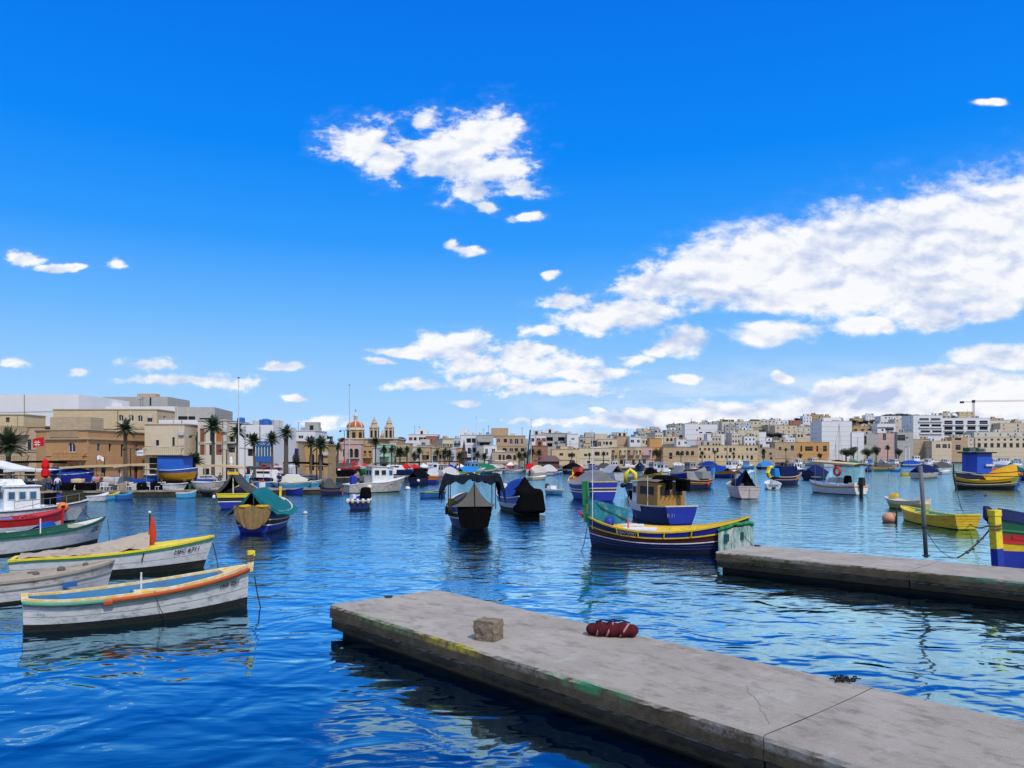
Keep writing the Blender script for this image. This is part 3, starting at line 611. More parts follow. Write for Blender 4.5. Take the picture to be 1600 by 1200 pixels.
for px, py, w, h, k in [(154, 699, 6, 10, 'sb'), (172, 699, 6, 11, 'o'), (191, 704, 6, 18, 'o'), (213, 702, 7, 14, 'a'), (143, 734, 10, 12, 'sb'), (162, 733, 10, 11, 'wb'), (187, 738, 8, 14, 'w'), (213, 740, 9, 26, 'wbr')]:
    s_, dd = s2(px); O4.append((1, s_, Z_of(py, dd), w * dd / K * 1.35, h * dd / K * 1.1, k))
building('orange sandstone corner house with an arched balcony window and roof balustrade', pts, Z_of(672, dB), WC['B'], QZ - .5, 9, O4, [(0, L1 * .3, L1 * .98, Z_of(718, dA), 'stone')], coping=WC['S'], extra=b4_extra, tanks=0, detail=0)
F('cream villa with a row of round-headed windows above the orange corner house', 83, 245, 640, ('D', 140), 'Y', depth=14, ops=[(189, 653, 8, 10, 'a'), (205, 653, 8, 10, 'a'), (219, 654, 8, 10, 'a'), (234, 655, 8, 10, 'a')])
F('bare grey concrete roof storey left of the dark slot behind the cream villa', 124, 156, 623, ('D', 170), 'G', depth=8, ops=[(137, 634, 18, 5, 'o')], cornice=False)
F('large unfinished concrete block on the skyline with a dark vertical slot', 160, 262, 620, ('D', 175), 'G', depth=12, ops=[(235, 627, 3, 14, 'o'), (194, 633, 7, 4, 'o')], cornice=False, cat='building')
F('long white party wall stepping down behind the cream villa', 150, 276, 635, ('D', 160), 'W', depth=10, cornice=False)
F('grey concrete top storey with a long dark opening above the white wall', 275, 334, 636, ('D', 132), 'G', depth=14, ops=[(292, 654, 26, 7, 'o'), (322, 656, 22, 6, 'o')], cornice=False, yaw=-8)
F('white side wall beside the orange shuttered flats', 248, 311, 656, ('D', 128), 'W', depth=8, ops=[(300, 690, 15, 42, 'sor_')], cornice=False)
F('pale cream house with a low balcony right of the corner house', 226, 288, 663, ('D', 116), 'C', depth=10, ops=[(271, 690, 4, 14, 'wg'), (246, 692, 5, 9, 'wb'), (240, 728, 14, 26, 'o'), (268, 730, 12, 20, 'o')], balc=[(228, 286, 710, 'stone')])
F('concrete framed flats with two rows of orange brown shutters behind the tall palm', 309, 354, 657, ('D', 118), 'V', depth=10, ops=[(317, 680, 9, 21, 'sbr'), (330, 680, 6, 21, 'w'), (342, 680, 9, 21, 'sor_'), (317, 703, 9, 16, 'sbr'), (330, 703, 6, 16, 'o'), (342, 703, 9, 16, 'sbr'), (322, 742, 10, 20, 'o')])
F('beige flats with open balconies between the palm and the tall white mast', 354, 371, 661, ('D', 119), 'V', depth=10, ops=[(362, 686, 10, 9, 'loggia'), (362, 703, 10, 8, 'loggia'), (362, 740, 9, 18, 'o')], balc=[(355, 370, 692, 'iron')], tanks=1)
def azzo(t, ring, hz):
    D = 112; z0 = t.location.z
    def q(px, py): return X_of(px, D) - t.location.x, Z_of(py, D) - z0
    x0, zt = q(403, 690); x1, zb = q(426, 722); _, za = q(0, 698); _, zc = q(0, 713); y = D - t.location.y
    o = MB().b2(x0, x1, y - 1.0, y - .01, zc - .8, zc).build('balcony_front', mblue, t)
    hd = MB().b2(x0, x1, y - 1.02, y - .01, za, zt).build('sign_board', mblue, t)
    text('AZZOPARDI', .34, white, hd, ((x0 + x1) / 2, y - 1.04, (za + zt) / 2), (R(90), 0, 0))
    gl = MB().b2(x0 + .05, x1 - .05, y - .9, y - .02, zc, za).build('balcony_glazing', glass_b, t)
    fr = MB()
    for i in range(6): xx = x0 + (x1 - x0) * i / 5; fr.b2(xx - .04, xx + .04, y - .97, y - .91, zc, za)
    fr.build('mullion', white, gl)
F('white house front with a blue glazed balcony and square dark window', 372, 427, 664, ('D', 112), 'W', depth=12, ops=[(391, 707, 8, 11, 'o'), (386, 681, 4, 5, 'o'), (414, 738, 18, 18, 'o'), (391, 735, 14, 14, 'w')], tanks=6, extra=azzo, cornice=False)
F('white setback house with a dark roof edge behind the row of palms', 414, 492, 673, ('D', 185), 'W', depth=12, ops=[(440, 671, 20, 3, 'o'), (470, 683, 8, 5, 'w')], tanks=2)
F('old narrow stone house with a dark blue closed balcony', 428, 466, 690, ('D', 124), 'S', ops=[(438, 706, 5, 12, 'wbr'), (438, 728, 6, 14, 'o'), (457, 730, 6, 14, 'wg')], extra=lambda t, r, h: MB().b2(2.2, 3.3, -3.0, -1.6, h - 5.2, h - 1.6).build('closed_balcony', dblue, t) if False else MB().b2(.9, 2.0, -.9, -.02, h - 3.6, h - 1.1).build('closed_balcony', dblue, t))
F('ochre building with tall blind arches along the quay behind slim palms', 466, 512, 695, ('D', 128), 'O', ops=[(473, 722, 8, 26, 'oa'), (487, 722, 8, 26, 'oa'), (501, 722, 8, 26, 'oa')])
# --- the promenade beyond the short jetty
F('long low stone terrace left of the pink arched house', 507, 530, 697, ('D', 168), 'S', cols=3, floors=2, ww=.9, wh=1.8)
def pink_extra(t, ring, hz):
    a, b = ring[0], ring[1]; cx = (a[0] + b[0]) / 2; m = MB(); m.add([(a[0], a[1] - .1, hz + .15), (b[0], a[1] - .1, hz + .15), (cx, a[1] - .1, hz + 1.0), (a[0], a[1] + .3, hz + .15), (b[0], a[1] + .3, hz + .15), (cx, a[1] + .3, hz + 1.0)], [(0, 1, 2), (5, 4, 3), (1, 4, 5, 2), (0, 2, 5, 3)]); m.build('pediment', WC['P'], t)
F('pink band club house with two tall arched windows below the dome', 529, 564, 694, ('D', 165), 'P', ops=[(548, 708, 7, 14, 'oa'), (557, 708, 7, 14, 'oa'), (537, 708, 4, 12, 'w'), (552, 731, 16, 12, 'o')], balc=[(543, 562, 716, 'iron')], extra=pink_extra)
F('warm ochre narrow house right of the pink band club', 564, 583, 697, ('D', 168), 'O', ops=[(570, 709, 5, 9, 'wbr'), (578, 709, 5, 9, 'wbr')], balc=[(566, 582, 715, 'stone')])
F('bluish grey narrow house left of the mint green one', 583, 589, 700, ('D', 168), 'LB', cols=1)
F('mint green house front with a white balcony', 589, 610, 695, ('D', 172), 'MG', ops=[(595, 707, 4, 8, 'w'), (602, 707, 4, 8, 'w'), (600, 726, 14, 9, 'o')], balc=[(592, 609, 713, 'solid')])
F('cream house with a plain parapet right of the mint green house', 609, 620, 690, ('D', 185), 'C', cols=1)
names = [('S', 'weathered stone house of the promenade row nearest the right church tower', 619, 640, 693), ('V', 'pale stone house with a lemon awning box in the promenade row', 641, 656, 698), ('T', 'tan stone house with tall shutters left of the palm trio', 656, 672, 699),
         ('S', 'grey brown stone house behind the palm trio', 672, 684, 700), ('T', 'tan twin balcony house in the middle of the promenade row', 684, 701, 698), ('LB', 'pale blue grey house at the end of the promenade row', 701, 712, 701), ('B', 'narrow orange stone house left of the dark monument', 712, 722, 700)]
for c_, lb, a_, b_, y_ in names: F(lb, a_, b_, y_, ('D', 178 + (a_ - 620) * .35), c_, cols=max(1, int((b_ - a_) / 4.5)), floors=2, wk='wbr' if c_ == 'T' else 'sg', ww=.9, wh=1.9, balc=[(a_ + 1.5, b_ - 1.5, y_ + 11.5, 'stone')])
F('white block with dark roof plants on the skyline right of the church', 638, 684, 679, ('D', 300), 'W', cols=6, floors=1, tanks=3, wk='w', ww=1.2)
F('red brown top floor beside the white skyline block', 665, 684, 682, ('D', 292), 'R', cols=3, floors=1)
F('cream flats with small square windows left of the four storey white house', 688, 705, 685, ('D', 270), 'C', cols=2, floors=2, tanks=2)
F('white terrace house with a bluish glass balcony on the skyline', 704, 721, 685, ('D', 275), 'LB', cols=3, floors=2, wk='wb', tanks=2, balc=[(706, 720, 692, 'steel')])
F('four storey white house with black square windows behind the monument', 720, 745, 680, ('D', 262), 'W', cols=3, floors=4, wk='o', tanks=2, ww=1.1, wh=1.5, roofbox=(.2, 3, 2.6, None))
F('grey rendered flats with wide shaded balconies', 745, 770, 680, ('D', 258), 'G', floors=0, ops=[(757, 687, 16, 3.5, 'loggia'), (757, 694, 15, 4, 'loggia')], tanks=2, balc=[(747, 767, 690, 'solid')])
F('low white house in front of the grey flats', 756, 776, 696, ('D', 246), 'W', cols=2, floors=1)
F('big tan block of flats with a raised left corner', 775, 821, 681, ('D', 268), 'T', cols=5, floors=3, wk='w', ww=1.0, roofbox=(.12, 6, 3.4, None))
F('arcaded ground floor building with a dark arch under the tan flats', 769, 812, 706, ('D', 240), 'S', ops=[(781, 715, 4, 9, 'o'), (787, 715, 3, 8, 'o'), (795, 714, 9, 7, 'oa'), (804, 715, 4, 8, 'o')])
F('white and pale blue flats right of the small dark crane', 829, 853, 680, ('D', 275), 'W', cols=3, floors=3, wk='o', ww=1.3)
F('grey framed unfinished flats with large dark openings', 852, 887, 677, ('D', 280), 'G', ops=[(859, 686, 10, 6, 'loggia'), (877, 686, 10, 6, 'loggia'), (859, 695, 8, 6, 'loggia'), (869, 692, 5, 4, 'o'), (879, 692, 8, 4, 'o')], balc=[(871, 886, 697, 'solid')], tanks=1)
F('white plain block against the grey framed flats', 886, 904, 678, ('D', 278), 'W', ops=[(895, 686, 5, 3, 'w'), (894, 701, 11, 2.5, 'o')], tanks=1)
F('reddish low roofs behind the palms at the kiosk', 832, 856, 697, ('D', 252), 'R', cols=3, floors=1)
F('yellow cream seafront block with a dark arched doorway behind the kiosk', 862, 905, 702, ('D', 258), 'Y', ops=[(877, 710, 6, 4, 'wbr'), (893, 711, 11, 5, 'o'), (894, 721, 9, 6, 'oa')])
F('cream seafront block with two brown windows left of the balconied stone row', 905, 955, 700, ('D', 262), 'C', ops=[(915, 711, 5, 4, 'wbr'), (933, 709, 8, 6, 'o'), (944, 709, 3, 5, 'w'), (949, 709, 3, 5, 'wbr'), (920, 722, 5, 4, 'o')])
seafr = [('T', 955, 967, 'stone house with a red shuttered balcony at the left end of the balconied row'), ('Y', 967, 980, 'yellow stone house with a carved balcony second in the balconied row'), ('T', 980, 993, 'tan stone house with a narrow balcony in the middle of the balconied row'), ('Y', 993, 1002, 'slim cream fronted house in the balconied row'), ('P', 1002, 1019, 'pinkish stone house with a dark door at the right end of the balconied row')]
for c_, a_, b_, lb in seafr: F(lb, a_, b_, 699, ('D', 272 + (a_ - 955) * .2), c_, cols=2, floors=2, wk='wbr', ww=.9, wh=1.7, balc=[(a_ + 2, b_ - 2, 711, 'stone')])
F('grey flats with rooftop rooms on the skyline above the cream block', 905, 934, 683, ('D', 320), 'G', cols=4, floors=2, tanks=3, roofbox=(.6, 4, 2.6, None))
F('cream stepped houses above the cream seafront block', 934, 964, 686, ('D', 310), 'C', cols=5, floors=2, tanks=2, roofbox=(.2, 5, 2.8, None))
F('tan side wall of a tall house above the balconied row', 964, 984, 682, ('D', 318), 'T', tanks=1)
F('white house with a small arch above the balconied row', 984, 1001, 683, ('D', 312), 'W', cols=2, floors=2, tanks=2)
F('sand coloured house left of the bright orange gable', 1001, 1016, 684, ('D', 316), 'V', cols=2, floors=2)
F('bright orange ochre gable wall above the dark archway trees', 1015, 1034, 685, ('D', 305), 'OR')
# --- hillside, centre right
F('pink villa alone on the scrub ridge', 1013, 1033, 671, 680, 'P', cols=3, floors=2, roofbox=(.7, 4, 2.5, None))
F('house with three arches below the ridge trees', 1037, 1061, 682, 694, 'C', ops=[(1043, 687, 4, 5, 'oa'), (1049, 687, 4, 5, 'oa'), (1055, 687, 4, 5, 'oa')])
F('grey stepped house left of the tall blank white block', 1040, 1072, 672, 683, 'G', cols=4, floors=2, tanks=2)
F('pale house under the ridge trees', 1050, 1070, 665, 674, 'V', cols=3, floors=1)
F('tall blank white block on the hillside', 1070, 1091, 662, 690, 'W', ops=[(1089, 672, 2, 3, 'o')], cat='building', name='apartment_block')
F('cream topped white block next to the tall blank one', 1091, 1121, 663, 688, 'W', ops=[(1093, 669, 3, 3, 'o'), (1095, 676, 5, 2, 'o'), (1107, 676, 9, 2, 'o')], cat='building', name='apartment_block')
F('lower white house under the two white blocks', 1105, 1132, 678, 697, 'W', cols=2, floors=1)
F('white house with a flat blue grey gable wall behind the arched stone row', 1057, 1075, 687, 702, 'W', cols=2, floors=2)
F('blue grey gable wall behind the arched stone row', 1073, 1087, 688, 702, 'LB')
F('red and cream house behind the arched stone row', 1087, 1106, 688, 702, 'P', cols=3, floors=2, wk='wr')
F('long stone boathouse row with four arches on the far quay', 1036, 1091, 699, ('D', 300), 'T', ops=[(1048, 712, 5, 10, 'oa'), (1059, 708, 6, 7, 'oa'), (1066, 708, 5, 7, 'oa'), (1074, 708, 5, 7, 'oa'), (1082, 708, 5, 7, 'oa')])
F('long ochre terrace with small dark windows on the far quay', 1091, 1184, 696, ('D', 330), 'Y', cols=14, floors=2, wk='o', ww=.8, wh=1.2)
F('brown old stone house at the end of the long ochre terrace', 1184, 1211, 700, ('D', 350), 'S', ops=[(1193, 712, 5, 9, 'o'), (1204, 709, 4, 4, 'wr'), (1205, 716, 4, 4, 'oa')])
F('sloping dark roofed house on the hill crest left of the white villa group', 1128, 1153, 659, 676, 'V', cols=3, floors=2, roofbox=(.5, 8, 2.4, WC['D']))
F('beige stepped house with a glass terrace', 1150, 1176, 664, 680, 'LB', cols=4, floors=2, tanks=2)
F('cream block with round windows over the shop canopy', 1153, 1186, 672, 696, 'C', ops=[(1157, 681, 2, 3, 'o'), (1165, 681, 2, 3, 'o'), (1167, 688, 6, 4, 'loggia'), (1182, 681, 2, 3, 'o')])
F('white gable wall right of the cream hillside block', 1186, 1197, 675, 698, 'W')
F('villa with a dark pyramid roof on the crest', 1172, 1190, 658, 668, 'C', cols=3, floors=1, roofbox=(.5, 7, 2.2, WC['D']))
F('pale house group under the crest cypress', 1188, 1212, 656, 668, 'V', cols=4, floors=2, tanks=2)
F('white villa with solar panels high on the hill', 1210, 1232, 657, 668, 'W', cols=3, floors=2)
F('cream block above the dark hillside trees', 1211, 1245, 665, 684, 'C', cols=4, floors=3, ww=.8)
F('white flat canopy house with a dark shop front on the far quay', 1187, 1213, 689, 703, 'W', ops=[(1202, 692, 11, 3, 'o')])
F('stone house with a square black window right of the canopy house', 1211, 1244, 691, ('D', 385), 'T', ops=[(1219, 701, 4, 5, 'o'), (1238, 700, 5, 8, 'wbr'), (1204, 714, 5, 5, 'wb')])
F('dark brown roofed house at the top left of the quarry slope', 1234, 1252, 657, 668, 'R', cols=2, floors=2)
F('wide white washed house under the dark roofed one', 1244, 1282, 668, 690, 'V', cols=5, floors=2, ww=.9)
F('shaded balcony house over the orange seafront building', 1244, 1270, 678, 694, 'C', ops=[(1248, 681, 3, 4, 'o'), (1253, 681, 3, 4, 'o'), (1263, 679, 7, 3, 'loggia')])
F('orange seafront restaurant with dark glass doors', 1242, 1296, 691, ('D', 450), 'OR', ops=[(1252, 701, 3, 9, 'oa'), (1264, 701, 12, 7, 'o'), (1277, 701, 3, 9, 'oa'), (1289, 701, 6, 9, 'wbr')], cat='restaurant', name='restaurant')
F('huge blank white apartment wall above the masts', 1284, 1331, 658, ('D', 520), 'W', depth=20, cat='building', name='apartment_block', roofbox=(.5, 12, 3.2, None))
F('lower white wing of the huge blank wall', 1331, 1350, 675, ('D', 519), 'W', depth=16, cat='building', name='apartment_block')
F('brown terraced house with arches behind the white wing', 1332, 1368, 666, ('D', 600), 'O', ops=[(1337, 672, 5, 3, 'o'), (1348, 672, 5, 3, 'o'), (1358, 672, 5, 3, 'o')])
F('grey concrete seafront wall building right of the white wing', 1350, 1373, 678, ('D', 521), 'G', ops=[(1352, 688, 4, 14, 'o')])
F('long white villa under the dark pines on the crest', 1376, 1415, 650, 660, 'W', cols=7, floors=1, ww=1.2)
F('modern white house with a blue glass band', 1371, 1399, 662, ('D', 590), 'W', ops=[(1390, 671, 13, 4, 'wb'), (1379, 672, 3, 3, 'o')], balc=[(1372, 1397, 667, 'steel')])
F('beige stepped house between the glass band house and the apartments', 1398, 1424, 655, 676, 'V', cols=3, floors=3)
F('mauve grey seafront house with a wide window', 1373, 1402, 677, ('D', 530), 'P', ops=[(1382, 682, 5, 12, 'w')])
F('grey seafront house with a large square window beside the apartments', 1402, 1427, 675, ('D', 528), 'G', ops=[(1408, 684, 13, 9, 'wg'), (1417, 684, 3, 3, 'o')])
F('white apartment block with two columns of wide arched balconies', 1427, 1473, 649, ('D', 600), 'W', depth=18, ops=[(1444, 655.5, 15, 4, 'loggia'), (1462, 655.5, 15, 4, 'loggia'), (1445, 665, 15, 4, 'loggia'), (1463, 665, 15, 4, 'loggia'), (1446, 674.5, 15, 4, 'loggia'), (1464, 674.5, 15, 4, 'loggia')],
  balc=[(1435, 1453, 659, 'solid'), (1454, 1472, 659, 'solid'), (1436, 1453, 668.5, 'solid'), (1454, 1472, 668.5, 'solid'), (1437, 1453, 678, 'solid'), (1454, 1472, 678, 'solid')], cat='apartments', name='apartment_block', tanks=3)
F('white apartment block with four bays of glazed balconies', 1473, 1547, 653, ('D', 604), 'W', depth=18, ops=[(x, y, 13, 5.5, 'loggia') for y in (660, 669, 678) for x in (1482, 1499, 1518, 1537)],
  balc=[(x - 8, x + 8, y + 4, 'steel') for y in (660, 669) for x in (1482, 1499, 1518, 1537)], cat='apartments', name='apartment_block', tanks=4)
F('yellow house on the crest behind the glazed apartments', 1499, 1523, 643.5, 653, 'Y', cols=3, floors=1)
F('pale house with shaded terraces right of the apartments', 1547, 1578, 657, ('D', 640), 'V', ops=[(1553, 665, 8, 4, 'loggia'), (1556, 674, 8, 3, 'loggia')], tanks=2)
F('long cream house on the right edge skyline', 1563, 1640, 661, ('D', 630), 'C', cols=7, floors=2, ww=.9, tanks=1)
F('white low house at the right edge skyline end', 1578, 1650, 656, 663, 'W', cols=4, floors=1)
F('long pale pink retaining building at the right edge', 1522, 1640, 675, ('D', 560), 'V', cols=10, floors=1, ww=1)
F('long arcade with dark shop openings at the right edge of the far quay', 1524, 1680, 684, ('D', 540), 'C', ops=[(1530 + 10 * i, 696, 5, 7, 'o') for i in range(14)] + [(1530 + 10 * i, 687, 4, 3, 'wg') for i in range(14)], cat='building', name='shop_arcade')
F('grey stone yard building in front of the apartments', 1425, 1457, 686, ('D', 545), 'S', ops=[(1448, 685, 9, 4, 'o')])
F('cream bay fronted house below the apartments', 1456, 1487, 689, ('D', 535), 'C', ops=[(1466, 697, 7, 6, 'w'), (1476, 697, 7, 6, 'wg'), (1483, 697, 3, 7, 'wg')])
F('tan house with a red doorway beside the bay fronted house', 1487, 1512, 683, ('D', 538), 'T', ops=[(1497, 686, 10, 3, 'loggia'), (1497, 699, 8, 8, 'wr')])
F('beige flat roofed house left of the arcade', 1508, 1526, 684, ('D', 541), 'V', cols=3, floors=2)
# infill houses climbing the slope, each at its own spot
rr = random.Random(5); fill = []
for i, (px, yb) in enumerate([(960, 700), (1003, 696), (1030, 697), (1022, 686), (1120, 700), (1140, 690), (1143, 681), (1125, 670), (1205, 676), (1160, 670), (1228, 677), (1262, 664), (1290, 664), (1312, 663), (1275, 660), (1340, 662), (1360, 662), (1362, 680), (1420, 665), (1235, 697), (1172, 700), (1010, 690), (1100, 662), (1480, 655), (1560, 662), (1590, 668), (1150, 697), (1050, 680), (890, 700), (920, 697), (700, 706), (735, 700), (660, 700), (815, 700), (1085, 676), (1255, 684)]):
    w = rr.choice([11, 14, 17, 20]); h = rr.uniform(5.5, 9); D = solveD(px, yb) if px > 940 else DS(px) + rr.uniform(70, 110)
    col = rr.choice('CVWTSYG'); cn = dict(C='cream', V='pale stone', W='whitewashed', T='tan', S='brown stone', Y='yellowish', G='grey')[col]
    fill.append((px, D, w, h, col, cn))
spots = ['behind the balconied row', 'left of the orange gable', 'under the orange gable', 'below the pink villa', 'at the right foot of the white blocks', 'left of the round window block', 'beneath the glass terrace house', 'left of the crest crane of trees', 'beside the hillside trees', 'on the middle slope', 'right of the hillside trees', 'on the quarry slope top', 'over the huge blank wall', 'at the crest above the blank wall', 'at the left end of the quarry crest', 'under the dark pines left side', 'under the dark pines', 'right of the white wing roof', 'left of the arched balcony apartments', 'behind the orange restaurant', 'behind the ochre terrace', 'below the ridge scrub', 'at the ridge beside the white block', 'behind the arched balcony apartments', 'right of the glazed apartments', 'at the right edge slope', 'above the canopy house', 'left of the tall blank block', 'behind the yellow cream seafront block', 'behind the cream seafront block', 'behind the promenade row', 'behind the monument', 'behind the palm trio', 'right of the tan flats', 'between the white blocks and the stone row', 'over the orange restaurant']
for (px, D, w, h, col, cn), sp in zip(fill, spots):
    z = TZ(px, D); X = X_of(px, D); n_ = max(2, int(w * D / K / 3.5)) if False else 3
    ww_ = w * D / K; ops_ = [(0, ww_ * (j + .5) / n_, z + h - 2.0 - 3.0 * f_, 1.0, 1.3, 'o' if f_ % 2 else 'w') for j in range(n_) for f_ in range(2)]
    building('%s house %s' % (cn, sp), [(X - ww_ / 2, D + rr.uniform(-1.5, 1.5)), (X + ww_ / 2, D + rr.uniform(-1.5, 1.5))], z + h, WC[col], z - 1, 8, ops_, tanks=rr.choice([0, 1, 2]), roofbox=(rr.uniform(.2, .8), 3, 2.6, None) if rr.random() < .6 else None)
# garden and field walls of rough stone on the slope
for i, (x0, x1, yb, lb) in enumerate([(1246, 1330, 662, 'brown terraced field wall on the quarry slope'), (940, 1010, 684, 'dry stone field wall on the left end of the ridge'), (1140, 1240, 672, 'long garden wall across the middle slope'), (1330, 1400, 668, 'garden wall below the dark pines')]):
    D = solveD((x0 + x1) / 2, yb); z = TZ((x0 + x1) / 2, D); t = MB().b2(X_of(x0, D), X_of(x1, D), D, D + .5, z - 2.5, z + 1.6).build('field_wall', WC['S']); tag(t, lb, 'wall')

# ---------------------------------------------------------------- parish church
def church():
    D = 300.; s = D / K; cx = X_of(549, D); t = thing('parish_church', 'baroque parish church with an orange ribbed dome and two bell towers', 'church', (cx, D, QZ))
    o = WC['T']; ob = WC['O']; def_ = QZ
    def z(py): return Z_of(py, D) - QZ
    def x(px): return (px - 549) * s
    MB().b2(x(531), x(620), 2, 24, 0, z(686)).build('nave', WC['T'], t)
    MB().b2(x(530), x(568), -.5, 14, 0, z(688)).build('transept', WC['T'], t)
    cr = MB().b2(x(529), x(621), 1.6, 24.4, z(686), z(686) + .4); cr.build('cornice', WC['V'], t)
    r = 14.2 * s; c = (0, 8, 0)
    dr = MB().lathe([(r, z(690)), (r, z(671.5))], 8, c, ph=math.pi / 8).build('drum', WC['O'], t)
    for k in range(8):
        a = k * math.pi / 4; w = MB().box((0, 0, 0), (1.3, .25, 2.6)); wo = w.build('window', black, dr); wo.location = (math.cos(a) * (r * .925 + .04), 8 + math.sin(a) * (r * .925 + .04), z(680)); wo.rotation_euler = (0, 0, a + math.pi / 2)
    MB().lathe([(r * 1.03, z(671.5)), (r * 1.06, z(671)), (r * 1.06, z(669.6)), (r * .98, z(669.3)), (r * .96, z(667))], 16, c).build('dome_ring', WC['V'], t)
    dome_m = wallmat('dome_orange', (.42, .13, .045), .2)
    prof = [(r * .96 * math.cos(g), z(667) + (z(656.5) - z(667)) * math.sin(g) / math.sin(1.32)) for g in [i * 1.32 / 8 for i in range(9)]]
    MB().lathe(prof, 24, c).build('dome', dome_m, t, smooth=True)
    for k in range(8):
        a = k * math.pi / 4 + .2; MB().tube([(c[0] + q * 1.01 * math.cos(a), c[1] + q * 1.01 * math.sin(a), zz) for q, zz in prof], .26, 5).build('rib', WC['V'], t)
    lr = 2.6 * s; zl = z(656.5); ln = MB()
    ln.lathe([(lr * 1.5, zl - .3), (lr * 1.4, zl + .3), (lr, zl + .31)], 8, c)
    for k in range(8): a = k * math.pi / 4; ln.box((c[0] + lr * math.cos(a), c[1] + lr * math.sin(a), zl + 1.1), (.28, .28, 1.6))
    ln.lathe([(lr * 1.3, zl + 1.9), (lr * 1.3, zl + 2.1), (lr * .9, zl + 2.6), (lr * .3, zl + 3.1), (.05, zl + 3.4)], 8, c); ln.build('lantern', WC['V'], t)
    cm = MB(); cm.box((c[0], c[1], zl + 4.0), (.12, .12, 1.4)); cm.box((c[0], c[1], zl + 4.2), (.7, .12, .12)); cm.build('cross', dsteel, t)
    for px in (583, 606.5):
        X = x(px); w = 6.6 * s; tw = MB(); tw.b2(X - w, X + w, 1, 1 + 2 * w, z(686), z(668)); o2 = tw.build('bell_tower', WC['T'], t); yc = 1 + w
        op = MB(); zc = z(677)
        for dx in (-w * .48, w * .48): op.b2(X + dx - .38, X + dx + .38, .93, 1.02, zc - 1.6, zc + 1.1); op.lathe([(.001, 0), (.38, 0)], 12, (X + dx, .95, zc + 1.1))
        op.b2(X + w - .02, X + w + .07, yc - .4, yc + .4, zc - 1.6, zc + 1.1); op.b2(X - w - .07, X - w + .02, yc - .4, yc + .4, zc - 1.6, zc + 1.1)
        op.build('belfry_opening', black, o2)
        pl = MB()
        for dx in (-w * .95, 0, w * .95): pl.b2(X + dx - .16, X + dx + .16, .80, 1.0, z(686), z(668.2))
        pl.b2(X - w * 1.1, X + w * 1.1, .7, 1.3 + 2 * w, z(668.2), z(667.4)); pl.b2(X - w * 1.12, X + w * 1.12, .68, 1.32 + 2 * w, z(685.8), z(684.8)); pl.build('pilasters_and_cornice', WC['V'], o2)
        sp = MB().lathe([(w * 1.2, z(667.4)), (w * .95, z(665)), (w * .72, z(663.5)), (w * .66, z(661.5)), (w * .78, z(661)), (w * .72, z(660.4)), (w * .42, z(656.5)), (w * .22, z(654)), (.06, z(650))], 8, (X, yc, 0), ph=math.pi / 8)
        sp.build('cupola', WC['S'], o2)
    st = MB(); X = x(596.5); st.b2(X - .9, X + .9, 1, 2.2, z(686), z(681)); st.lathe([(.9, z(681)), (.5, z(678)), (.2, z(675)), (.25, z(673)), (.05, z(671))], 8, (X, 1.6, 0)); st.build('gable_statue', WC['S'], t)
church()
# ---------------------------------------------------------------- trees and palms
leaf = M('palm_leaf', (.028, .055, .018), rough=.7, var=.5, sc=1.2); leaf_d = M('palm_dead_leaf', (.10, .075, .035), rough=.9, var=.4, sc=2)
bark = M('palm_bark', (.11, .085, .062), rough=.95, var=.4, sc=6, bump=.8, bsc=8, stretch=(1, 1, 3)); tfol = M('foliage', (.030, .052, .018), rough=.8, var=.6, sc=.5); tfol2 = M('foliage_dark', (.014, .030, .012), rough=.8, var=.6, sc=.5)
def palm_crown(seed, r=2.6, nf=34, droop=1.0):
    rn = random.Random(seed); mb = MB()
    for i in range(nf):
        a = 2.399 * i + rn.uniform(-.2, .2); el = R(78 - 100 * (i / nf) + rn.uniform(-8, 8)); L_ = r * rn.uniform(.85, 1.1); pts = []
        d = Vector((math.cos(a) * math.cos(el), math.sin(a) * math.cos(el), math.sin(el))); p = Vector((0, 0, 0)); n = 9
        for k in range(n + 1):
            pts.append(p.copy()); p = p + d * L_ / n; d = (d + Vector((0, 0, -.17 * droop * (k / n + .3)))).normalized()
        for k in range(n):
            q0, q1 = pts[k], pts[k + 1]; t = (q1 - q0).normalized(); sd_ = t.cross(Vector((0, 0, 1)))
            if sd_.length < .1: sd_ = Vector((math.sin(a), -math.cos(a), 0))
            sd_.normalize(); w = (.74 * math.sin(math.pi * min(1, (k + 1) / n * .85 + .12))) * r / 2.6; mb.add([q0 + Vector((0, 0, .02)), q1 + Vector((0, 0, .02)), q1 - Vector((0, 0, .03)) + sd_ * .02], [(0, 1, 2)])
            for sg in (-1, 1):
                for h in (0, .5):
                    b0 = q0.lerp(q1, h); tip = b0 + sd_ * sg * w + t * w * .55 + Vector((0, 0, -.28 * w + rn.uniform(-.05, .05))); mb.add([b0, b0 + t * .17 * r / 2.6, tip], [(0, 1, 2)])
    return mb.mesh('crown', leaf)
CR = [palm_crown(1), palm_crown(2, 2.6, 30, 1.3), palm_crown(3, 2.6, 40, .8)]
SK = MB().lathe([(.30, -1.1), (.42, -.6), (.36, -.1), (.2, .25), (.05, .35)], 9).mesh('dead_skirt', leaf_d)
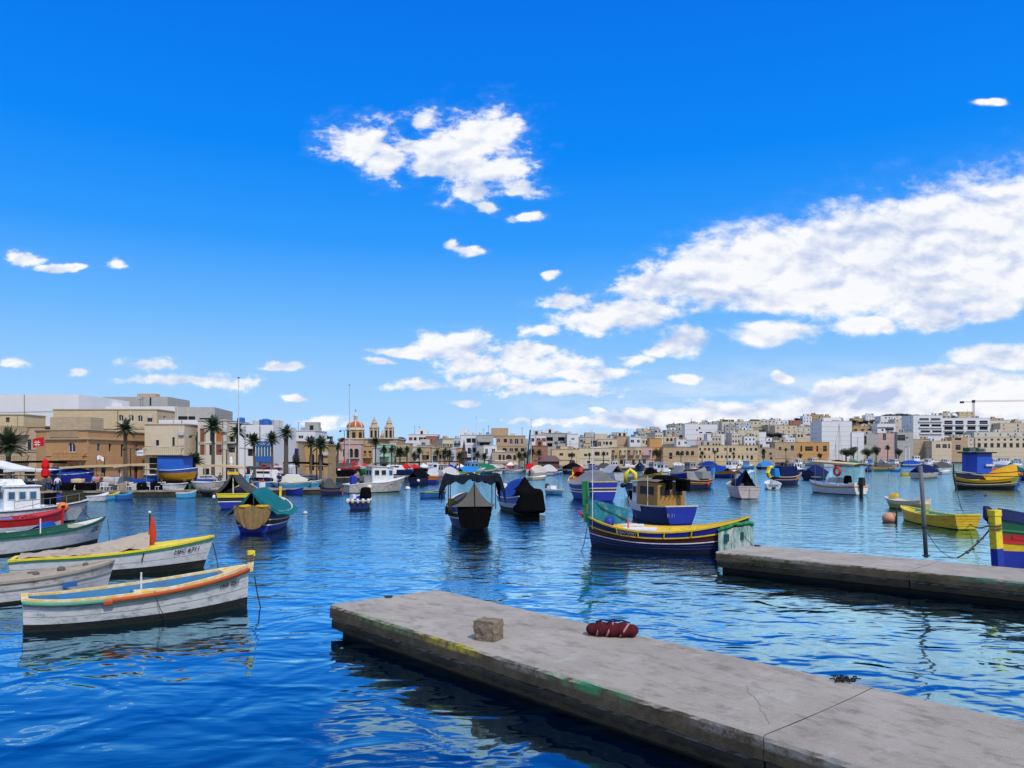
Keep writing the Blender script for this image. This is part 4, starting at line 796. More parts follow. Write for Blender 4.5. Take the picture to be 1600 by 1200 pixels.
def palm(px, yc, yb, D, label, r=2.4, tr=.2, k=0, lean=0, group='palms along the seafront'):
    D = D or DS(px) + 9; r = r * (.68 if px > 100 else .85); zb = QZ + .02 if D - DS(px) < 45 else TZ(px, D); X = X_of(px, D); zt = Z_of(yc, D)
    t = thing('palm_tree', label, 'palm tree', (X, D, zb), k * 1.7, group); h = zt - zb
    pts = [(lean * (i / 6) ** 2 * h, 0, h * i / 6) for i in range(7)]; MB().tube(pts, [tr * 1.35] + [tr * (1.05 - .25 * i / 6) for i in range(1, 6)] + [tr * 1.1], 9).build('trunk', bark, t, smooth=True)
    put('crown', CR[k % 3], t, (lean * h, 0, h), k, r / 2.6); put('dead_skirt', SK, t, (lean * h, 0, h), 0, r / 2.6)
    return t
palm(13, 698, 0, 96, 'bushy palm at the far left edge in front of the terraced house', 3.1, .32, 0)
palm(196, 672, 0, 98, 'tall palm in front of the orange corner house', 2.5, .26, 1)
palm(305, 722, 0, 95, 'short palm beside the blue tarpaulined boat on the quay', 2.2, .22, 2)
palm(333, 668, 0, 100, 'tallest palm in front of the orange shuttered flats', 2.6, .24, 0)
palm(371, 676, 0, 104, 'palm right beside the tall white mast', 2.3, .2, 1)
palm(398, 690, 0, 103, 'palm in front of the white house wall', 2.1, .19, 2, .02)
palm(426, 688, 0, 105, 'palm in front of the blue glazed balcony', 2.1, .17, 0, -.02)
palm(447, 678, 0, 106, 'thick trunked palm right of the blue glazed balcony', 2.2, .33, 1)
palm(486, 693, 0, 105, 'slender palm before the blind arches', 1.9, .17, 2)
palm(501, 697, 0, 98, 'palm standing at the end of the low quay by the small orange luzzu', 2.2, .2, 0)
for i, (px, yc, D, lb, r) in enumerate([(517, 698, 152, 'bushy palm left of the pink band club', 3.0), (528, 700, 155, 'palm touching the pink band club', 2.6), (587, 692, 158, 'slim palm left of the mint green house', 2.6), (600, 705, 158, 'low palm in front of the mint green house', 2.6), (612, 704, 160, 'dark palm right of the mint green house', 2.4),
    (625, 709, 162, 'forked looking low palm near the red canopies', 3.2), (636, 704, 166, 'palm above the white parasols', 2.1), (647, 712, 168, 'lowest palm above the white parasols', 2.0), (655, 706, 170, 'upright palm of the promenade middle', 2.3), (683, 708, 176, 'palm before the tan twin balcony house', 2.0),
    (695, 708, 178, 'left palm of the dense pair', 2.8), (702, 710, 179, 'right palm of the dense pair', 2.6), (718, 713, 190, 'low palm left of the monument', 2.3), (746, 712, 215, 'palm right of the monument', 3.0), (757, 715, 220, 'low palm by the white house', 3.0),
    (811, 713, 232, 'left palm of the kiosk group', 3.2), (820, 712, 233, 'second palm of the kiosk group', 3.0), (831, 708, 232, 'tall palm of the kiosk group', 3.4), (842, 709, 236, 'right palm of the kiosk group', 3.0), (893, 712, 246, 'single palm before the dark arched doorway', 2.4),
    (921, 711, 250, 'round headed palm before the cream block', 1.7), (943, 710, 252, 'round headed palm at the corner of the cream block', 2.2), (1064, 710, 284, 'palm before the four arches', 2.0), (1097, 709, 292, 'palm left of the long ochre terrace', 2.4), (1117, 707, 296, 'pointed palm of the ochre terrace', 2.0),
    (1146, 709, 318, 'palm in the middle of the ochre terrace', 2.0), (1193, 706, 340, 'palm before the brown old stone house', 3.2), (1228, 703, 372, 'palm right of the stone house window', 2.2), (1387, 700, 512, 'palm among the dark bushes by the grey wall', 5.0)]):
    palm(px, yc, 0, D, lb, r * .78, .17 if r < 4 else .35, i % 3)

def crown_mesh(seed, n=1400, lobes=9, flat=.8, mat=None, tri=.055):
    rn = random.Random(seed); mb = MB(); cs = []
    for i in range(lobes):
        a = rn.uniform(0, 6.28); q = rn.uniform(.1, .62); cs.append((Vector((math.cos(a) * q, math.sin(a) * q, rn.uniform(-.25, .5) * flat)), rn.uniform(.26, .5)))
    for i in range(n):
        c, r = rn.choice(cs); d = Vector((rn.gauss(0, 1), rn.gauss(0, 1), rn.gauss(0, 1))).normalized(); p = c + Vector((d.x, d.y, d.z * flat)) * r * rn.uniform(.55, 1.08)
        s_ = tri * rn.uniform(.7, 1.6); a = Vector((rn.gauss(0, 1), rn.gauss(0, 1), rn.gauss(0, 1))).normalized(); b = a.cross(d if abs(a.dot(d)) < .9 else Vector((0, 0, 1))).normalized()
        mb.add([p - a * s_, p + b * s_ * .6, p + a * s_, p - b * s_ * .6], [(0, 1, 2, 3)])
    return mb.mesh('crown', mat or tfol)
TC = [crown_mesh(1), crown_mesh(2, mat=tfol2), crown_mesh(3, flat=.55, mat=tfol2), crown_mesh(4, flat=1.1)]
def tree(px, yt, yb, wpx, D, label, k=0, group=None):
    D = D or solveD(px, yb); s = D / K; X = X_of(px, D); zb = TZ(px, D); zt = Z_of(yt, D); zl = min(zt - 1.5, Z_of(yb + (10 if D > 420 else 3), D)); r = wpx / 2 * s * (1.7 if D > 420 else 1.35)
    t = thing('tree', label, 'tree', (X, D, zb), k * 1.1, group); h = zt - zb; hz_ = max(1.2, (zt - max(zl, zb + .8)) / 2)
    tk = MB(); tk.tube([(0, 0, -.5), (.05 * r, 0, h * .4), (0, .03 * r, h * .75)], [r * .09 + .08, r * .07 + .05, .05], 7)
    for j in range(5):
        a = j * 1.26 + k; tk.tube([(0, 0, h * .4), (math.cos(a) * r * .3, math.sin(a) * r * .3, h * .6), (math.cos(a) * r * .6, math.sin(a) * r * .6, h * .78)], [r * .045 + .03, r * .03 + .02, .02], 5)
    tk.build('trunk', bark, t); put('crown', TC[k % 4], t, (0, 0, zt - zb - hz_), 0, (r, r, hz_ * 1.15)); return t
for a in [(513, 678, 688, 14, 250, 'round dark tree left of the church dome', 1), (533, 682, 690, 12, 240, 'low tree touching the church transept', 0), (572, 682, 687, 20, 330, 'flat tree between the dome and the left bell tower', 2), (623, 681, 690, 18, 320, 'broad green tree right of the bell towers', 0), (632, 684, 690, 8, 322, 'small tree at the skyline right of the bell towers', 3),
          (1048, 660, 672, 13, 0, 'left tree of the clump on the ridge', 0), (1060, 659, 670, 15, 0, 'right tree of the clump on the ridge', 0), (1068, 664, 671, 7, 0, 'small bush tree at the right of the ridge clump', 3), (945, 677, 686, 12, 320, 'round tree on the skyline above the stepped cream houses', 2), (968, 678, 684, 9, 330, 'low tree on the skyline left of the ridge', 2),
          (1204, 675, 688, 17, 0, 'left dark tree beside the cream hillside block', 1), (1217, 673, 690, 13, 0, 'middle dark tree of the hillside pair', 1), (1229, 676, 692, 14, 0, 'right dark tree of the hillside group', 1), (1027, 697, 718, 14, 285, 'black green tree in front of the orange gable', 1), (1019, 700, 718, 8, 284, 'dark shrub tree by the pinkish house', 1),
          (1226, 655, 668, 5, 0, 'narrow cypress on the crest', 1), (1207, 651, 657, 6, 0, 'tiny round tree on the crest', 1), (1181, 655, 660, 9, 0, 'flat bush tree on the crest near the pyramid roof', 2),
          (1334, 654, 666, 9, 0, 'left tree behind the white wing', 1), (1344, 657, 666, 9, 0, 'round tree behind the white wing', 1), (1353, 655, 666, 10, 0, 'dark tree above the arched brown house', 1), (1363, 654, 666, 8, 0, 'olive tree right of the arched brown house', 0),
          (1390, 644, 652, 26, 0, 'left umbrella pine above the long white villa', 2), (1405, 643, 652, 26, 0, 'right umbrella pine above the long white villa', 2), (1418, 646, 653, 12, 0, 'small pine at the end of the pine row', 2), (1432, 644, 650, 18, 660, 'pine behind the arched balcony apartments', 2), (1466, 646, 652, 16, 665, 'pine on the crest between the apartments', 2), (1488, 646, 653, 14, 660, 'dark tree before the white chapel', 1), (1558, 651, 658, 12, 660, 'tree right of the yellow crest house', 2),
          (1322, 697, 710, 16, 508, 'dark bush tree at the foot of the huge white wall', 1), (1333, 694, 709, 14, 509, 'olive bush tree at the foot of the white wing', 0), (1355, 697, 709, 15, 512, 'bush tree left of the seafront palm', 1), (1369, 692, 709, 11, 514, 'taller bush tree next to the seafront palm', 1), (1280, 672, 684, 6, 0, 'slim tree beside the huge blank wall', 1), (1404, 697, 708, 10, 514, 'bush tree before the square window house', 1),
          (1250, 705, 712, 6, 440, 'potted bush tree left of the orange restaurant doors', 1), (1281, 705, 712, 6, 440, 'potted bush tree right of the orange restaurant doors', 1), (1245, 651, 658, 9, 0, 'bush tree behind the dark brown roofed house', 2), (463, 700, 740, 10, 112, 'dark climbing tree between the blue closed balcony and the arches', 1)]:
    tree(*a)

# scrub and small garden bushes scattered over the slope, one mass nobody could count
def scrub():
    rn = random.Random(44); mb = MB()
    for i in range(420):
        px = rn.uniform(930, 1700); o = rn.uniform(60, 420); D = DS(px) + o; X = X_of(px, D); z = TZ(px, D); R_ = rn.uniform(1.2, 3.4)
        for k in range(34):
            dv = Vector((rn.gauss(0, 1), rn.gauss(0, 1), abs(rn.gauss(0, .8)))).normalized() * R_ * rn.uniform(.5, 1); p = Vector((X, D, z)) + dv; s_ = rn.uniform(.3, .7); a = Vector((rn.gauss(0, 1), rn.gauss(0, 1), rn.gauss(0, 1))).normalized() * s_; b = a.cross(Vector((.3, .2, 1))).normalized() * s_
            mb.add([p - a, p + b, p + a, p - b], [(0, 1, 2, 3)])
    o = mb.build('hillside_scrub', tfol2); kind(o, 'stuff'); tag(o, 'dark scrub and garden bushes scattered between the houses on the hill', 'bushes')
scrub()
# ---------------------------------------------------------------- boats
class Boat: pass
def boat(label, s, b, B, hs, hm, hb, bands, gun=white, inside=white, ts=0.0, tm=.48, draft=.45, rb=.5, rs=.35, deck=(), thwarts=(), rails=(), N=18, cat='fishing boat', name='luzzu', group=None, z0=0.0, pw=2.2, gw=.07, floor=.12, heel=0, tl=.42, seams=()):
    """s, b: photo pixels of stern and bow on the waterline (third value: explicit distance)"""
    def pos(q):
        return Vector((X_of(q[0], q[2]), q[2], z0)) if len(q) == 3 else W(q[0], q[1], z0)
    ps, pb = pos(s), pos(b); L_ = (pb - ps).length; c = (ps + pb) / 2; rz = math.atan2(pb.y - ps.y, pb.x - ps.x)
    q = Boat(); q.L, q.B, q.rz, q.c = L_, B, rz, c
    t = q.o = thing(name, label, cat, c, rz, group)
    if heel: t.rotation_euler[0] = R(heel)
    def hbm(tt):
        if tt >= tm: u = (tt - tm) / (1 - tm); return B / 2 * max(0, 1 - u ** pw) ** .8
        u = (tm - tt) / tm; return B / 2 * (ts + (1 - ts) * max(0, 1 - u ** pw) ** .8)
    def sheer(tt): return hm + (hb - hm) * ((tt - tl) / (1 - tl)) ** 2 if tt > tl else hm + (hs - hm) * ((tl - tt) / tl) ** 2
    def keel(tt): u = abs(2 * tt - 1); return -draft * (1 - u ** 4 * (.5 if ts and tt < .5 else .9))
    def hp(tt, w, side=1, off=0.0):
        """w: 0 at the waterline, 1 at the sheer"""
        sh = sheer(tt); z = sh * w; kz = keel(tt) - .02; v = max(0, min(1, (z - kz) / (sh - kz))); u = abs(2 * tt - 1)
        e = .26 + .42 * u ** 3 if not (ts and tt < .5) else .26
        y = hbm(tt) * v ** e; ww = max(-.3, w)
        x = -L_ / 2 - rs * ww + (L_ + (rs + rb) * ww) * tt
        return Vector((x, side * (y + off), z))
    q.hp, q.sheer, q.hb_, q.t = hp, sheer, hbm, t
    T = [i / N for i in range(N + 1)]
    def sink(ww, tt): return ww
    def strip(w0, w1, nm, mat, rows, off=0.0, low=False):
        mb = MB()
        for sd_ in (1, -1):
            R_ = []
            for k in range(rows + 1):
                w = w0 + (w1 - w0) * k / rows; R_.append([hp(tt, w, sd_, off) for tt in T])
            mb.grid(R_)
        if ts > 0:
            for k in range(rows):
                wa, wb = w0 + (w1 - w0) * k / rows, w0 + (w1 - w0) * (k + 1) / rows
                mb.add([hp(0, wa, 1, off), hp(0, wa, -1, off), hp(0, wb, -1, off), hp(0, wb, 1, off)], [(0, 1, 2, 3)])
        return mb.build(nm, mat, t, smooth=True)
    for i, bd in enumerate(bands):
        w0, w1, mat, nm = bd
        if i == 0:
            mb = MB()
            for sd_ in (1, -1):
                R_ = []
                for k in range(4):
                    fr = k / 3; R_.append([Vector((hp(tt, 0, 1).x + (0), sd_ * hbm(tt) * max(0, (fr * -keel(tt)) / (sheer(tt) - keel(tt))) ** (.26 + .42 * abs(2 * tt - 1) ** 3) * (1 if k else 0), keel(tt) * (1 - fr))) for tt in T])
                mb.grid(R_)
                mb.grid([[hp(tt, w1 * k / 3, sd_) for tt in T] for k in range(4)])
            if ts > 0:
                for k in range(3): mb.add([hp(0, w1 * k / 3, 1), hp(0, w1 * k / 3, -1), hp(0, w1 * (k + 1) / 3, -1), hp(0, w1 * (k + 1) / 3, 1)], [(0, 1, 2, 3)])
            mb.build(nm, mat, t, smooth=True)
        else: strip(w0, w1, nm, mat, 2)
    if z0 < .2: strip(.0, .07, 'waterline_growth', growth, 1, .006)
    for r in list(rails) + [(w_, seam, .0035) for w_ in seams]:
        w, mat = r[0], r[1]; wd = r[2] if len(r) > 2 else .035; mb = MB()
        for sd_ in (1, -1):
            a = [hp(tt, w, sd_, 0) + Vector((0, 0, -wd)) for tt in T]; b_ = [hp(tt, w, sd_, wd) + Vector((0, 0, -wd)) for tt in T]; c_ = [hp(tt, w, sd_, wd) + Vector((0, 0, wd)) for tt in T]; d_ = [hp(tt, w, sd_, 0) + Vector((0, 0, wd)) for tt in T]
            mb.grid([a, b_, c_, d_])
        if ts > 0: y = hp(0, w).y; x = hp(0, w).x; z = hp(0, w).z; mb.b2(x - wd, x, -y - wd, y + wd, z - wd, z + wd)
        mb.build('rubbing_strake' if mat is not seam else 'plank_seam', mat, t)
    # gunwale: outer, top, inner
    mb = MB()
    for sd_ in (1, -1):
        rws = []
        for (o_, zz) in ((.03, -.05), (.03, .03), (-gw, .03), (-gw, -.06)):
            rr_ = []
            for tt in T:
                p = hp(tt, 1, sd_, 0); y = max(0, abs(p.y) + (o_ if abs(p.y) > .001 or o_ > 0 else 0)); rr_.append(Vector((p.x, sd_ * max(y, 0.0), p.z + zz)))
            rws.append(rr_)
        mb.grid(rws)
    if ts > 0:
        p = hp(0, 1); mb.b2(p.x - .03, p.x + gw, -p.y - .03, p.y + .03, p.z - .051, p.z + .031)
    mb.build('gunwale', gun, t)
    # inside planking and floor
    mb = MB(); fl = []
    for sd_ in (1, -1):
        a = []; b_ = []; f_ = []
        for tt in T:
            p = hp(tt, 1, sd_); yi = max(0, abs(p.y) - gw); xx = p.x; a.append(Vector((xx, sd_ * yi, p.z - .03)))
            zf = min(p.z - .1, floor); pf = hp(tt, max(0, zf / p.z), sd_); yf = max(0, min(abs(pf.y) - gw, yi)); b_.append(Vector((pf.x + (.06 if tt == 0 else -.10 if tt == 1 else 0), sd_ * yf, zf)))
        mb.grid([a, b_]); fl.append(b_)
    mb.grid(fl)
    if ts > 0:
        a, b_ = hp(0, 1), fl[0][0]; mb.add([(a.x + gw, a.y - gw, a.z - .03), (a.x + gw, -a.y + gw, a.z - .03), (b_.x + gw, -b_.y, b_.z), (b_.x + gw, b_.y, b_.z)], [(0, 1, 2, 3)])
    mb.build('interior', inside, t)
    for d in deck:
        t0, t1, mat, dz = d[:4]; TT = [t0 + (t1 - t0) * i / 8 for i in range(9)]; mb = MB(); rws = []
        for fr in (1, .5, 0, -.5, -1):
            rws.append([Vector((hp(tt, 1).x, fr * max(0, hp(tt, 1).y - gw * .7), sheer(tt) + dz + .06 * (1 - fr * fr))) for tt in TT])
        mb.grid(rws)
        for tt in (t0, t1):
            p = hp(tt, 1); y = max(0, p.y - gw * .7); zz = sheer(tt) + dz
            if y > .05: mb.add([(p.x, y, zz), (p.x, 0, zz + .06), (p.x, -y, zz), (p.x, -y, zz - .16), (p.x, y, zz - .16)], [(0, 1, 2, 3, 4)])
        mb.build('deck', mat, t)
    for th in thwarts:
        tt, mat = th[0], th[1]; p = hp(tt, .8); MB().b2(p.x - .13, p.x + .13, -p.y + gw + .02, p.y - gw - .02, p.z - .04, p.z).build('thwart', mat, t)
    return q
def stem(q, at, top, mat, w=.12, rake=.0, cap=None, foot=-.2, dep=.16, low=True):
    """stem or stern post rising to height top at bow (at=1) or stern (at=0)"""
    sg = 1 if at else -1; p0 = q.hp(at, 0); p1 = q.hp(at, 1); z1 = p1.z; mb = MB()
    pts = [(p0.x + sg * .02, foot), (p0.x + sg * .04, 0), (p1.x + sg * .04, z1), (p1.x + sg * (.04 + rake), top)]
    if not low: pts[0] = (p1.x + sg * .02, z1 - .2); pts[1] = (p1.x + sg * .03, z1 - .1)
    vs = []
    for x, z in pts: vs += [(x - sg * dep * .5, -w / 2, z), (x + sg * dep * .5, -w / 2, z), (x + sg * dep * .5, w / 2, z), (x - sg * dep * .5, w / 2, z)]
    fs = [(i * 4 + k, i * 4 + (k + 1) % 4, i * 4 + 4 + (k + 1) % 4, i * 4 + 4 + k) for i in range(3) for k in range(4)] + [(12, 13, 14, 15)]
    mb.add(vs, fs); o = mb.build('stem_post', mat, q.o)
    if cap: MB().box((p1.x + sg * (.04 + rake), 0, top + .001), (dep * 1.25, w * 1.3, .16)).build('post_cap', cap, o)
    return o
def tent(q, t0, t1, z0, z1, zm, mat, name='canvas_cover', over=.06, edge=0.02, p=1.5, ends=(None, None), wr=.03, skirt=0, yo=0, n=18, wf=1.0):
    """cloth over a ridge from height z0 (at t0) through zm to z1 (at t1), edges lashed to the gunwale"""
    rows = []; m = 7; sdv = sum(map(ord, q.o['label'])) % 97
    for i in range(n + 1):
        f = i / n; tt = t0 + (t1 - t0) * f; zr = (1 - f) * (1 - 2 * f) * z0 + 4 * f * (1 - f) * zm + f * (2 * f - 1) * z1; P_ = q.hp(tt, 1); ed = (P_.y + over) * wf; ze = P_.z + edge; r = []
        for k in range(-m, m + 1):
            a = abs(k) / m; z = zr + (ze - zr) * (1 - (1 - a) ** p); y = ed * k / m + yo * (1 - a)
            nn = (noise.noise(Vector((P_.x * 2.1, k * .9, sdv))) + .6 * noise.noise(Vector((P_.x * 5.5, k * .5, sdv + 9)))) * (wr + .02) * (1 - .5 * (1 - a)); r.append(Vector((P_.x, y, z + nn)))
        if skirt: r = [Vector((r[0].x, r[0].y - .01, r[0].z - skirt))] + r + [Vector((r[-1].x, r[-1].y + .01, r[-1].z - skirt))]
        rows.append(r)
    mb = MB(); mb.grid(rows); o = mb.build(name, mat, q.o, smooth=True)
    for e_, r in zip(ends, (rows[0], rows[-1])):
        if e_:
            ms = MB(); k = len(r); base = [Vector((v.x, v.y, min(r[0].z, r[-1].z) - .02)) for v in r]; ms.grid([base, r]); ms.build('canvas_end', e_, q.o)
    return o
def box_cover(q, t0, t1, z1, mat, wf=.9, name='canvas_cover', zb=None, taper=.85):
    a, b = q.hp(t0, 1), q.hp(t1, 1); w = max(a.y, b.y) * wf * 2; zl = (a.z + b.z) / 2 - .1 if zb is None else zb
    o = MB().box(((a.x + b.x) / 2, 0, (zl + z1) / 2), (b.x - a.x, w, z1 - zl), top=(taper, taper * .9)).build(name, mat, q.o); return bev(o, .12, 3)
def cabin(q, x0, x1, w, z0, z1, mat, roof=None, wins=1, taper=.94, glassm=None, name='cabin', side_w=2, front=1, roof_over=.12, roof_t=.07, y0=0, frame=None):
    """deckhouse with framed windows on all four sides; x0 aft, x1 forward"""
    c = ((x0 + x1) / 2, y0, (z0 + z1) / 2); o = MB().box(c, (x1 - x0, w, z1 - z0), top=(taper, taper)).build(name, mat, q.o); bev(o, .03)
    if roof: r = MB().box((c[0], y0, z1 + roof_t / 2 + .004), ((x1 - x0) * taper + roof_over * 2, w * taper + roof_over * 2, roof_t)).build('cabin_roof', roof, q.o); bev(r, .025)
    fm = frame or mat; hh = (z1 - z0) * .34; zc = z0 + (z1 - z0) * .66; ins = (1 - taper) * .66
    def win(cx, cy, rz, ww):
        f = MB(); f.b2(-ww / 2, ww / 2, -.035, .0, -hh / 2, hh / 2); a = f.build('window', fm if fm != mat else lgrey, o); a.location = (cx, cy, zc); a.rotation_euler = (0, 0, rz)
        g = MB(); g.b2(-ww / 2 + .05, ww / 2 - .05, -.045, -.036, -hh / 2 + .05, hh / 2 - .05); g.build('pane', glassm or glass, a)
    if wins:
        wy = w / 2 * (1 - ins) + .012; L_ = x1 - x0
        for sg in (-1, 1):
            for k in range(side_w):
                cx = x0 + L_ * (k + .5) / side_w * .86 + L_ * .07; win(cx, y0 + sg * wy, 0 if sg < 0 else math.pi, L_ / side_w * .62)
        for sg in (-1, 1):
            if front or sg > 0:
                for k in (-1, 1): win((x1 if sg > 0 else x0) - sg * (L_ / 2) * ins + sg * .012, y0 + k * w * .22, math.pi / 2 if sg > 0 else -math.pi / 2, w * .34)
    return o
def bimini(q, x0, x1, w, z, mat, posts=None, zb=None, sl=0.0, arch=.12, name='awning', pm=None):
    posts = posts if posts is not None else [(x0 + .1, 1), (x0 + .1, -1), (x1 - .1, 1), (x1 - .1, -1), ((x0 + x1) / 2, 1), ((x0 + x1) / 2, -1)]
    rows = []; bot = []
    for i in range(9):
        f = i / 8; rows.append([Vector((x0 + (x1 - x0) * f, w / 2 * k / 4, z + sl * (f - .5) + arch * (1 - (k / 4) ** 2) + .02 * noise.noise(Vector((i * .8, k, w))))) for k in range(-4, 5)])
    mb = MB(); mb.grid(rows); mb.grid([[v - Vector((0, 0, .05)) for v in r] for r in rows]); mb.grid([rows[0], [v - Vector((0, 0, .05)) for v in rows[0]]]); mb.grid([rows[-1], [v - Vector((0, 0, .05)) for v in rows[-1]]])
    mb.grid([[r[0] for r in rows], [r[0] - Vector((0, 0, .22)) for r in rows]]); mb.grid([[r[-1] for r in rows], [r[-1] - Vector((0, 0, .22)) for r in rows]])
    o = mb.build(name, mat, q.o, smooth=False)
    for x, sg in posts:
        MB().tube([(x, sg * (w / 2 - .06), zb if zb is not None else q.sheer(.5)), (x, sg * (w / 2 - .06), z + sl * ((x - x0) / (x1 - x0) - .5))], .022, 6).build('awning_post', pm or steel, q.o)
    return o
def outboard(q, up=False, big=1.0, y=0, mat=None):
    p = q.hp(0, 1); x, z = p.x - .15, p.z; s = big; o = MB().box((x - .05 * s, y, z + .25 * s), (.42 * s, .34 * s, .55 * s), top=(.8, .75)).build('outboard_motor', mat or black, q.o); bev(o, .07, 3)
    MB().box((x - .02 * s, y, z - .35 * s), (.2 * s, .12 * s, .75 * s)).build('motor_leg', black, o)
    f = MB(); f.box((x - .02 * s, y, z - .72 * s), (.45 * s, .14 * s, .12 * s)); f.box((x - .02, y, z - .9 * s), (.16 * s, .03, .3 * s)); f.build('gear_case', black, o)
    MB().box((x + .18, y, z - .05), (.16, .26, .3)).build('bracket', dsteel, o); return o
def fender(q, tt, side, mat, r=.13, w=.75, ball=False, ln=.5):
    p = q.hp(tt, w, side, r * .9); m = MB()
    if ball: m.ball(p, r, 14)
    else: m.lathe([(.01, -ln / 2), (r * .7, -ln / 2 + .04), (r, -ln / 2 + .12), (r, ln / 2 - .12), (r * .7, ln / 2 - .04), (.02, ln / 2)], 10, p)
    o = m.build('fender', mat, q.o, smooth=True); g = q.hp(tt, 1, side, .03); MB().tube([p + Vector((0, 0, r)), g], .012, 4).build('lanyard', rope_d, o); return o
def mast(q, x, z0, z1, r=.04, mat=None, y=0, stays=(), name='mast'):
    o = MB().tube([(x, y, z0), (x, y, z1)], [r, r * .5], 6).build(name, mat or white, q.o)
    for (a, b) in stays: MB().tube([a, b], .008, 4).build('stay', dsteel, o)
    return o
def hull_text(q, s, tt, w, side, size, mat, sh=0, name='registration'):
    p = q.hp(tt, w, side, .02); p2 = q.hp(tt + .04, w, side, .02); p3 = q.hp(tt, w + .06, side, .02); d = (p2 - p).normalized(); upv = (p3 - p).normalized(); 
    if side > 0: d = -d
    nrm = d.cross(upv).normalized(); upv = nrm.cross(d); m = Matrix((d, upv, nrm)).transposed(); return text(s, size, mat, q.o, p + nrm * .015, m.to_euler(), name, sh)
def eye(q, tt, w, side):
    p = q.hp(tt, w, side, .03); p2 = q.hp(tt + .03, w, side, .03); d = (p2 - p).normalized(); m = MB(); a = math.atan2(d.y, d.x)
    for r, mi, o_ in ((.13, 0, 0), (.08, 1, .012), (.035, 2, .02)):
        n = 12; nrm = Vector((-d.y, d.x, 0)) * (1 if side > 0 else -1); c = p + nrm * o_; up = Vector((0, 0, 1)); m.add([c + (d * math.cos(g * math.pi / 6) * 1.4 + up * math.sin(g * math.pi / 6)) * r for g in range(n)], [tuple(range(n))], mi)
    return m.build('painted_eye', [white, mblue, black], q.o)
def luzzu_bands(bot, mid, top, wl=None, a=.5, b=.74):
    return [(0, a, bot, 'hull'), (a, b, mid, 'middle_band'), (b, 1, top, 'top_band')]
def deck_clutter(q, n, seed, mats, t0=.2, t1=.8, z=None, s=.35):
    rn = random.Random(seed)
    for i in range(n):
        tt = rn.uniform(t0, t1); p = q.hp(tt, 1); w = s * rn.uniform(.6, 1.3); zz = (p.z - .05 if z is None else z); yy = rn.uniform(-.5, .5) * p.y
        k = rn.random(); m = rn.choice(mats)
        if k < .45: bev(MB().box((p.x, yy, zz + w * .3), (w * 1.2, w, w * .6), rn.uniform(0, 3)).build('crate', m, q.o), .02)
        elif k < .75: MB().ball((p.x, yy, zz + w * .35), w * .42, 10, sz=.8).build('float', m, q.o, smooth=True)
        else:
            mm = MB(); [mm.torus((p.x, yy, zz + .05 + .05 * j), w * (.45 - .03 * j), .03, 'z', 14, 5) for j in range(3)]; mm.build('rope_coil', m, q.o)

# ---- foreground left
q = boat('old white wooden boat with a blue inside and orange and green rope round it', (36, 985), (386, 948), 1.95, .88, .80, 1.27,
         [(0, .24, antif, 'bottom'), (.24, 1, white_d, 'hull')], yellow_w, inblue, ts=.45, tm=.45, rb=.06, rs=.02, deck=[(.86, .99, yellow_w, -.02)], thwarts=[(.2, inblue), (.48, inblue), (.72, inblue)], N=30, name='wooden_boat', cat='boat', gw=.13, tl=.18, seams=(.48, .66))
stem(q, 1, 1.62, yellow_w, .13, .02, cap=yellow2, low=False); MB().tube([(q.hp(1, 1).x + .04 + .11 * math.cos(a), .1 * math.sin(a), 1.36 + .012 * a) for a in [i * .5 for i in range(40)]], .022, 5).build('rope_lashing', rope_m, q.o)
def braid(q, t0, t1, mat, w=.90, r=.045, name='rope_fender', nn=90, sides=(-1,)):
    m = MB()
    for sd_ in sides:
        for ph in (0, 2.1, 4.2):
            m.tube([q.hp(t0 + (t1 - t0) * i / nn, w, sd_, .05) + Vector((0, math.cos(i * 1.1 + ph) * .028, math.sin(i * 1.1 + ph) * .045)) for i in range(nn + 1)], r * .6, 5)
    return m.build(name, mat, q.o, smooth=True)
braid(q, .0, .34, rope_g); braid(q, .31, 1.0, rope_o, nn=140); braid(q, .34, .92, rope_g, w=.83, r=.02, nn=120)
m = MB(); [m.ball(q.hp(.315 + .012 * (k % 3), .88 - .03 * (k // 3), -1, .07), .06, 6) for k in range(9)]; m.build('rope_knot', rope_o, q.o)
hull_text(q, 'MFA 7201', .885, .70, -1, .17, black, .3)
MB().b2(-.12, .02, -.62, -.2, .42, .46).build('loose_board', white, q.o).location = (-1.0, 0, 0); o = MB().box((-.75, .1, .62), (.5, .28, .05), .1).build('bench_board', white, q.o)
MB().b2(-.35, .75, -.93, -.72, .86, .93).build('engine_box_lid', yellow_w, q.o); MB().tube([(-.1, -.35, .2), (-.1, -.35, 1.15), (-.1, -.35, 1.34)], .025, 6).build('tiller_post', white, q.o)
MB().tube([q.hp(.52, 1, -1, .05), q.hp(.55, .4, -1, .09), q.hp(.58, .1, -1, .12)], .012, 4).build('line', rope_d, q.o)
q = boat('white boat with a yellow gunwale, a beige tarpaulin and a furled rust coloured sail', (20, 903), (318, 887), 2.2, .72, .80, 1.30, [(0, .26, antif, 'bottom'), (.26, 1, white, 'hull')], yellow2, white_g, ts=.62, tm=.42, rb=.42, rs=.02,
         deck=[(.60, .99, yellow2, -.01)], rails=[(.90, green, .03)], N=26, name='wooden_boat', cat='boat', gw=.14, tl=.2, seams=(.5,))
tent(q, .04, .66, .9, 1.6, 1.12, c_beige, p=1.3, wr=.13, edge=.04, n=26, over=-.04, ends=(c_beige, c_beige), name='tarpaulin')
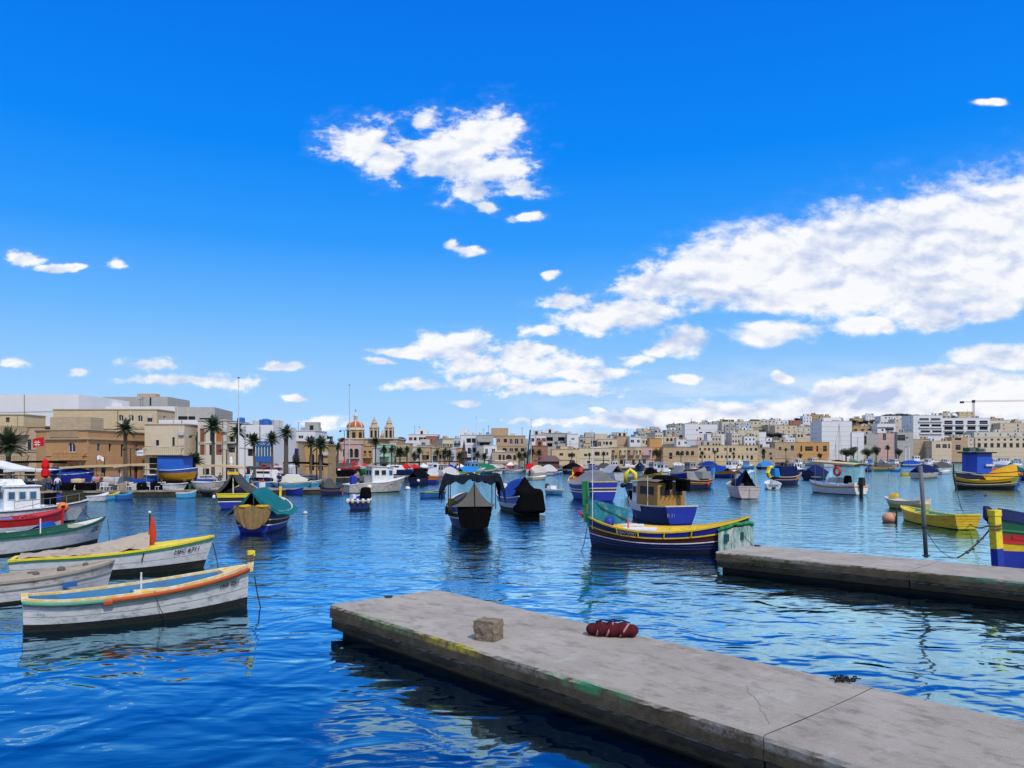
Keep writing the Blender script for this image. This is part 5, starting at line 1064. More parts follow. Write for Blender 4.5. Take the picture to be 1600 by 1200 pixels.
xm = q.hp(.66, 1).x; o = MB().tube([(xm, -.1, 1.0), (xm, -.1, 2.3)], .035, 6).build('furled_mast', dsteel, q.o); MB().lathe([(.03, 0), (.13, .15), (.16, .4), (.12, .75), (.05, 1.1), (.01, 1.15)], 9, (xm + .09, -.1, 1.02), sx=1.0, sy=.45).build('furled_sail', c_rust, q.o, smooth=True); MB().ball((xm, -.1, 2.34), .06, 8).build('mast_cap', white, o)
hull_text(q, 'MFC 6711', .865, .70, -1, .25, black, .3); MB().tube([q.hp(.64, .86, -1, .05), q.hp(.64, .55, -1, .06)], .02, 5).build('hook', dsteel, q.o)
q = boat('long white dirty rowing boat between the blue inside boat and the tarpaulin boat', (-150, 957), (166, 921), 1.8, .72, .72, .98, [(0, .12, antif, 'bottom'), (.12, .62, white, 'hull'), (.62, 1, white_g, 'upper_plank')], board, board, ts=.5, tm=.45, rb=.28, rs=.02,
         deck=[(.03, .97, board, -.04)], rails=[(.62, grey, .02), (.99, black, .02)], N=24, name='wooden_boat', cat='boat', seams=(.4,))
deck_clutter(q, 4, 3, [rope_m, board], .5, .85, s=.25); MB().box((q.hp(.72, 1).x, -q.hp(.72, 1).y - .06, .42), (.42, .05, .16)).build('painted_emblem', mblue, q.o)
q = boat('white boat with green gunwales and a cream foredeck', (-70, 876), (152, 846), 2.0, .85, .85, 1.3, [(0, .12, antif, 'bottom'), (.12, 1, white, 'hull')], dgreen, dgreen, ts=.5, rb=.55, rs=.02, deck=[(.78, .98, ivory, -.03)], rails=[(.93, green, .035)], thwarts=[(.3, green), (.5, ivory), (.65, green)], N=22, name='wooden_boat', cat='boat', gw=.1)
hull_text(q, 'TOMOL', .88, .74, -1, .2, navy); hull_text(q, 'MFC 961', .88, .60, -1, .2, navy); MB().tube([(.4, 0, .5), (.4, 0, 1.5)], .03).build('samson_post', white, q.o)
q = boat('white boat with a wide bright red upper band', (-70, 838), (95, 824), 2.0, .95, .80, 1.15, [(0, .4, white, 'hull'), (.4, 1, red, 'red_band')], red, sky_b, ts=.4, rb=.1, rs=.05, deck=[(.7, .98, red, -.03)], N=20, name='wooden_boat', cat='boat')
stem(q, 1, 1.32, red, .1, .02, cap=black); deck_clutter(q, 3, 8, [red, white, mblue], .5, .8, s=.25)
q = boat('small light blue dinghy with a blue crumpled cover between the red and the green boat', (20, 846), (84, 838), 1.3, .5, .42, .55, [(0, 1, cyan, 'hull')], white, c_navy, ts=.6, rb=.15, rs=0, N=12, name='dinghy', cat='dinghy'); tent(q, .55, .98, .7, .75, .9, c_blue, wr=.08)
# white cabin cruiser
q = boat('white cabin fishing boat with an orange ball fender and black nets over its bow', (-150, 829), (116, 816), 3.0, .95, 1.05, 1.55, [(0, .12, navy, 'bottom'), (.12, 1, white, 'hull')], white, white, ts=.75, tm=.4, rb=.95, rs=.05, draft=.7, deck=[(.02, .98, white, -.06)], rails=[(.93, black, .035)], N=22, name='cabin_boat', cat='cabin boat')
x = lambda px: None
cabin(q, .4, 2.5, 1.9, .9, 2.55, white, white, side_w=3, glassm=glass_b); MB().box((.9, 0, 2.85), (1.6, 1.5, .4), top=(.7, .8)).build('upper_helm', white, q.o)
o = MB().tube([q.hp(tt, 1, -1, -.1) + Vector((0, 0, .55)) for tt in (.55, .65, .75, .85, .93)], .02, 5).build('pulpit_rail', steel, q.o)
for tt in (.55, .65, .75, .85, .93): MB().tube([q.hp(tt, 1, -1, -.1), q.hp(tt, 1, -1, -.1) + Vector((0, 0, .55))], .018, 5).build('stanchion', steel, o)
fender(q, .83, -1, orange, .36, .86, True); fender(q, .9, 1, white, .2, .8, True)
def drape(q, xa, xb, y0, y1, z0, z1, mat, name, sd_=1):
    rows = []
    for i in range(9):
        f = i / 8; rows.append([Vector((xa + (xb - xa) * k / 8, y0 + (y1 - y0) * k / 8 + .06 * math.sin(k * 1.9 + sd_) + .03 * math.sin(i * 2), z0 + (z1 - z0) * f + .05 * noise.noise(Vector((k * .9, i, sd_))))) for k in range(9)])
    a = rows; b = [[v + Vector((.02, .28, 0)) for v in r] for r in rows]; mb = MB(); mb.grid(a); mb.grid(b); mb.grid([a[-1], b[-1]]); mb.grid([[r[0] for r in a], [r[0] for r in b]]); mb.grid([[r[-1] for r in a], [r[-1] for r in b]])
    return mb.build(name, mat, q.o)
drape(q, 2.75, 3.45, -.7, -.6, 1.3, 2.1, c_black, 'hanging_net'); drape(q, 3.85, 5.15, -.45, -.05, 1.35, 2.2, M('dark_net', (.035, .03, .012), rough=.95, var=.5, sc=9), 'hanging_net', 3); bev(MB().box((3.6, 0, 1.75), (.5, .5, .35)).build('blue_crate', blue, q.o), .02)
# ---- teal canopy luzzu
q = boat('blue luzzu under a teal canvas tent with a sacking screen over its stern', (396, 834), (436, 815), 2.95, 1.35, 1.15, 1.7, [(0, .38, blue, 'hull'), (.38, .62, black, 'middle_band'), (.62, 1, dblue, 'top_band')], ivory, navy, ts=.72, tm=.42, rb=.5, rs=.15, draft=.6, rails=[(.38, white, .03), (.62, ivory, .03)], N=22)
pS = q.hp(0, 1)
o = tent(q, -.03, .80, 2.45, 1.95, 2.6, c_teal, p=1.15, over=.36, edge=-.22, wr=.05, name='canvas_tent', n=14)
rows = []
for i in range(11):
    f = i / 10; hwd = 1.05 * (1 - .34 * (1 - f) ** 3); rows.append([Vector((pS.x - .22 - .16 * math.cos(k / 12 * math.pi - math.pi / 2) + .03 * math.sin(k * 2.3), -hwd + 2 * hwd * k / 12, .30 + 1.30 * f + (1 - f) * .30 * (k / 6 - 1) ** 2 + f * .10 * math.cos(k / 12 * 4 * math.pi))) for k in range(13)])
m = MB(); m.grid(rows); m.grid([[v + Vector((.1, 0, 0)) for v in r] for r in rows]); m.build('sacking_screen', c_sack, q.o)
def flaps(q, xa, za, ye, ze, yi, zi, mat):
    for sg in (-1, 1):
        ap = Vector((xa - .5, 0, za)); oe = Vector((xa + .35, sg * ye, ze)); ie = Vector((xa - .1, sg * yi, zi)); rws = []
        for i in range(7):
            f = i / 6; p0, p1 = ap.lerp(oe, f), ap.lerp(ie, f); s_ = .16 * math.sin(f * math.pi); rws.append([p0.lerp(p1, g) - Vector((0, 0, s_ + .03 * math.sin(g * 9))) for g in (0, .33, .66, 1)])
        MB().grid(rws).build('tent_flap', mat, q.o, smooth=True)
flaps(q, pS.x, 2.5, 1.95, 1.05, .85, 1.5, c_teal)
m = MB(); [m.ball((pS.x - .05, y, 1.62), .34, 10, sz=.4, sy=1.3) for y in (-.55, .45)]; m.build('yellow_bundle', CL('yellow', (.55, .33, .02)), q.o, smooth=True)
MB().tube([(pS.x + .2, 0, 1.3), (pS.x + .2, 0, 2.45)], .03).build('tent_pole', steel, q.o); stem(q, 1, 2.35, yellow, .14, .1, cap=yellow2); deck_clutter(q, 3, 12, [white, yellow, redo], .86, .95, s=.3)
# ---- grey canopied luzzu behind it
q = boat('blue and yellow luzzu with an open dark grey tent behind the teal one', (364, 796), (386, 783), 3.3, 1.35, 1.2, 1.8, [(0, .5, blue, 'hull'), (.5, .76, black, 'middle_band'), (.76, 1, yellow2, 'top_band')], yellow2, navy, ts=.8, tm=.42, rb=.4, rs=.1, draft=.6, rails=[(.5, white, .035)], N=18)
tent(q, .0, .8, 3.0, 2.3, 3.0, c_dgrey, p=1.7, over=.1, edge=.0, name='canvas_tent'); fender(q, .03, 1, white, .2, .8, True); fender(q, .04, -1, M('teal_float', (.02, .14, .13)), .34, .3, True)
p = q.hp(.02, 1); MB().tube([(p.x, 0, 1.2), (p.x, 0, 3.0)], .06).build('tent_pole', ivory, q.o); flaps(q, p.x, 3.0, 1.9, 1.25, 1.0, 1.5, c_dgrey); MB().box((p.x, 0, 3.1), (.25, .9, .25)).build('yellow_board', yellow, q.o)
stem(q, 1, 2.6, cyan, .3, .15)
# ---- central dark luzzu
q = boat('luzzu with a grey peaked tent, black apron and a wide dark awning on poles', (741, 829), (724, 811), 2.95, 1.55, 1.3, 1.9, [(0, .5, dblue, 'hull'), (.5, .72, black, 'middle_band'), (.72, 1, mblue, 'top_band')], ivory, navy, ts=.62, tm=.42, rb=.4, rs=.1, draft=.6, rails=[(.5, ivory, .03), (.72, ivory, .03)], N=22)
pS = q.hp(0, 1); w2 = 1.0; rws = []
for i in range(10):
    f = i / 9; hw_ = w2 * (1.05 - .22 * (1 - f) ** 2); rws.append([Vector((pS.x - .1 - .14 * math.cos((k / 7 - 1) * 1.5) + .05 * math.sin(k * 1.7) * (1 - f), hw_ * (k / 7 - 1), .08 + 1.52 * f + .16 * (k / 7 - 1) ** 2 * (1 - f) + .03 * math.sin(k * 1.3) * (1 - f))) for k in range(15)])
m = MB(); m.grid(rws); m.grid([[v + Vector((.08, 0, 0)) for v in r] for r in rws]); m.build('black_apron', c_black, q.o, smooth=True)
m = MB(); n_ = 9
for sg in (-1, 1):
    rws = []
    for i in range(n_ + 1):
        f = i / n_; zt_ = 1.62 + 1.35 * (1 - f) ** 1.75; rws.append([Vector((pS.x - .3 + .45 * (1 - f) * g, sg * f * 1.2, 1.5 + (zt_ - 1.5) * g)) for g in (0, .33, .66, 1)])
    m.grid(rws)
m.build('tent_front', M('cloth_tentgrey', (.105, .10, .095), rough=.9, var=.15, sc=2), q.o, smooth=True)
MB().tube([(pS.x - .31, 0, 1.5), (pS.x + .14, 0, 3.0)], .03).build('tent_seam', c_black, q.o)
tent(q, .02, .72, 2.95, 2.1, 2.25, c_dgrey, p=1.6, over=.0, name='tent_roof')
def awn(q, x0, x1, w, z, mat):
    rows = []
    for i in range(7):
        f = i / 6; r = []
        for k in range(-12, 13):
            a = abs(k) / 12; out = max(0, (a - .78) / .22); zz = z - .18 * math.sin(min(1, a / .78) * math.pi) - out * 1.15; yy = w / 2 * (min(a, .78) + out * .16) * (1 if k > 0 else -1)
            r.append(Vector((x0 + (x1 - x0) * f, yy, zz + .05 * noise.noise(Vector((k, i, 3))))))
        rows.append(r)
    m = MB(); m.grid(rows)
    for rw, dx in ((rows[0], -.12), (rows[-1], .12)): m.grid([rw, [v + Vector((dx * (1 + .5 * math.sin(i_ * 2.1)), 0, -(.42 + .12 * math.sin(i_ * 1.3) + .45 * (abs(i_ - 12) / 12) ** 3))) for i_, v in enumerate(rw)]])
    m.build('awning', mat, q.o, smooth=False)
awn(q, pS.x + .7, pS.x + 3.2, 4.3, 3.52, CL('blueblack', (.008, .014, .025)))
for x_ in (pS.x + .9, pS.x + 3.0):
    for sg in (-1, 1): MB().tube([(x_, sg * 1.42, 1.25), (x_, sg * 1.42, 3.3)], .03, 6).build('awning_pole', dsteel, q.o)
MB().box((pS.x + .75, 0, 3.28), (.1, .75, .32)).build('name_board', ivory, q.o)
for tt, sg in ((.12, 1), (.35, 1), (.2, 1)): MB().torus(q.hp(tt, .8, sg, .12), .22, .09, 'y', 14, 6).build('tyre_fender', rubber, q.o)
drape(q, -.6, .2, 1.0, 1.05, 1.3, 1.75, CL('yellow2', (.5, .33, .03)), 'yellow_oilskin', 4)
# ---- blue covered / black covered
q = boat('blue luzzu under a royal blue ridge cover with its near end wrapped in black cloth', (830, 804), (786, 791), 2.9, 1.45, 1.15, 1.75, [(0, .35, black, 'hull'), (.35, .58, lgrey, 'middle_band'), (.58, 1, mblue, 'top_band')], lgrey, navy, ts=.7, tm=.42, rb=.5, rs=.1, draft=.6, rails=[(.58, lgrey, .04)], N=20)
tent(q, .22, .86, 2.75, 1.95, 2.55, c_blue, p=1.2, over=-.25, name='canvas_cover'); pS = q.hp(0, 1)
o = MB().box((pS.x + .75, 0, 1.05), (2.1, 2.35, 1.9), top=(.86, .8)).build('black_wrap', c_black, q.o); bev(o, .3, 4); MB().lathe([(.95, 0), (.5, .35), (.22, .8), (.05, 1.0)], 8, (pS.x + 1.4, .2, 1.9)).build('black_peak', c_black, q.o)
mast(q, 1.8, 1.2, 3.6, .03, steel); bev(MB().box((2.6, .5, 1.9), (.7, .5, .5)).build('white_box', white, q.o), .05)
# ---- small ones left middle
q = boat('small dark blue boat with white fenders and a black engine hood', (560, 796), (566, 788), 2.0, .75, .7, .95, [(0, 1, dblue, 'hull')], white, blue, ts=.85, tm=.4, rb=.2, rs=0, N=14, name='small_boat', cat='small boat', gw=.12)
for y in (-.85, -.4, .05, .5, .9): MB().lathe([(.02, -.22), (.13, -.16), (.13, .16), (.02, .22)], 8, (q.hp(0, 1).x - .12, y, .72)).build('fender', ivory, q.o, smooth=True)
bev(MB().box((.2, -.45, 1.25), (1.3, 1.1, 1.0), top=(.7, .75)).build('engine_hood', c_black, q.o), .2, 3); MB().box((-.5, .6, .95), (.5, .3, .4), .5).build('white_can', white, q.o)
q = boat('white workboat with a wheelhouse, blue side windows and a white ball fender', (541, 770.5), (624, 768), 2.9, 1.05, 1.25, 1.95, [(0, .06, black, 'boot_top'), (.06, 1, white_g, 'hull')], white, white, ts=.8, tm=.4, rb=.9, rs=.05, draft=.7, deck=[(.3, .98, white, -.05)], N=20, name='workboat', cat='workboat')
x0_, x1_ = -.55, 2.1; cabin(q, -.6, 1.55, 2.0, 1.2, 3.15, white, white, side_w=2, glassm=black, roof_over=.1, taper=.98); cabin(q, 1.56, 2.35, 1.9, 1.2, 3.1, white, white, side_w=1, glassm=glass_b, frame=sky_b, roof_over=.15)
MB().box((-.2, 0, 3.33), (1.9, 1.7, .08)).build('upper_roof', grey, q.o); MB().box((-1.1, 0, 1.6), (.9, 1.4, .9)).build('engine_casing', grey, q.o); fender(q, .3, -1, ivory, .33, .6, True); hull_text(q, 'ULTIMATUM II', .72, .72, -1, .24, grey, .3, 'name_lettering'); hull_text(q, '318', .93, .70, -1, .28, black)
bev(MB().box((-2.9, -.4, 1.55), (.7, .7, 1.2)).build('blue_barrel', blue, q.o), .1); deck_clutter(q, 3, 5, [black, brown, grey], .1, .28, s=.45)
q = boat('small dark tented luzzu with an orange bow by the end of the low quay', (503, 773), (534, 771.5), 1.5, .9, .75, 1.0, [(0, .5, dblue, 'hull'), (.5, .75, brown, 'middle_band'), (.75, 1, navy, 'top_band')], navy, navy, rb=.35, rs=.3, N=16)
tent(q, .12, .62, 1.0, 1.1, 1.95, c_dgrey, p=1.2); 
m = MB()
for sg in (1, -1): m.grid([[q.hp(tt, w, sg, .015) for tt in (.72, .8, .88, .95, 1)] for w in (.38, .6, .8, 1.0)])
m.build('bow_panel', orange, q.o)
q = boat('open rowing boat, green inside, with a bright blue bow', (660, 778), (695, 776), 1.7, .65, .6, .85, [(0, 1, mblue, 'hull')], lime, dgreen, ts=.5, rb=.3, rs=0, N=14, name='rowing_boat', cat='rowing boat', deck=[(.6, .98, blue, -.02)])
q = boat('boat bundled in black covers with a white float, left of the orange trimmed boat', (645, 757.5), (668, 755), 2.4, 1.1, 1, 1.3, [(0, 1, navy, 'hull')], navy, navy, ts=.6, rb=.2, N=12); tent(q, .05, .9, 1.9, 1.8, 2.4, c_black, wr=.2, p=1.0); fender(q, .02, -1, white, .25, .6, True)
q = boat('stubby blue boat with an orange rail and a grey cover', (674, 756), (680, 748), 2.4, 1.2, 1.1, 1.4, [(0, .55, blue, 'hull'), (.55, 1, orange, 'top_band')], orange, grey, ts=.85, rb=.2, N=12); box_cover(q, .3, .8, 2.2, c_lgrey)
# ---- big luzzu with red and grey cover
q = boat('bright blue luzzu with a grey peaked cover and a red cloth on its bow', (944, 784), (899, 776), 3.6, 2.0, 1.6, 2.4, [(0, .52, blue, 'hull'), (.52, .68, maroon, 'middle_band'), (.68, 1, blue, 'top_band')], yellow_w, amber, ts=.78, tm=.42, rb=.9, rs=.1, draft=.8, rails=[(.52, white, .045), (.68, ivory, .04)], N=22)
tent(q, .0, .78, 3.0, 2.3, 3.1, c_grey, p=1.5, over=.05, name='canvas_cover', wr=.08, ends=(c_grey, None)); tent(q, .80, .97, 3.2, 2.6, 2.9, c_red, p=1.0, over=-.3, name='red_cloth', wr=.1); stem(q, 1, 3.1, yellow, .16, .1)
for tt in (.83, .87, .91, .95): MB().tube([q.hp(tt, .69, 1, .04), q.hp(tt, .98, 1, .04)], .04, 4).build('panel_divider', white, q.o)
MB().box((q.hp(.75, 1).x, .3, 3.1), (1.6, .4, .5), .2).build('orange_crate_stack', redo, q.o); 
q = boat('white motor boat with a dark cover behind the red clothed luzzu', (968, 752), (940, 747), 2.6, 1.5, 1.4, 2.0, [(0, 1, white, 'hull')], white, white, ts=.8, rb=.6, N=12, name='cabin_boat', cat='cabin boat'); tent(q, .1, .7, 2.9, 2.4, 2.9, c_lgrey, p=1.1); fender(q, .1, -1, black, .3, .8, True)
# ---- yellow cabin boat
q = boat('blue boat with a mustard yellow cabin, white wheelhouse front and black cloth hung on top', (1064, 820), (992, 807), 2.9, 1.25, 1.15, 1.6, [(0, 1, dblue, 'hull')], ivory, navy, ts=.8, tm=.42, rb=.5, rs=.1, draft=.7, deck=[(.02, .97, grey, -.06)], N=22, name='cabin_boat', cat='cabin boat')
m = MB(); m.grid([[q.hp(0, w, sg, 0) + Vector((-.012, 0, 0)) for sg in (1, -1)] for w in (.05, .5, .93)]); m.build('transom_panel', blue, q.o)
cabin(q, -2.3, 1.1, 2.1, 1.1, 2.75, P('mustard', (.36, .19, .035)), None, side_w=1, glassm=black, frame=black, taper=.96)
for k in range(5): MB().tube([(-2.36, -.9 + .35 * k, 2.55), (-2.40, -.45 + .32 * k, 1.7)], .03, 4).build('canvas_fold', c_dgrey, q.o)
tent2 = MB(); tent2.grid([[Vector((x_, y_, 2.8 + .22 * math.cos(y_ * 1.2) + .05 * noise.noise(Vector((x_, y_ * 3, 1))))) for y_ in [(-1.15 + .23 * k) for k in range(11)]] for x_ in [(-2.5 + .5 * k) for k in range(9)]]); tent2.build('canvas_roof', CL('khaki', (.20, .17, .11)), q.o, smooth=True)
cabin(q, 1.15, 2.1, 1.9, 1.1, 2.7, white, white, side_w=1, glassm=black, frame=lgrey); drape(q, -2.7, -.7, .1, .2, 2.3, 3.2, c_black, 'hung_net', 7); drape(q, -3.3, -2.2, -.9, -.6, 2.2, 3.0, c_black, 'hung_net', 9)
bev(MB().box((-1.6, .1, 3.08), (2.4, 1.3, .35), top=(.7, .6)).build('net_heap', c_black, q.o), .15, 3)
m = MB(); m.grid([[q.hp(tt, w, 1, .04 + (1 - w) * .05) for tt in (.42, .55, .7, .8)] for w in (.62, .8, 1.02)]); m.build('white_side_board', white, q.o); MB().tube([(-1.4, 1.35, 1.2), (-1.4, 1.35, 3.2)], .025).build('awning_pole', ivory, q.o)
text('B 31', .34, grey, q.o, (q.hp(0, .5).x - .03, .75, .62), (R(90), 0, R(-90)), 'registration'); drape(q, 2.9, 3.6, .35, .2, 1.3, 1.95, c_black, 'hanging_net', 12)
stem(q, 1, 2.0, black, .2, .1)
# ---- the foreground luzzu moored to the farther jetty
q = boat('dark blue luzzu with yellow gunwales and a tall green stem post, moored at the jetty', (1156, 864), (924, 853), 3.3, 1.74, .98, 1.55, [(0, .44, dblue, 'hull'), (.44, .70, maroon, 'middle_band'), (.70, 1, navy, 'top_band')], yellow, yellow, ts=0, tm=.40, rb=.25, rs=.45, pw=2.6, draft=.7, tl=.55,
         deck=[(.1, .70, lgrey, -.22)], rails=[(.44, white, .022), (.70, yellow, .03)], N=34, gw=.14, seams=(.2, .32))
for tt in (.14, .30, .46, .62, .76): MB().tube([q.hp(tt, .71, 1, .03), q.hp(tt, .98, 1, .03)], .035, 4).build('panel_divider', yellow, q.o)
for a, b in ((.155, .285), (.315, .445), (.475, .605), (.635, .75)):
    m = MB(); m.grid([[q.hp(a + (b - a) * k / 4, w, 1, .012) for k in range(5)] for w in (.735, .85, .955)]); m.build('side_panel', blue if b < .7 else dblue, q.o)
hull_text(q, 'DIJAMANT', .695, .845, 1, .24, lgrey, .1, 'name_lettering')
hs_ = q.hp(1, 1); o = MB().box((0, 0, 0), (.34, .26, 2.1), top=(.85, .95)).build('stem_post', green, q.o); o.location = (hs_.x + .02, 0, 2.25); o.rotation_euler = (0, R(4), 0)
MB().box((hs_.x - .1, .13, 1.9), (.12, .06, .5)).build('yellow_cheek', yellow2, q.o); MB().tube([(hs_.x + .1 + .14 * math.cos(a), .14 * math.sin(a), 2.0 + .01 * a) for a in [i * .5 for i in range(26)]], .015, 5).build('lashing', dgreen, q.o)
m = MB(); m.tube([(hs_.x + .18, 0, 1.45), (hs_.x + .45, 0, 1.75)], [.07, .05], 6); m.build('red_bow_tip', red, q.o)
m = MB(); m.grid([[Vector((hs_.x - .15 - 2.1 * k / 6, .25 + .03 * math.sin(k * 2), 1.0 + (1.45 - .75 * k / 6) * g + .25 * (k / 6))) for k in range(7)] for g in (0, .33, .66, 1)]); m.build('turquoise_cloth', CL('turquoise', (.03, .25, .30), dirt=(.4, .5, .5), dsc=3, damt=.4), q.o)
MB().tube([(hs_.x - .12, .25, 2.55), (hs_.x - 1.0, .25, 1.9), (hs_.x - 2.3, .27, 1.35)], .03, 5).build('cloth_edge_pole', dgreen, q.o)
MB().ball((hs_.x - 1.35, .6, 1.28), .26, 12, sz=1.1).build('blue_float', blue, q.o, smooth=True)
m = MB(); m.box((0, 0, 0), (.04, .2, .55), top=(1, .3)); o = m.build('orange_pennant', redo, q.o); o.location = (hs_.x - 2.4, .9, 1.35)
MB().box((1.1, .25, 1.0), (1.6, 1.3, .05), .1).build('white_hatch_cover', white, q.o); MB().box((hs_.x - 2.2, -.6, 1.1), (1.2, .5, .06), .2).build('white_plank', white, q.o)
for tt in (.72, .78, .84): p = q.hp(tt, .9, -1, -.12); MB().box((p.x, p.y, p.z), (.07, .1, .35)).build('inner_frame', yellow, q.o)
mast(q, hs_.x - .45, .9, 6.0, .025, white, y=.45, name='whip_aerial')
# net hung over the quarter
m = MB(); rws = []
for i in range(10):
    r = []
    for k in range(13):
        tt = .15 * (1 - k / 12); p = q.hp(max(tt, .0), .82, 1, .08); g = i / 9; r.append(Vector((p.x - .25 * (k / 12), p.y + .05 * math.sin(k * 2.2) - .1 * g * (k / 12), (p.z) * (1 - g) + .16 * g + .03 * math.sin(k * 1.4))))
    rws.append(r)
m.grid(rws); m.grid([[v + Vector((0, -.05, 0)) for v in r] for r in rws]); m.build('hung_net', c_net, q.o)
m = MB(); m.tube([rws[0][k] + Vector((0, .0, .14 * math.sin(k / 12 * math.pi))) for k in range(13)], .09, 7); m.build('green_roll', green, q.o)
for k in (3, 8): MB().box(rws[4][k] + Vector((0, .06, .1)), (.22, .04, .34)).build('dark_patch', M('patch_teal', (.01, .09, .09)), q.o)
lb = q
ln = MB().tube(sag(q.o.location + Vector((-3.7, -.2, 1.4)), q.o.location + Vector((-4.1, -.9, .0)), .25), .02, 5).build('mooring_rope', rope_d); tag(ln, 'slack dark rope hanging from the bow of the green posted luzzu', 'rope')
p_ = q.o.matrix_world
a_ = W(1142, 836, 1.1); b_ = W(1176, 852, DZ + .04)
ln = MB().tube(sag((X_of(1150, 36), 36, 1.5), (b_.x, b_.y, b_.z), .1), .014, 5).build('mooring_rope', rope_d); tag(ln, 'thin rope from the stern of the green posted luzzu to the jetty end', 'rope')
# ---- centre right moored boats
q = boat('pinkish white boat with a round transom, a navy cover and a crumpled white sheet', (1171, 780), (1147, 774), 2.9, 1.35, 1.25, 1.7, [(0, 1, pinkw, 'hull')], pinkw, grey, ts=.82, tm=.45, rb=.5, rs=.15, draft=.6, rails=[(.72, grey, .015)], N=18, name='wooden_boat', cat='boat')
tent(q, .1, .75, 3.2, 1.7, 2.5, c_navy, p=1.3, over=-.2, wf=.8, yo=.2); o = MB(); o.grid([[Vector((-1.9 + .5 * i, -1.1 + .25 * k, 2.75 + .25 * math.cos(k * .8) + .12 * noise.noise(Vector((i * .7, k * .6, 2))))) for k in range(10)] for i in range(6)]); o.build('white_sheet', c_white, q.o, smooth=True)
for x_, y_ in ((-1.8, -1), (-1.8, 1), (.5, -1), (.5, 1)): MB().tube([(x_, y_, 1.2), (x_, y_, 2.8)], .03).build('awning_pole', steel, q.o)
bev(MB().box((-1.3, -.5, 1.7), (1.1, .9, .9), top=(.8, .8)).build('dark_bundle', c_dgrey, q.o), .15); bev(MB().box((1.5, .2, 1.75), (1.3, 1.1, .6), top=(.7, .7)).build('brown_bundle', CL('brown', (.10, .08, .06)), q.o), .15)
m = MB(); m.b2(q.hp(0, 1).x - .02, q.hp(0, 1).x - .005, -.02, .02, .1, 1.2); m.build('transom_seam', grey, q.o)
q = boat('small white tender with a square stern right of the pinkish boat', (1209, 765), (1204, 759), 2.2, .75, .7, .9, [(0, 1, white, 'hull')], white, white, ts=.9, tm=.4, rb=.2, rs=0, N=10, name='dinghy', cat='dinghy'); MB().b2(q.hp(0, 1).x - .04, q.hp(0, 1).x - .02, -.6, .6, .45, .62).build('grey_strip', grey, q.o); MB().b2(q.hp(0, 1).x - .05, q.hp(0, 1).x - .02, -.25, .25, .1, .35).build('step_plate', black, q.o)
q = boat('blue luzzu with a yellow curved stern piece and a navy box cover', (1205, 757), (1246, 756), 2.7, 1.35, 1.2, 1.9, [(0, .42, dblue, 'hull'), (.42, .62, navy, 'middle_band'), (.62, 1, dblue, 'top_band')], ivory, navy, rb=.9, rs=.5, N=20, rails=[(.62, amber, .05)])
box_cover(q, .22, .80, 2.9, c_navy); m = MB()
for sg in (1, -1): m.grid([[q.hp(tt, w, sg, .02) for tt in (.68, .78, .88, .97)] for w in (.45, .60, .9)])
m.build('yellow_moustache', amber, q.o)
for sg in (-1, 1): eye(q, .93, .9, sg)
p = q.hp(0, 1); MB().tube([(p.x + .2, 0, 1.1), (p.x - .3, 0, 1.9), (p.x + .1, 0, 2.7), (p.x + .9, 0, 2.9)], [.28, .34, .34, .12], 8).build('yellow_stern_piece', yellow2, q.o)
box_cover(q, .06, .22, 2.6, c_sky); deck_clutter(q, 3, 4, [dgreen, white, black], .82, .9, z=1.6, s=.7)
q = boat('white motor boat with a beige flat awning, an orange lifebuoy and a black outboard', (1346, 773.5), (1270, 769), 2.6, 1.15, 1.0, 1.55, [(0, .05, navy, 'boot_top'), (.05, .72, white, 'hull'), (.72, .88, amber, 'orange_band'), (.88, 1, white, 'top_band')], white, lgrey, ts=.86, tm=.4, rb=.55, rs=.0, draft=.5, deck=[(.55, .98, white, -.02)], N=20, name='motor_boat', cat='motor boat')
bimini(q, -3.9, 3.1, 2.3, 3.75, c_tan, zb=.95, sl=.35, posts=[(-3.7, 1), (-3.7, -1), (-1.6, 1), (-1.6, -1), (.9, 1), (.9, -1), (2.3, -1), (2.3, 1)]); MB().torus((-1.35, 1.2, 2.75), .48, .15, 'y', 22, 8).build('lifebuoy', redo, q.o, smooth=True)
bev(MB().box((-.1, 0, 1.65), (1.6, 1.7, .6), top=(.8, .85)).build('grey_cover', c_lgrey, q.o), .1); bev(MB().box((-2.0, .2, 1.75), (.9, .8, 1.0), top=(.8, .8)).build('black_motor_cover', c_black, q.o), .2, 3)
outboard(q, big=1.75, y=.2); MB().b2(-3.7, -2.7, -.9, .9, .9, 1.4).build('stern_box', white, q.o); MB().b2(2.7, 3.9, -.25, .25, 1.9, 1.98).build('bow_roller_board', white, q.o)
q = boat('luzzu with a sagging grey tent, orange floats and a bright blue stem post', (1074, 764), (1110, 762), 2.6, 1.35, 1.15, 1.8, [(0, .45, dblue, 'hull'), (.45, .7, brown, 'middle_band'), (.7, 1, navy, 'top_band')], amber, navy, rb=.7, rs=.3, N=18, rails=[(.7, amber, .05), (.45, black, .03)])
tent(q, .02, .68, 2.5, 3.1, 2.5, c_grey, p=1.6, over=-.05); stem(q, 1, 2.9, sky_b, .34, .1, dep=.4); deck_clutter(q, 5, 6, [CL('peach', (.5, .3, .15)), brown, grey], .66, .86, z=1.3, s=.6)
MB().box((-.3, -.2, 1.9), (2.2, 2.4, 1.0)).build('grey_screen', grey, q.o); fender(q, .5, -1, red, .22, .5); 
q = boat('luzzu whose bow carries a yellow horseshoe shaped bundle left of the mustard cabin boat', (1006, 771), (985, 777), 2.6, 1.3, 1.15, 1.7, [(0, .5, blue, 'hull'), (.5, .7, navy, 'middle_band'), (.7, 1, dblue, 'top_band')], ivory, teal_p, rb=.5, rs=.3, N=16, rails=[(.5, ivory, .04)])
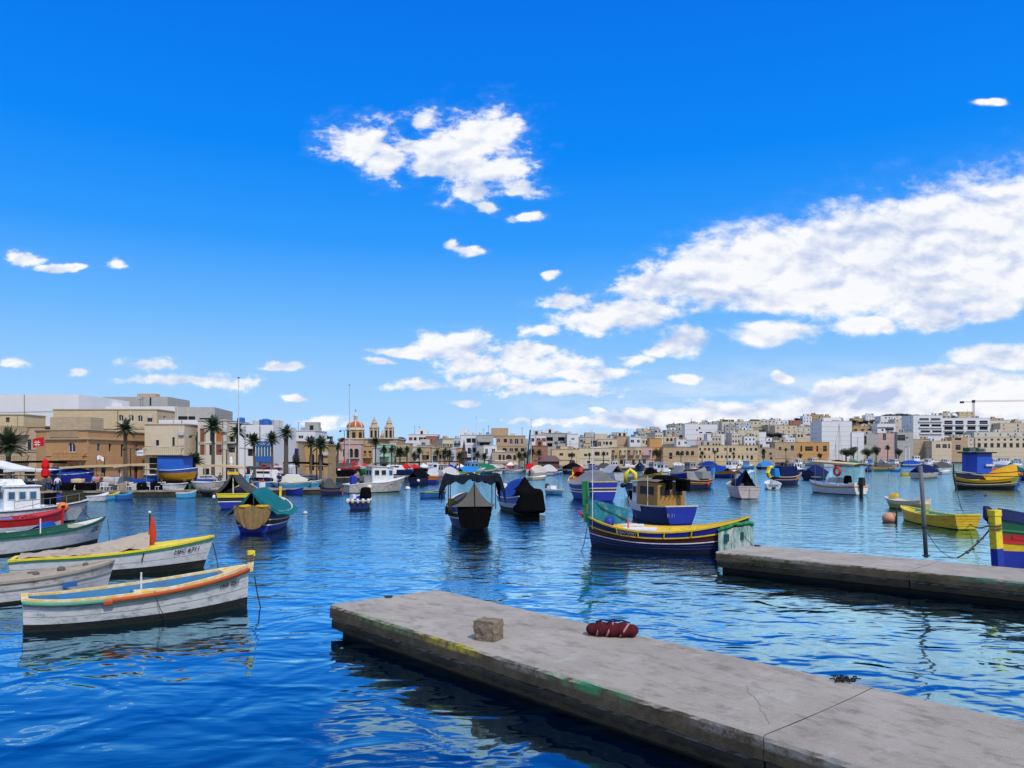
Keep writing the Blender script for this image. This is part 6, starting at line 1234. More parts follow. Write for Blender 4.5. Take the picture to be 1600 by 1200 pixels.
p = q.hp(.95, 1); MB().tube([(p.x - .1, -.55, 1.6), (p.x, -.5, 2.6), (p.x, 0, 3.0), (p.x, .5, 2.6), (p.x - .1, .55, 1.6)], [.2, .28, .26, .28, .2], 8).build('yellow_bundle', yellow2, q.o, smooth=True); box_cover(q, .2, .75, 2.2, c_dgrey); fender(q, .8, -1, black, .28, .9, True)
far = [  # label, stern, bow, beam, kind, colours
 ('blue luzzu with yellow moustache bow, blue cover and painted eyes behind the grey tented luzzu', (1104, 744), (1148, 746.5), 2.8, 'luz', blue, amber, c_blue),
 ('red hulled motor boat with a cream top and small white wheelhouse', (1131, 739), (1156, 738), 2.8, 'cab', redo, ivory, white),
 ('boat under a bright blue heaped cover left of the red hulled one', (1098, 732), (1120, 733), 3.0, 'cov', mblue, white, c_blue),
 ('bright blue square cabin boat right of the red hulled one', (1155, 732), (1178, 732), 3.2, 'cab', sky_b, ivory, sky_b),
 ('small boat under a light blue tent on the open water', (1186, 733), (1207, 732), 3.0, 'cov', navy, white, c_sky),
 ('boat with a huge navy blue cover left of the awninged motor boat', (1262, 749), (1288, 747), 3.6, 'cov', navy, navy, c_navy),
 ('white cabin cruiser moored left of the beige awning', (1258, 727), (1282, 728), 3.6, 'cab', white, white, white),
 ('blue boat with a white cuddy behind the yellow stern piece', (1226, 740), (1256, 741), 2.8, 'cab', dblue, white, white),
 ('dark green and yellow luzzu far out near the blue buoy', (1364, 736), (1398, 735), 2.4, 'luz', teal_p, amber, c_dgrey),
 ('low blue punt right of the green and yellow luzzu', (1392, 737), (1407, 737), 1.8, 'open', mblue, mblue, None),
 ('small yellow rowing boat left of the navy covered white boat', (1408, 743), (1423, 743), 2.2, 'open', yellow, yellow2, None),
 ('white boat under an arched navy canvas right of the small yellow one', (1429, 747), (1464, 746), 3.2, 'cov', ivory, white, c_navy),
 ('boat under a flat dark grey cover behind the navy covered one', (1461, 737), (1486, 736), 3.0, 'cov', white, white, c_dgrey),
 ('small white launch right of the dark grey covered boat', (1468, 741), (1483, 740), 2.0, 'open', white, white, None),
 ('white blue gunwaled trawler with a tall white gantry at the far right quay', (1414, 726), (1445, 726), 4.5, 'gan', grey, white, white),
 ('white ferry boat with a red trimmed top deck at the far right quay', (1433, 726), (1470, 726), 5.0, 'cab', white, red, white),
 ('white cabin boat with two dark windows at the far right quay', (1466, 726), (1486, 726), 4.0, 'cab', white, white, white),
 ('white yacht with a blue striped side at the far right edge', (1548, 727), (1590, 727), 4.0, 'cab', white, mblue, white),
 ('white cruiser with a navy windscreen below the tall masts', (1284, 726.5), (1306, 726.5), 4.0, 'cab', white, white, white),
 ('white flybridge cruiser left of the masts', (1262, 726), (1280, 726), 4.0, 'cab', white, navy, white),
 ('grey and white cruiser right of the two masts', (1322, 726), (1342, 726), 4.0, 'cab', white, grey, lgrey),
 ('pale cruiser with a turquoise stripe before the dark bushes', (1346, 726), (1364, 726), 4.0, 'cab', ivory, turq, white),
 ('white speed boat with a light blue drum at the far quay', (1385, 726), (1404, 726), 3.6, 'cab', white, sky_b, sky_b),
 ('pair of boats rafted, the blue tented one left of the yellow cabin boat', (1052, 745), (1072, 746), 2.8, 'cov', blue, white, c_grey),
 ('grey canopied boat with a red ring on its side behind the grey tented luzzu', (1066, 739), (1092, 740), 3.0, 'cab', grey, redo, grey),
 ('white motor boat with grey roof on the open water above the yellow horseshoe', (1012, 739), (1034, 740), 3.0, 'cab', white, white, lgrey),
 ('white cuddy cruiser with a white roof above the covered blue boats', (970, 733), (992, 733), 3.8, 'cab', white, white, white),
 ('large tan and white covered sailing boat hull in the middle distance', (829, 745), (852, 744), 3.4, 'cov', ivory, white, CL('sail_tan', (.50, .45, .40))),
 ('pale grey covered boat next to the tan covered one', (847, 743), (868, 742), 3.2, 'cov', white, blue, c_lgrey),
 ('small white open boat in front of the tan covered one', (828, 750), (851, 749), 2.2, 'open', ivory, white, None),
 ('turquoise fishing boat moored with a yellow trim below the promenade', (716, 744), (748, 743), 3.0, 'luz', cyan, lime, c_sky),
 ('white speed boat with a grey cover at the promenade quay', (690, 751), (716, 750), 2.8, 'cov', white, white, c_lgrey),
 ('boat with a beige sprayhood at the promenade quay', (684, 749), (700, 748), 2.8, 'cab', ivory, white, c_lgrey),
 ('boat under a vivid blue tent at the promenade quay', (698, 743), (712, 743), 3.4, 'cov', white, white, CL('vivid_blue', (.01, .03, .55))),
 ('white and blue cruiser left of the beige sprayhood boat', (664, 747), (682, 747), 3.0, 'cab', white, mblue, white),
 ('small white dinghy by the long white launch', (770, 741), (784, 741), 2.0, 'open', white, white, None),
 ('long white launch on the calm water below the tan flats', (786, 739), (816, 738.5), 2.8, 'open', white, sky_b, None),
 ('white launch with a red cover near the kiosk', (822, 738), (836, 738), 3.0, 'cov', white, white, c_red),
 ('blue punt near the kiosk', (864, 741), (878, 741), 2.4, 'open', mblue, white, None),
 ('green topped boat with a blue shelter behind the red clothed luzzu', (912, 744), (938, 744), 3.0, 'cab', dgreen, blue, blue),
 ('dark boat under a black hood behind the red clothed luzzu', (934, 740), (960, 740), 3.2, 'cov', navy, white, c_dgrey),
 ('teal hulled boat left of the mustard cabin boat', (1006, 748), (1032, 749), 2.8, 'luz', teal_p, yellow, c_black),
 ('cabin boat with a white mast base right of the teal one', (1026, 744), (1046, 743), 2.8, 'cab', white, black, white),
 ('light blue dinghy floating by the low quay on the left', (276, 778), (305, 777.5), 1.5, 'open', cyan, white, None),
 ('broad light blue boat moored at the left quay below the white chairs', (182, 781), (207, 780), 1.8, 'open', mblue, cyan, None),
 ('small blue skiff with a lemon gunwale at the left quay', (166, 781), (186, 780), 1.5, 'open', cyan, yellow2, None),
 ('white flat launch at the left quay right of the black nets', (140, 784), (168, 782), 1.7, 'open', white, white, None),
 ('dark blue dinghy with a round bow by the low quay end', (452, 772), (472, 773), 1.9, 'open', blue, blue, None),
 ('brown and grey boat among the far right moorings', (1300, 727), (1318, 727), 3.8, 'cov', brown, grey, c_dgrey),
 ('small white cruiser far off below the glass band house', (1372, 725), (1386, 725), 4.0, 'cab', white, white, white),
 ('white cuddy boat in front of the arcade', (1575, 731), (1598, 731), 3.0, 'cab', white, white, white),
 ('blue luzzu with a green hood behind the big yellow luzzu', (1570, 748), (1612, 750), 3.0, 'luz', blue, yellow, c_green),
]
for i, (lb_, s_, b_, B_, kd, c1, c2, c3) in enumerate(far):
    Lp = (W(*b_) - W(*s_)).length; hh = {'open': .55, 'cab': .95, 'cov': .85, 'luz': .9, 'gan': 1.6}[kd] * (1.0 if Lp < 8 else 1.25)
    nm = {'open': 'rowing_boat', 'cab': 'cabin_boat', 'cov': 'covered_boat', 'luz': 'luzzu', 'gan': 'trawler'}[kd]; ct = {'open': 'rowing boat', 'cab': 'cabin boat', 'cov': 'boat', 'luz': 'fishing boat', 'gan': 'trawler'}[kd]
    bands = [(0, .55, c1, 'hull'), (.55, .8, c2 if kd == 'luz' else c1, 'middle_band'), (.8, 1, c2, 'top_band')]
    q = boat(lb_, s_, b_, min(B_, Lp * .42), hh * (1.15 if kd == 'luz' else 1), hh, hh * 1.5, bands, c2, c1 if kd == 'open' else grey, ts=0 if kd == 'luz' else .7, rb=Lp * .07, rs=Lp * .03, N=12, name=nm, cat=ct, deck=[] if kd == 'open' else [(.05, .97, lgrey if kd != 'luz' else c1, -.06)], thwarts=[(.3, board), (.6, board)] if kd == 'open' else [])
    Bq = q.B
    if kd == 'cab':
        cabin(q, -Lp * .2, Lp * .16, Bq * .62, hh - .05, hh + 1.7 + .03 * Lp, c3, c2 if c2 in (red, mblue, navy) else white, side_w=3, roof_over=.2)
        mast(q, -Lp * .1, hh + 1.7, hh + 1.7 + 1.4 + (i % 3) * .6, .03, white); q2 = MB().box((Lp * .30, 0, hh + .25), (Lp * .24, Bq * .55, .45), top=(.6, .7)).build('foredeck_hatch', white, q.o); bev(q2, .08)
        if Lp > 9: MB().tube([(Lp * .2, Bq * .42, hh * 1.25 + .6), (Lp * .45, Bq * .2, hh * 1.5 + .6), (Lp * .45, -Bq * .2, hh * 1.5 + .6), (Lp * .2, -Bq * .42, hh * 1.25 + .6)], .03, 5).build('bow_rail', steel, q.o)
    elif kd == 'cov': tent(q, .04, .88, hh + 1.0, hh + .9, hh + 1.7, c3, p=1.0, wr=.12, ends=(c3, None))
    elif kd == 'luz':
        tent(q, .12, .72, hh + .9, hh + .8, hh + 1.4, c3, p=1.1, wr=.1); stem(q, 1, hh * 1.5 + .7, c2, .22, .1, dep=.25); stem(q, 0, hh * 1.15 + .5, c2, .2, .05)
        for sg in (-1, 1): eye(q, .9, .82, sg)
        m = MB(); [m.grid([[q.hp(tt, w, sg, .02) for tt in (.72, .82, .92, .98)] for w in (.5, .65, .9)]) for sg in (1, -1)]; m.build('moustache', amber, q.o)
    elif kd == 'gan':
        cabin(q, -Lp * .1, Lp * .2, Bq * .6, hh, hh + 2.5, white, white); m = MB(); zt = hh + 7.2
        for sg in (-1, 1): m.box((-Lp * .38, sg * Bq * .4, (hh + zt) / 2), (.35, .35, zt - hh))
        m.box((-Lp * .38, 0, zt), (.35, Bq * .8 + .35, .35)); m.build('gantry', white, q.o)
    if kd in ('cab', 'cov') and i % 3 == 0: outboard(q, big=1.1)
    if i % 2 == 0 and kd != 'open': fender(q, .5, -1, [white, redo, mblue][i % 3], .2, .7, True)
    if kd in ('luz', 'cov') and i % 2: mast(q, Lp * .2, hh, hh + 3.2, .03, steel)
    if kd != 'open': deck_clutter(q, 2, i, [mblue, white, redo, black, amber], .1, .3, z=hh, s=.5)
q = boat('small white and pale blue tender with a grey capped outboard in the centre', (857, 772), (878, 773), 1.7, .65, .55, .7, [(0, .7, cyan, 'hull'), (.7, 1, white, 'top_band')], white, white, ts=.8, tm=.45, rb=.25, rs=0, N=12, name='tender', cat='dinghy', deck=[(.1, .95, white, -.05)]); outboard(q, big=1.2, mat=c_dgrey); bev(MB().b2(-.9, -.2, -.5, .5, .6, 1.0).build('seat_box', white, q.o), .05); MB().tube([(.4, .3, .6), (.4, .3, 2.6)], .02).build('light_pole', steel, q.o)
# ---- right side
q = boat('yellow clinker rowing boat with a turquoise inside beside the steel pole', (1511, 828), (1412, 812), 1.9, .95, .72, 1.0, [(0, .5, yellow2, 'hull'), (.5, .56, amber, 'plank_line'), (.56, 1, yellow, 'top_strake')], yellow2, turq, ts=.85, tm=.42, rb=.35, rs=.12, N=22, rails=[(.25, amber, .012), (.4, amber, .012), (.72, amber, .012)], thwarts=[(.3, turq), (.62, yellow), (.8, yellow2)], name='rowing_boat', cat='rowing boat', deck=[(.86, .98, yellow2, -.08)])
deck_clutter(q, 1, 2, [lime], .6, .7, z=.5, s=.3)
q = boat('yellowed white dinghy with a yellow bundle in its bow behind the yellow rowing boat', (1446, 797), (1390, 793), 1.9, .85, .7, .95, [(0, .6, P('dull_yellow', (.42, .40, .10)), 'hull'), (.6, 1, ivory, 'top_band')], ivory, ivory, ts=.7, tm=.42, rb=.5, rs=0, N=16, name='dinghy', cat='dinghy', deck=[(.55, .98, ivory, -.03)])
bev(MB().box((1.3, 0, 1.1), (.8, .7, .35), .4, top=(.7, .7)).build('yellow_bundle', CL('yellow3', (.6, .38, .02)), q.o), .1, 3); MB().b2(-1.7, -.2, -.75, -.7, .25, 1.05).build('white_plate', white, q.o)
q = boat('broad yellow and maroon luzzu with long mooring lines running to its black bow post', (1586, 764), (1494, 763), 3.4, 1.9, 1.2, 1.75, [(0, .30, antif, 'bottom'), (.30, .5, P('faded_tan', (.33, .22, .13)), 'middle_band'), (.5, .72, maroon, 'maroon_band'), (.72, 1, yellow, 'top_band')], yellow, P('deep_yellow', (.62, .34, .02)), ts=0, tm=.3, rb=.3, rs=.6, N=24, rails=[(.5, ivory, .04)], tl=.7)
tent(q, .05, .55, 3.4, 1.7, 2.9, CL('amber_cloth', (.62, .34, .02)), p=.9, over=0, wr=.05, name='amber_cover'); stem(q, 1, 3.4, black, .2, .0); m = MB(); [m.grid([[q.hp(tt, w, sg, .02) for tt in (.0, .05, .1, .15)] for w in (.45, .7, .9)]) for sg in (1, -1)]; m.build('lime_stern_panel', lime, q.o); stem(q, 0, 2.6, mblue, .2, .2, dep=.35)
deck_clutter(q, 3, 21, [orange, white, amber], .0, .12, z=1.9, s=.6)
ybow = q.o.location + Vector((-4.6, 0, 2.0))
q = boat('navy boat carrying a tall royal blue box cabin with a flat black roof', (1584, 755), (1496, 757), 3.6, 1.9, 1.5, 2.2, [(0, 1, navy, 'hull')], ivory, navy, ts=.6, rb=.6, N=18, rails=[(.9, ivory, .04)], deck=[(.05, .97, grey, -.05)], name='cabin_boat', cat='cabin boat')
cabin(q, .5, 4.1, 2.6, 1.7, 5.0, P('royal_blue', (.012, .08, .50)), black, wins=0, roof_over=.5, roof_t=.2, taper=1.0)
drape(q, .2, 2.4, 1.35, 1.35, 2.9, 3.2, white, 'white_board', 6); deck_clutter(q, 7, 31, [c_grey, c_dgrey, grey, dgreen], .52, .78, z=5.25, s=.9); mast(q, 4.6, 2, 6.2, .05, dsteel); mast(q, -1.5, 2, 5.6, .04, steel); deck_clutter(q, 5, 32, [lime, redo, dgreen, white, blue], .15, .45, z=1.9, s=.9)
# right foreground luzzu, bow post towards the jetty
q = boat('luzzu at the right edge with a thick yellow and blue stem post', (1860, 0, 37.5), (1563, 0, 30.2), 3.6, 1.9, 1.5, 2.15, [(0, .42, blue, 'hull'), (.42, .58, yellow, 'yellow_band'), (.58, .68, red, 'red_band'), (.68, .80, brown, 'brown_band'), (.80, 1, dgreen, 'green_band')], dblue, dgreen, ts=0, tm=.45, rb=.25, rs=.4, N=30, gw=.12, draft=.8, rails=[(.80, green, .04), (.58, red, .03)])
p = q.hp(1, 1); p0 = q.hp(1, 0)
def slant(za, zb, mat, name, w=.28, dep=.42):
    xa = p0.x + (p.x - p0.x) * za / p.z + .12; xb = p0.x + (p.x - p0.x) * zb / p.z + .12; vs = []
    for x_, z_ in ((xa, za), (xb, zb)): vs += [(x_ - dep / 2, -w / 2, z_), (x_ + dep / 2, -w / 2, z_), (x_ + dep / 2, w / 2, z_), (x_ - dep / 2, w / 2, z_)]
    o = MB().add(vs, [(0, 1, 5, 4), (1, 2, 6, 5), (2, 3, 7, 6), (3, 0, 4, 7), (4, 5, 6, 7), (3, 2, 1, 0)]).build(name, mat, q.o); return bev(o, .02)
slant(-.3, .98, blue, 'post_foot'); slant(.982, 2.25, yellow2, 'post_middle'); slant(2.252, 2.5, yellow2, 'post_head', .32, .47); MB().tube([(p.x + .12 + .3 * math.cos(a), .22 * math.sin(a), 1.75 + .02 * a) for a in [i * .6 for i in range(22)]], .03, 5).build('mooring_wrap', rope_m, q.o)
m = MB(); 
for sg in (1, -1): m.grid([[q.hp(tt, 1, sg, .05) + Vector((0, 0, a_ + (.12 * max(0, (tt - .85) / .15) ** 1.5))) for tt in (.5, .6, .7, .8, .86, .9, .94, .97, 1)] for a_ in (-.12, .3)])
m.build('bow_bulwark', dblue, q.o)
hp_ = []
for i in range(9):
    g = i / 8; hp_.append(((p.x - .6 + 1.05 * g), 1.95 + .75 * math.sin(g * 2.0) * (.6 + .4 * g), 1.55 + .62 * g))
m = MB(); n = 9; vs = [(x_, y_, z_) for y_ in (-.26, -.16) for x_, zt_, zb_ in hp_ for z_ in (zt_, zb_)]
for o_ in (0, 18): m.add(vs[o_:o_ + 18], [(2 * i, 2 * i + 2, 2 * i + 3, 2 * i + 1) for i in range(8)])
m.add(vs, [(2 * i, 2 * i + 2, 18 + 2 * i + 2, 18 + 2 * i) for i in range(8)] + [(16, 17, 35, 34)]); m.build('bow_horn', dblue, q.o)
for sg in (1, -1): MB().grid([[q.hp(tt, w_ + .10 * ((tt - .5) / .5) ** 2, sg, .02) for tt in (.5, .6, .7, .8, .9, .97)] for w_ in (.56, .64)]).build('red_sweep', red, q.o)
rb_ = q.o.matrix_world
# ---------------------------------------------------------------- things on and around the jetties
def loose(mb, name, mat, label, cat, loc=(0, 0, 0), rz=0, group=None, smooth=False):
    o = mb.build(name, mat, None, smooth); o.location = loc; o.rotation_euler = (0, 0, rz); return tag(o, label, cat, group)
# rough stone block
pb_ = W(763, 1002, DZ); rn = random.Random(3); mb = MB(); n = 7
def cube_sphere(sz, n, amp, seed):
    mb = MB(); idx = {}
    def vt(i, j, k):
        key = (i, j, k)
        if key not in idx:
            p = Vector((i / n - .5, j / n - .5, k / n - .5)); r = Vector((abs(p.x), abs(p.y), abs(p.z))); e = sorted([r.x, r.y, r.z])
            p2 = p * (1 - .06 * max(0, (e[1] + e[2] - .7)) * 3); d = noise.noise_vector(p * 3.5 + Vector((seed,) * 3)) * amp + noise.noise_vector(p * 11 + Vector((seed,) * 3)) * amp * .35
            q = Vector(((p2.x + d.x) * sz[0], (p2.y + d.y) * sz[1], (p2.z + (d.z if k else 0)) * sz[2])); idx[key] = len(mb.v); mb.v.append(tuple(q))
        return idx[key]
    for a in range(n):
        for b in range(n):
            for f in ([(a, b, 0), (a, b + 1, 0), (a + 1, b + 1, 0), (a + 1, b, 0)], [(a, b, n), (a + 1, b, n), (a + 1, b + 1, n), (a, b + 1, n)], [(0, a, b), (0, a, b + 1), (0, a + 1, b + 1), (0, a + 1, b)],
                      [(n, a, b), (n, a + 1, b), (n, a + 1, b + 1), (n, a, b + 1)], [(a, 0, b), (a + 1, 0, b), (a + 1, 0, b + 1), (a, 0, b + 1)], [(a, n, b), (a, n, b + 1), (a + 1, n, b + 1), (a + 1, n, b)]):
                mb.f.append(tuple(vt(*q) for q in f)); mb.mi.append(0)
    return mb
o = loose(cube_sphere((.50, .44, .42), 14, .06, 4.3), 'stone_block', stone_m, 'rough pitted limestone block on the edge of the near jetty', 'stone block', (pb_.x, pb_.y + .18, DZ + .205), R(-28))
# maroon bag / rolled life vest with pale bands
pm_ = W(958, 996, DZ); t = thing('striped_bag', 'maroon bag with pale curved stripes lying on the near jetty', 'bag', (pm_.x, pm_.y + .15, DZ), R(-12))
def bagsec(x): return .17 * (1 - abs(x / .56) ** 4) ** .5 if abs(x) < .56 else .01
rows = []; st = []
for i in range(33):
    x = -.55 + 1.10 * i / 32; r = bagsec(x) * (1 + .10 * math.sin(i * .9)) + .01; rows.append([Vector((x, 1.25 * r * math.cos(a) , max(.0, .13 + r * .85 * math.sin(a) + .02 * noise.noise(Vector((x * 6, a, 1)))))) for a in [k * math.pi / 8 for k in range(16)]])
MB().grid(rows, closed=True).build('bag_body', c_mar, t, smooth=True)
for xc, sl in ((-.30, .12), (-.08, .16), (.22, .22)):
    s_ = []
    for j in range(2):
        rr_ = []
        for k in range(17):
            a = k * math.pi / 8 + math.pi; x = xc + j * .045 + sl * .5 * math.sin(a); r = bagsec(x) + .022; rr_.append(Vector((x, 1.25 * r * math.cos(a), max(.005, .13 + r * .86 * math.sin(a)))))
        s_.append(rr_)
    MB().grid(s_).build('pale_stripe', CL('dusty_pink', (.36, .20, .19)), t, smooth=True)
m = MB(); m.tube([(-.35, .05, .27), (-.2, .02, .33), (.0, .0, .30), (.2, .04, .33), (.38, .03, .28)], .018, 6); m.tube([(-.1, -.1, .28), (.0, .05, .34), (.15, .1, .29)], .015, 6); m.build('strap', c_navy, t)
# dark weed clump
pc = W(1318, 1064, DZ); mb = MB(); rn = random.Random(9)
for i in range(46):
    a = rn.uniform(0, 6.28); r = abs(rn.gauss(0, .11)); x, y = r * math.cos(a) * 1.4, r * math.sin(a); h = rn.uniform(.01, .08); mb.tube([(x, y, .01), (x + rn.uniform(-.05, .05), y + rn.uniform(-.05, .05), h), (x + rn.uniform(-.1, .1), y + rn.uniform(-.1, .1), rn.uniform(.01, .06))], .011, 4)
loose(mb, 'weed_clump', M('weed', (.012, .014, .010), rough=.9), 'dark clump of dried weed on the far edge of the near jetty', 'seaweed', (pc.x, pc.y, DZ))
# mooring ring with wire at the end of the near jetty
pr = W(607, 934, DZ); t = thing('mooring_ring', 'rusty iron ring with a bit of wire on the end of the near jetty', 'mooring ring', (pr.x, pr.y, DZ)); MB().torus((0, 0, .03), .10, .014, 'z', 16, 6).build('ring', dsteel, t); MB().tube([(.02, 0, .03), (.0, .02, .12), (-.03, 0, .03), (.1, .02, .07)], .008, 5).build('wire', dsteel, t); MB().b2(-.05, .05, -.03, .03, 0, .05).build('staple', dsteel, t)
pr = W(1176, 853, DZ); t = thing('mooring_ring', 'iron ring holding the stern rope at the corner of the farther jetty', 'mooring ring', (pr.x + .15, pr.y - .15, DZ)); MB().torus((0, 0, .03), .12, .02, 'z', 16, 6).build('ring', dsteel, t); MB().b2(-.05, .05, -.03, .03, 0, .06).build('staple', dsteel, t)
# steel pole
pp = W(1447, 869, DZ); zt = Z_of(728, pp.y); t = thing('steel_pole', 'grey steel pole leaning slightly on the farther jetty', 'pole', (pp.x, pp.y, DZ))
MB().tube([(0, 0, -.05), (-.10, 0, (zt - DZ) * .5), (-.22, 0, zt - DZ)], .075, 10).build('tube', M('pole_grey', (.10, .115, .125), rough=.6, var=.35, sc=6, dirt=(.12, .07, .04), dsc=5, damt=.3), t, smooth=True)
MB().lathe([(.09, 1.05), (.095, 1.12), (.09, 1.17)], 10, (-.06, 0, 0)).build('collar', dsteel, t); MB().lathe([(.14, 0), (.14, .03), (.08, .05)], 10, (0, 0, 0)).build('base_plate', dsteel, t)
polep = Vector((pp.x, pp.y, DZ))
def rope(pts, r, mat, label, cat='rope'): return tag(MB().tube(pts, r, 5).build('rope', mat), label, cat)
# lines
rope(sag(polep + Vector((-.06, 0, 1.1)), W(1498, 872, DZ) + Vector((0, 0, .02)), .35, 16), .012, rope_d, 'thin black line sagging from the steel pole to the jetty')
pst = Vector((X_of(1548, 30.4), 30.4, 1.75))
mb = MB(); A_ = pst; B_ = W(1499, 874, DZ) + Vector((.0, .1, .05)); pts = sag(A_, B_, .12, 14); mb.tube(pts, .03, 6)
o = loose(mb, 'mooring_chain_rope', rope_d, 'thick mooring rope tied with rags from the yellow stem post to the jetty', 'rope'); m = MB(); rn = random.Random(2)
for k in (4, 5, 8, 9, 10): c = pts[k]; m.ball(c + Vector((rn.uniform(-.04, .04), 0, rn.uniform(-.05, .02))), rn.uniform(.05, .08), 7)
m.build('rag', rope_m, o)
rope(sag(pst + Vector((-.1, 0, .1)), (X_of(1490, 105), 105, 3.4), 2.6, 20), .03, rope_d, 'long slack line from the yellow stem post to the yellow luzzu bow')
for k, (za, zb_) in enumerate(((3.6, 5.2), (3.2, 3.6))):
    rope(sag((X_of(1487, 107), 107, 2.2), (X_of(1680, 100), 100, Z_of(722 - 0 + k * 14, 100)), .6, 16), .06, rope_d, ['upper', 'lower'][k] + ' black mooring line crossing the side of the yellow and maroon luzzu')
# bow lines of the left boats
rope([W(392, 897, .9) if False else Vector((X_of(398, 23.3), 23.3, .95)), Vector((X_of(402, 23.4), 23.4, .45)), Vector((X_of(407, 23.5), 23.5, .0)), Vector((X_of(406, 23.5), 23.5, -.4))], .018, rope_d, 'dark rope dangling in the water before the bow of the blue inside boat')
rope([Vector((X_of(332, 31.6), 31.6, 1.05)), Vector((X_of(337, 31.8), 31.8, .55)), Vector((X_of(341, 32), 32, .0)), Vector((X_of(340, 32), 32, -.4))], .018, rope_d, 'dark rope hanging from the bow of the yellow gunwaled boat')
rope([Vector((X_of(168, 41.3), 41.3, 1.2)), Vector((X_of(170, 41.5), 41.5, .7)), Vector((X_of(171, 41.5), 41.5, .0))], .015, rope_d, 'short line at the bow of the green gunwaled boat')
rope(sag((X_of(128, 53), 53, 1.0), (X_of(146, 52), 52, .1), .05), .03, rope_d, 'mooring line from the cabin fishing boat bow to the small red float')
# buoys
def buoy(px, py, r, mat, label, flat=.85, grp=None):
    c = W(px, py); t = thing('mooring_buoy', label, 'buoy', c, 0, grp); MB().ball((0, 0, r * .45), r, 18, sz=flat).build('float', mat, t, smooth=True); MB().torus((0, 0, r * 1.35), r * .12, r * .03, 'y', 10, 5).build('eye', dsteel, t); return t
buoy(1390, 815, .50, M('buoy_peach', (.62, .30, .18), rough=.6, dirt=(.3, .2, .15), dsc=3, damt=.4), 'large faded orange mooring buoy left of the yellow rowing boat'); buoy(1357, 737, .95, navy, 'navy blue mooring buoy on the open water', 1.0); buoy(144, 818, .16, red, 'small red float by the bow of the cabin fishing boat')
buoy(477, 803, .17, ivory, 'small white float on the open water right of the teal tented luzzu'); buoy(637, 765, .35, white, 'small white float ahead of the workboat'); buoy(1540, 775, .12, black, 'tiny dark float marker below the yellow and maroon luzzu')
o = loose(MB().tube([(0, 0, -.6), (0, 0, 1.0)], .055, 8), 'mooring_stake', dsteel, 'dark stake at the bow of the yellow rowing boat', 'stake', W(1401, 816)); 

# ---------------------------------------------------------------- poles, lamps, crane
def Q(px, D, z=QZ + .05): return Vector((X_of(px, D), D, z))
def tallpole(px, D, yt, r, mat, label, cat='mast'):
    zt = Z_of(yt, D); t = thing('tall_mast', label, cat, Q(px, D)); MB().tube([(0, 0, 0), (0, 0, zt - QZ)], [r, r * .45], 8).build('pole', mat, t); MB().box((0, 0, zt - QZ), (.35, .1, .12)).build('mast_head', dsteel, t); return t
tallpole(373, 98, 591, .10, P('pole_white', (.6, .62, .64)), 'very tall thin white mast among the palms on the left'); tallpole(546, 150, 602, .11, lgrey, 'very tall thin white mast in front of the church dome')
tallpole(830, 225, 656, .13, lgrey, 'white mast rising over the covered boats near the kiosk'); tallpole(1136, 262, 676, .16, P('olive_grey', (.16, .17, .13)), 'dark square headed mast over the red hulled boat'); tallpole(744, 230, 652, .06, lgrey, 'hair thin aerial left of the tan flats')
for k, (px, yt) in enumerate(((1311, 662), (1306, 690), (1340, 683))):
    D = 500; t = thing('yacht_mast', ['tall yacht mast in front of the huge blank white wall', 'short yacht mast left of the tall one', 'thin yacht mast before the white wing'][k], 'mast', Q(px, D, 0)); zt = Z_of(yt, D); MB().tube([(0, 0, 0), (0, 0, zt)], .16, 6).build('pole', grey, t)
    if k == 0: [MB().tube([(0, 0, zt), (dx, 0, 2)], .06, 4).build('stay', dsteel, t) for dx in (-4, 2.2)]
def lamp(px, D, yt, label, arms=2, grp='street lamps on the quay'):
    zt = Z_of(yt, D) - QZ; t = thing('street_lamp', label, 'street lamp', Q(px, D), 0, grp); MB().tube([(0, 0, 0), (0, 0, zt)], [.09, .05], 8).build('lamp_post', dsteel, t); MB().lathe([(.16, 0), (.16, .5), (.1, .7)], 8).build('post_base', dsteel, t)
    for sg in (-1, 1)[:arms]:
        MB().tube([(0, 0, zt - .15), (sg * .4, 0, zt + .05), (sg * .75, 0, zt - .05)], .03, 6).build('arm', dsteel, t); MB().lathe([(.05, .2), (.26, .0), (.18, -.12), (.02, -.16)], 10, (sg * .78, 0, zt - .15)).build('lantern', dsteel, t)
lamp(204, 93, 701, 'double armed black street lamp in front of the orange corner house'); lamp(354, 97, 703, 'double armed black street lamp by the beige flats'); lamp(163, 94, 715, 'plain lamp post by the blue door of the corner house', 1); lamp(307, 98, 681, 'lamp post beside the orange shuttered panel', 1)
lamp(495, 100, 686, 'lamp post with a wide head before the blind arches'); lamp(538, 148, 673, 'tall dark lamp with a broad head before the church dome'); lamp(587, 160, 690, 'lamp on the promenade beside the slim palm', 1)
# wooden kiosk, monument
t = thing('quayside_kiosk', 'kiosk with a brown hipped roof at the edge of the bay', 'kiosk', Q(857, 238)); MB().b2(-3.2, 3.2, -2, 2, 0, 2.2).build('wall', WC['D'], t); MB().add([(-4, -2.6, 2.2), (4, -2.6, 2.2), (4, 2.6, 2.2), (-4, 2.6, 2.2), (-1.9, 0, 4.0), (2.2, 0, 4.0)], [(0, 1, 5, 4), (1, 2, 5), (2, 3, 4, 5), (3, 0, 4), (0, 3, 2, 1)]).build('roof', P('roof_brown', (.14, .08, .08)), t)
D = 205; t = thing('monument', 'dark stepped monument with a pointed top on the promenade', 'monument', Q(725, D)); MB().lathe([(1.9, 0), (1.8, 1.2), (1.1, 1.3), (1.0, 3.2), (1.3, 3.4), (.9, 3.6), (.8, 4.6), (1.0, 4.8), (.45, 5.4), (.3, 6.6), (.05, 8.2)], 8).build('pedestal', M('bronze_dark', (.05, .04, .035), rough=.7), t)
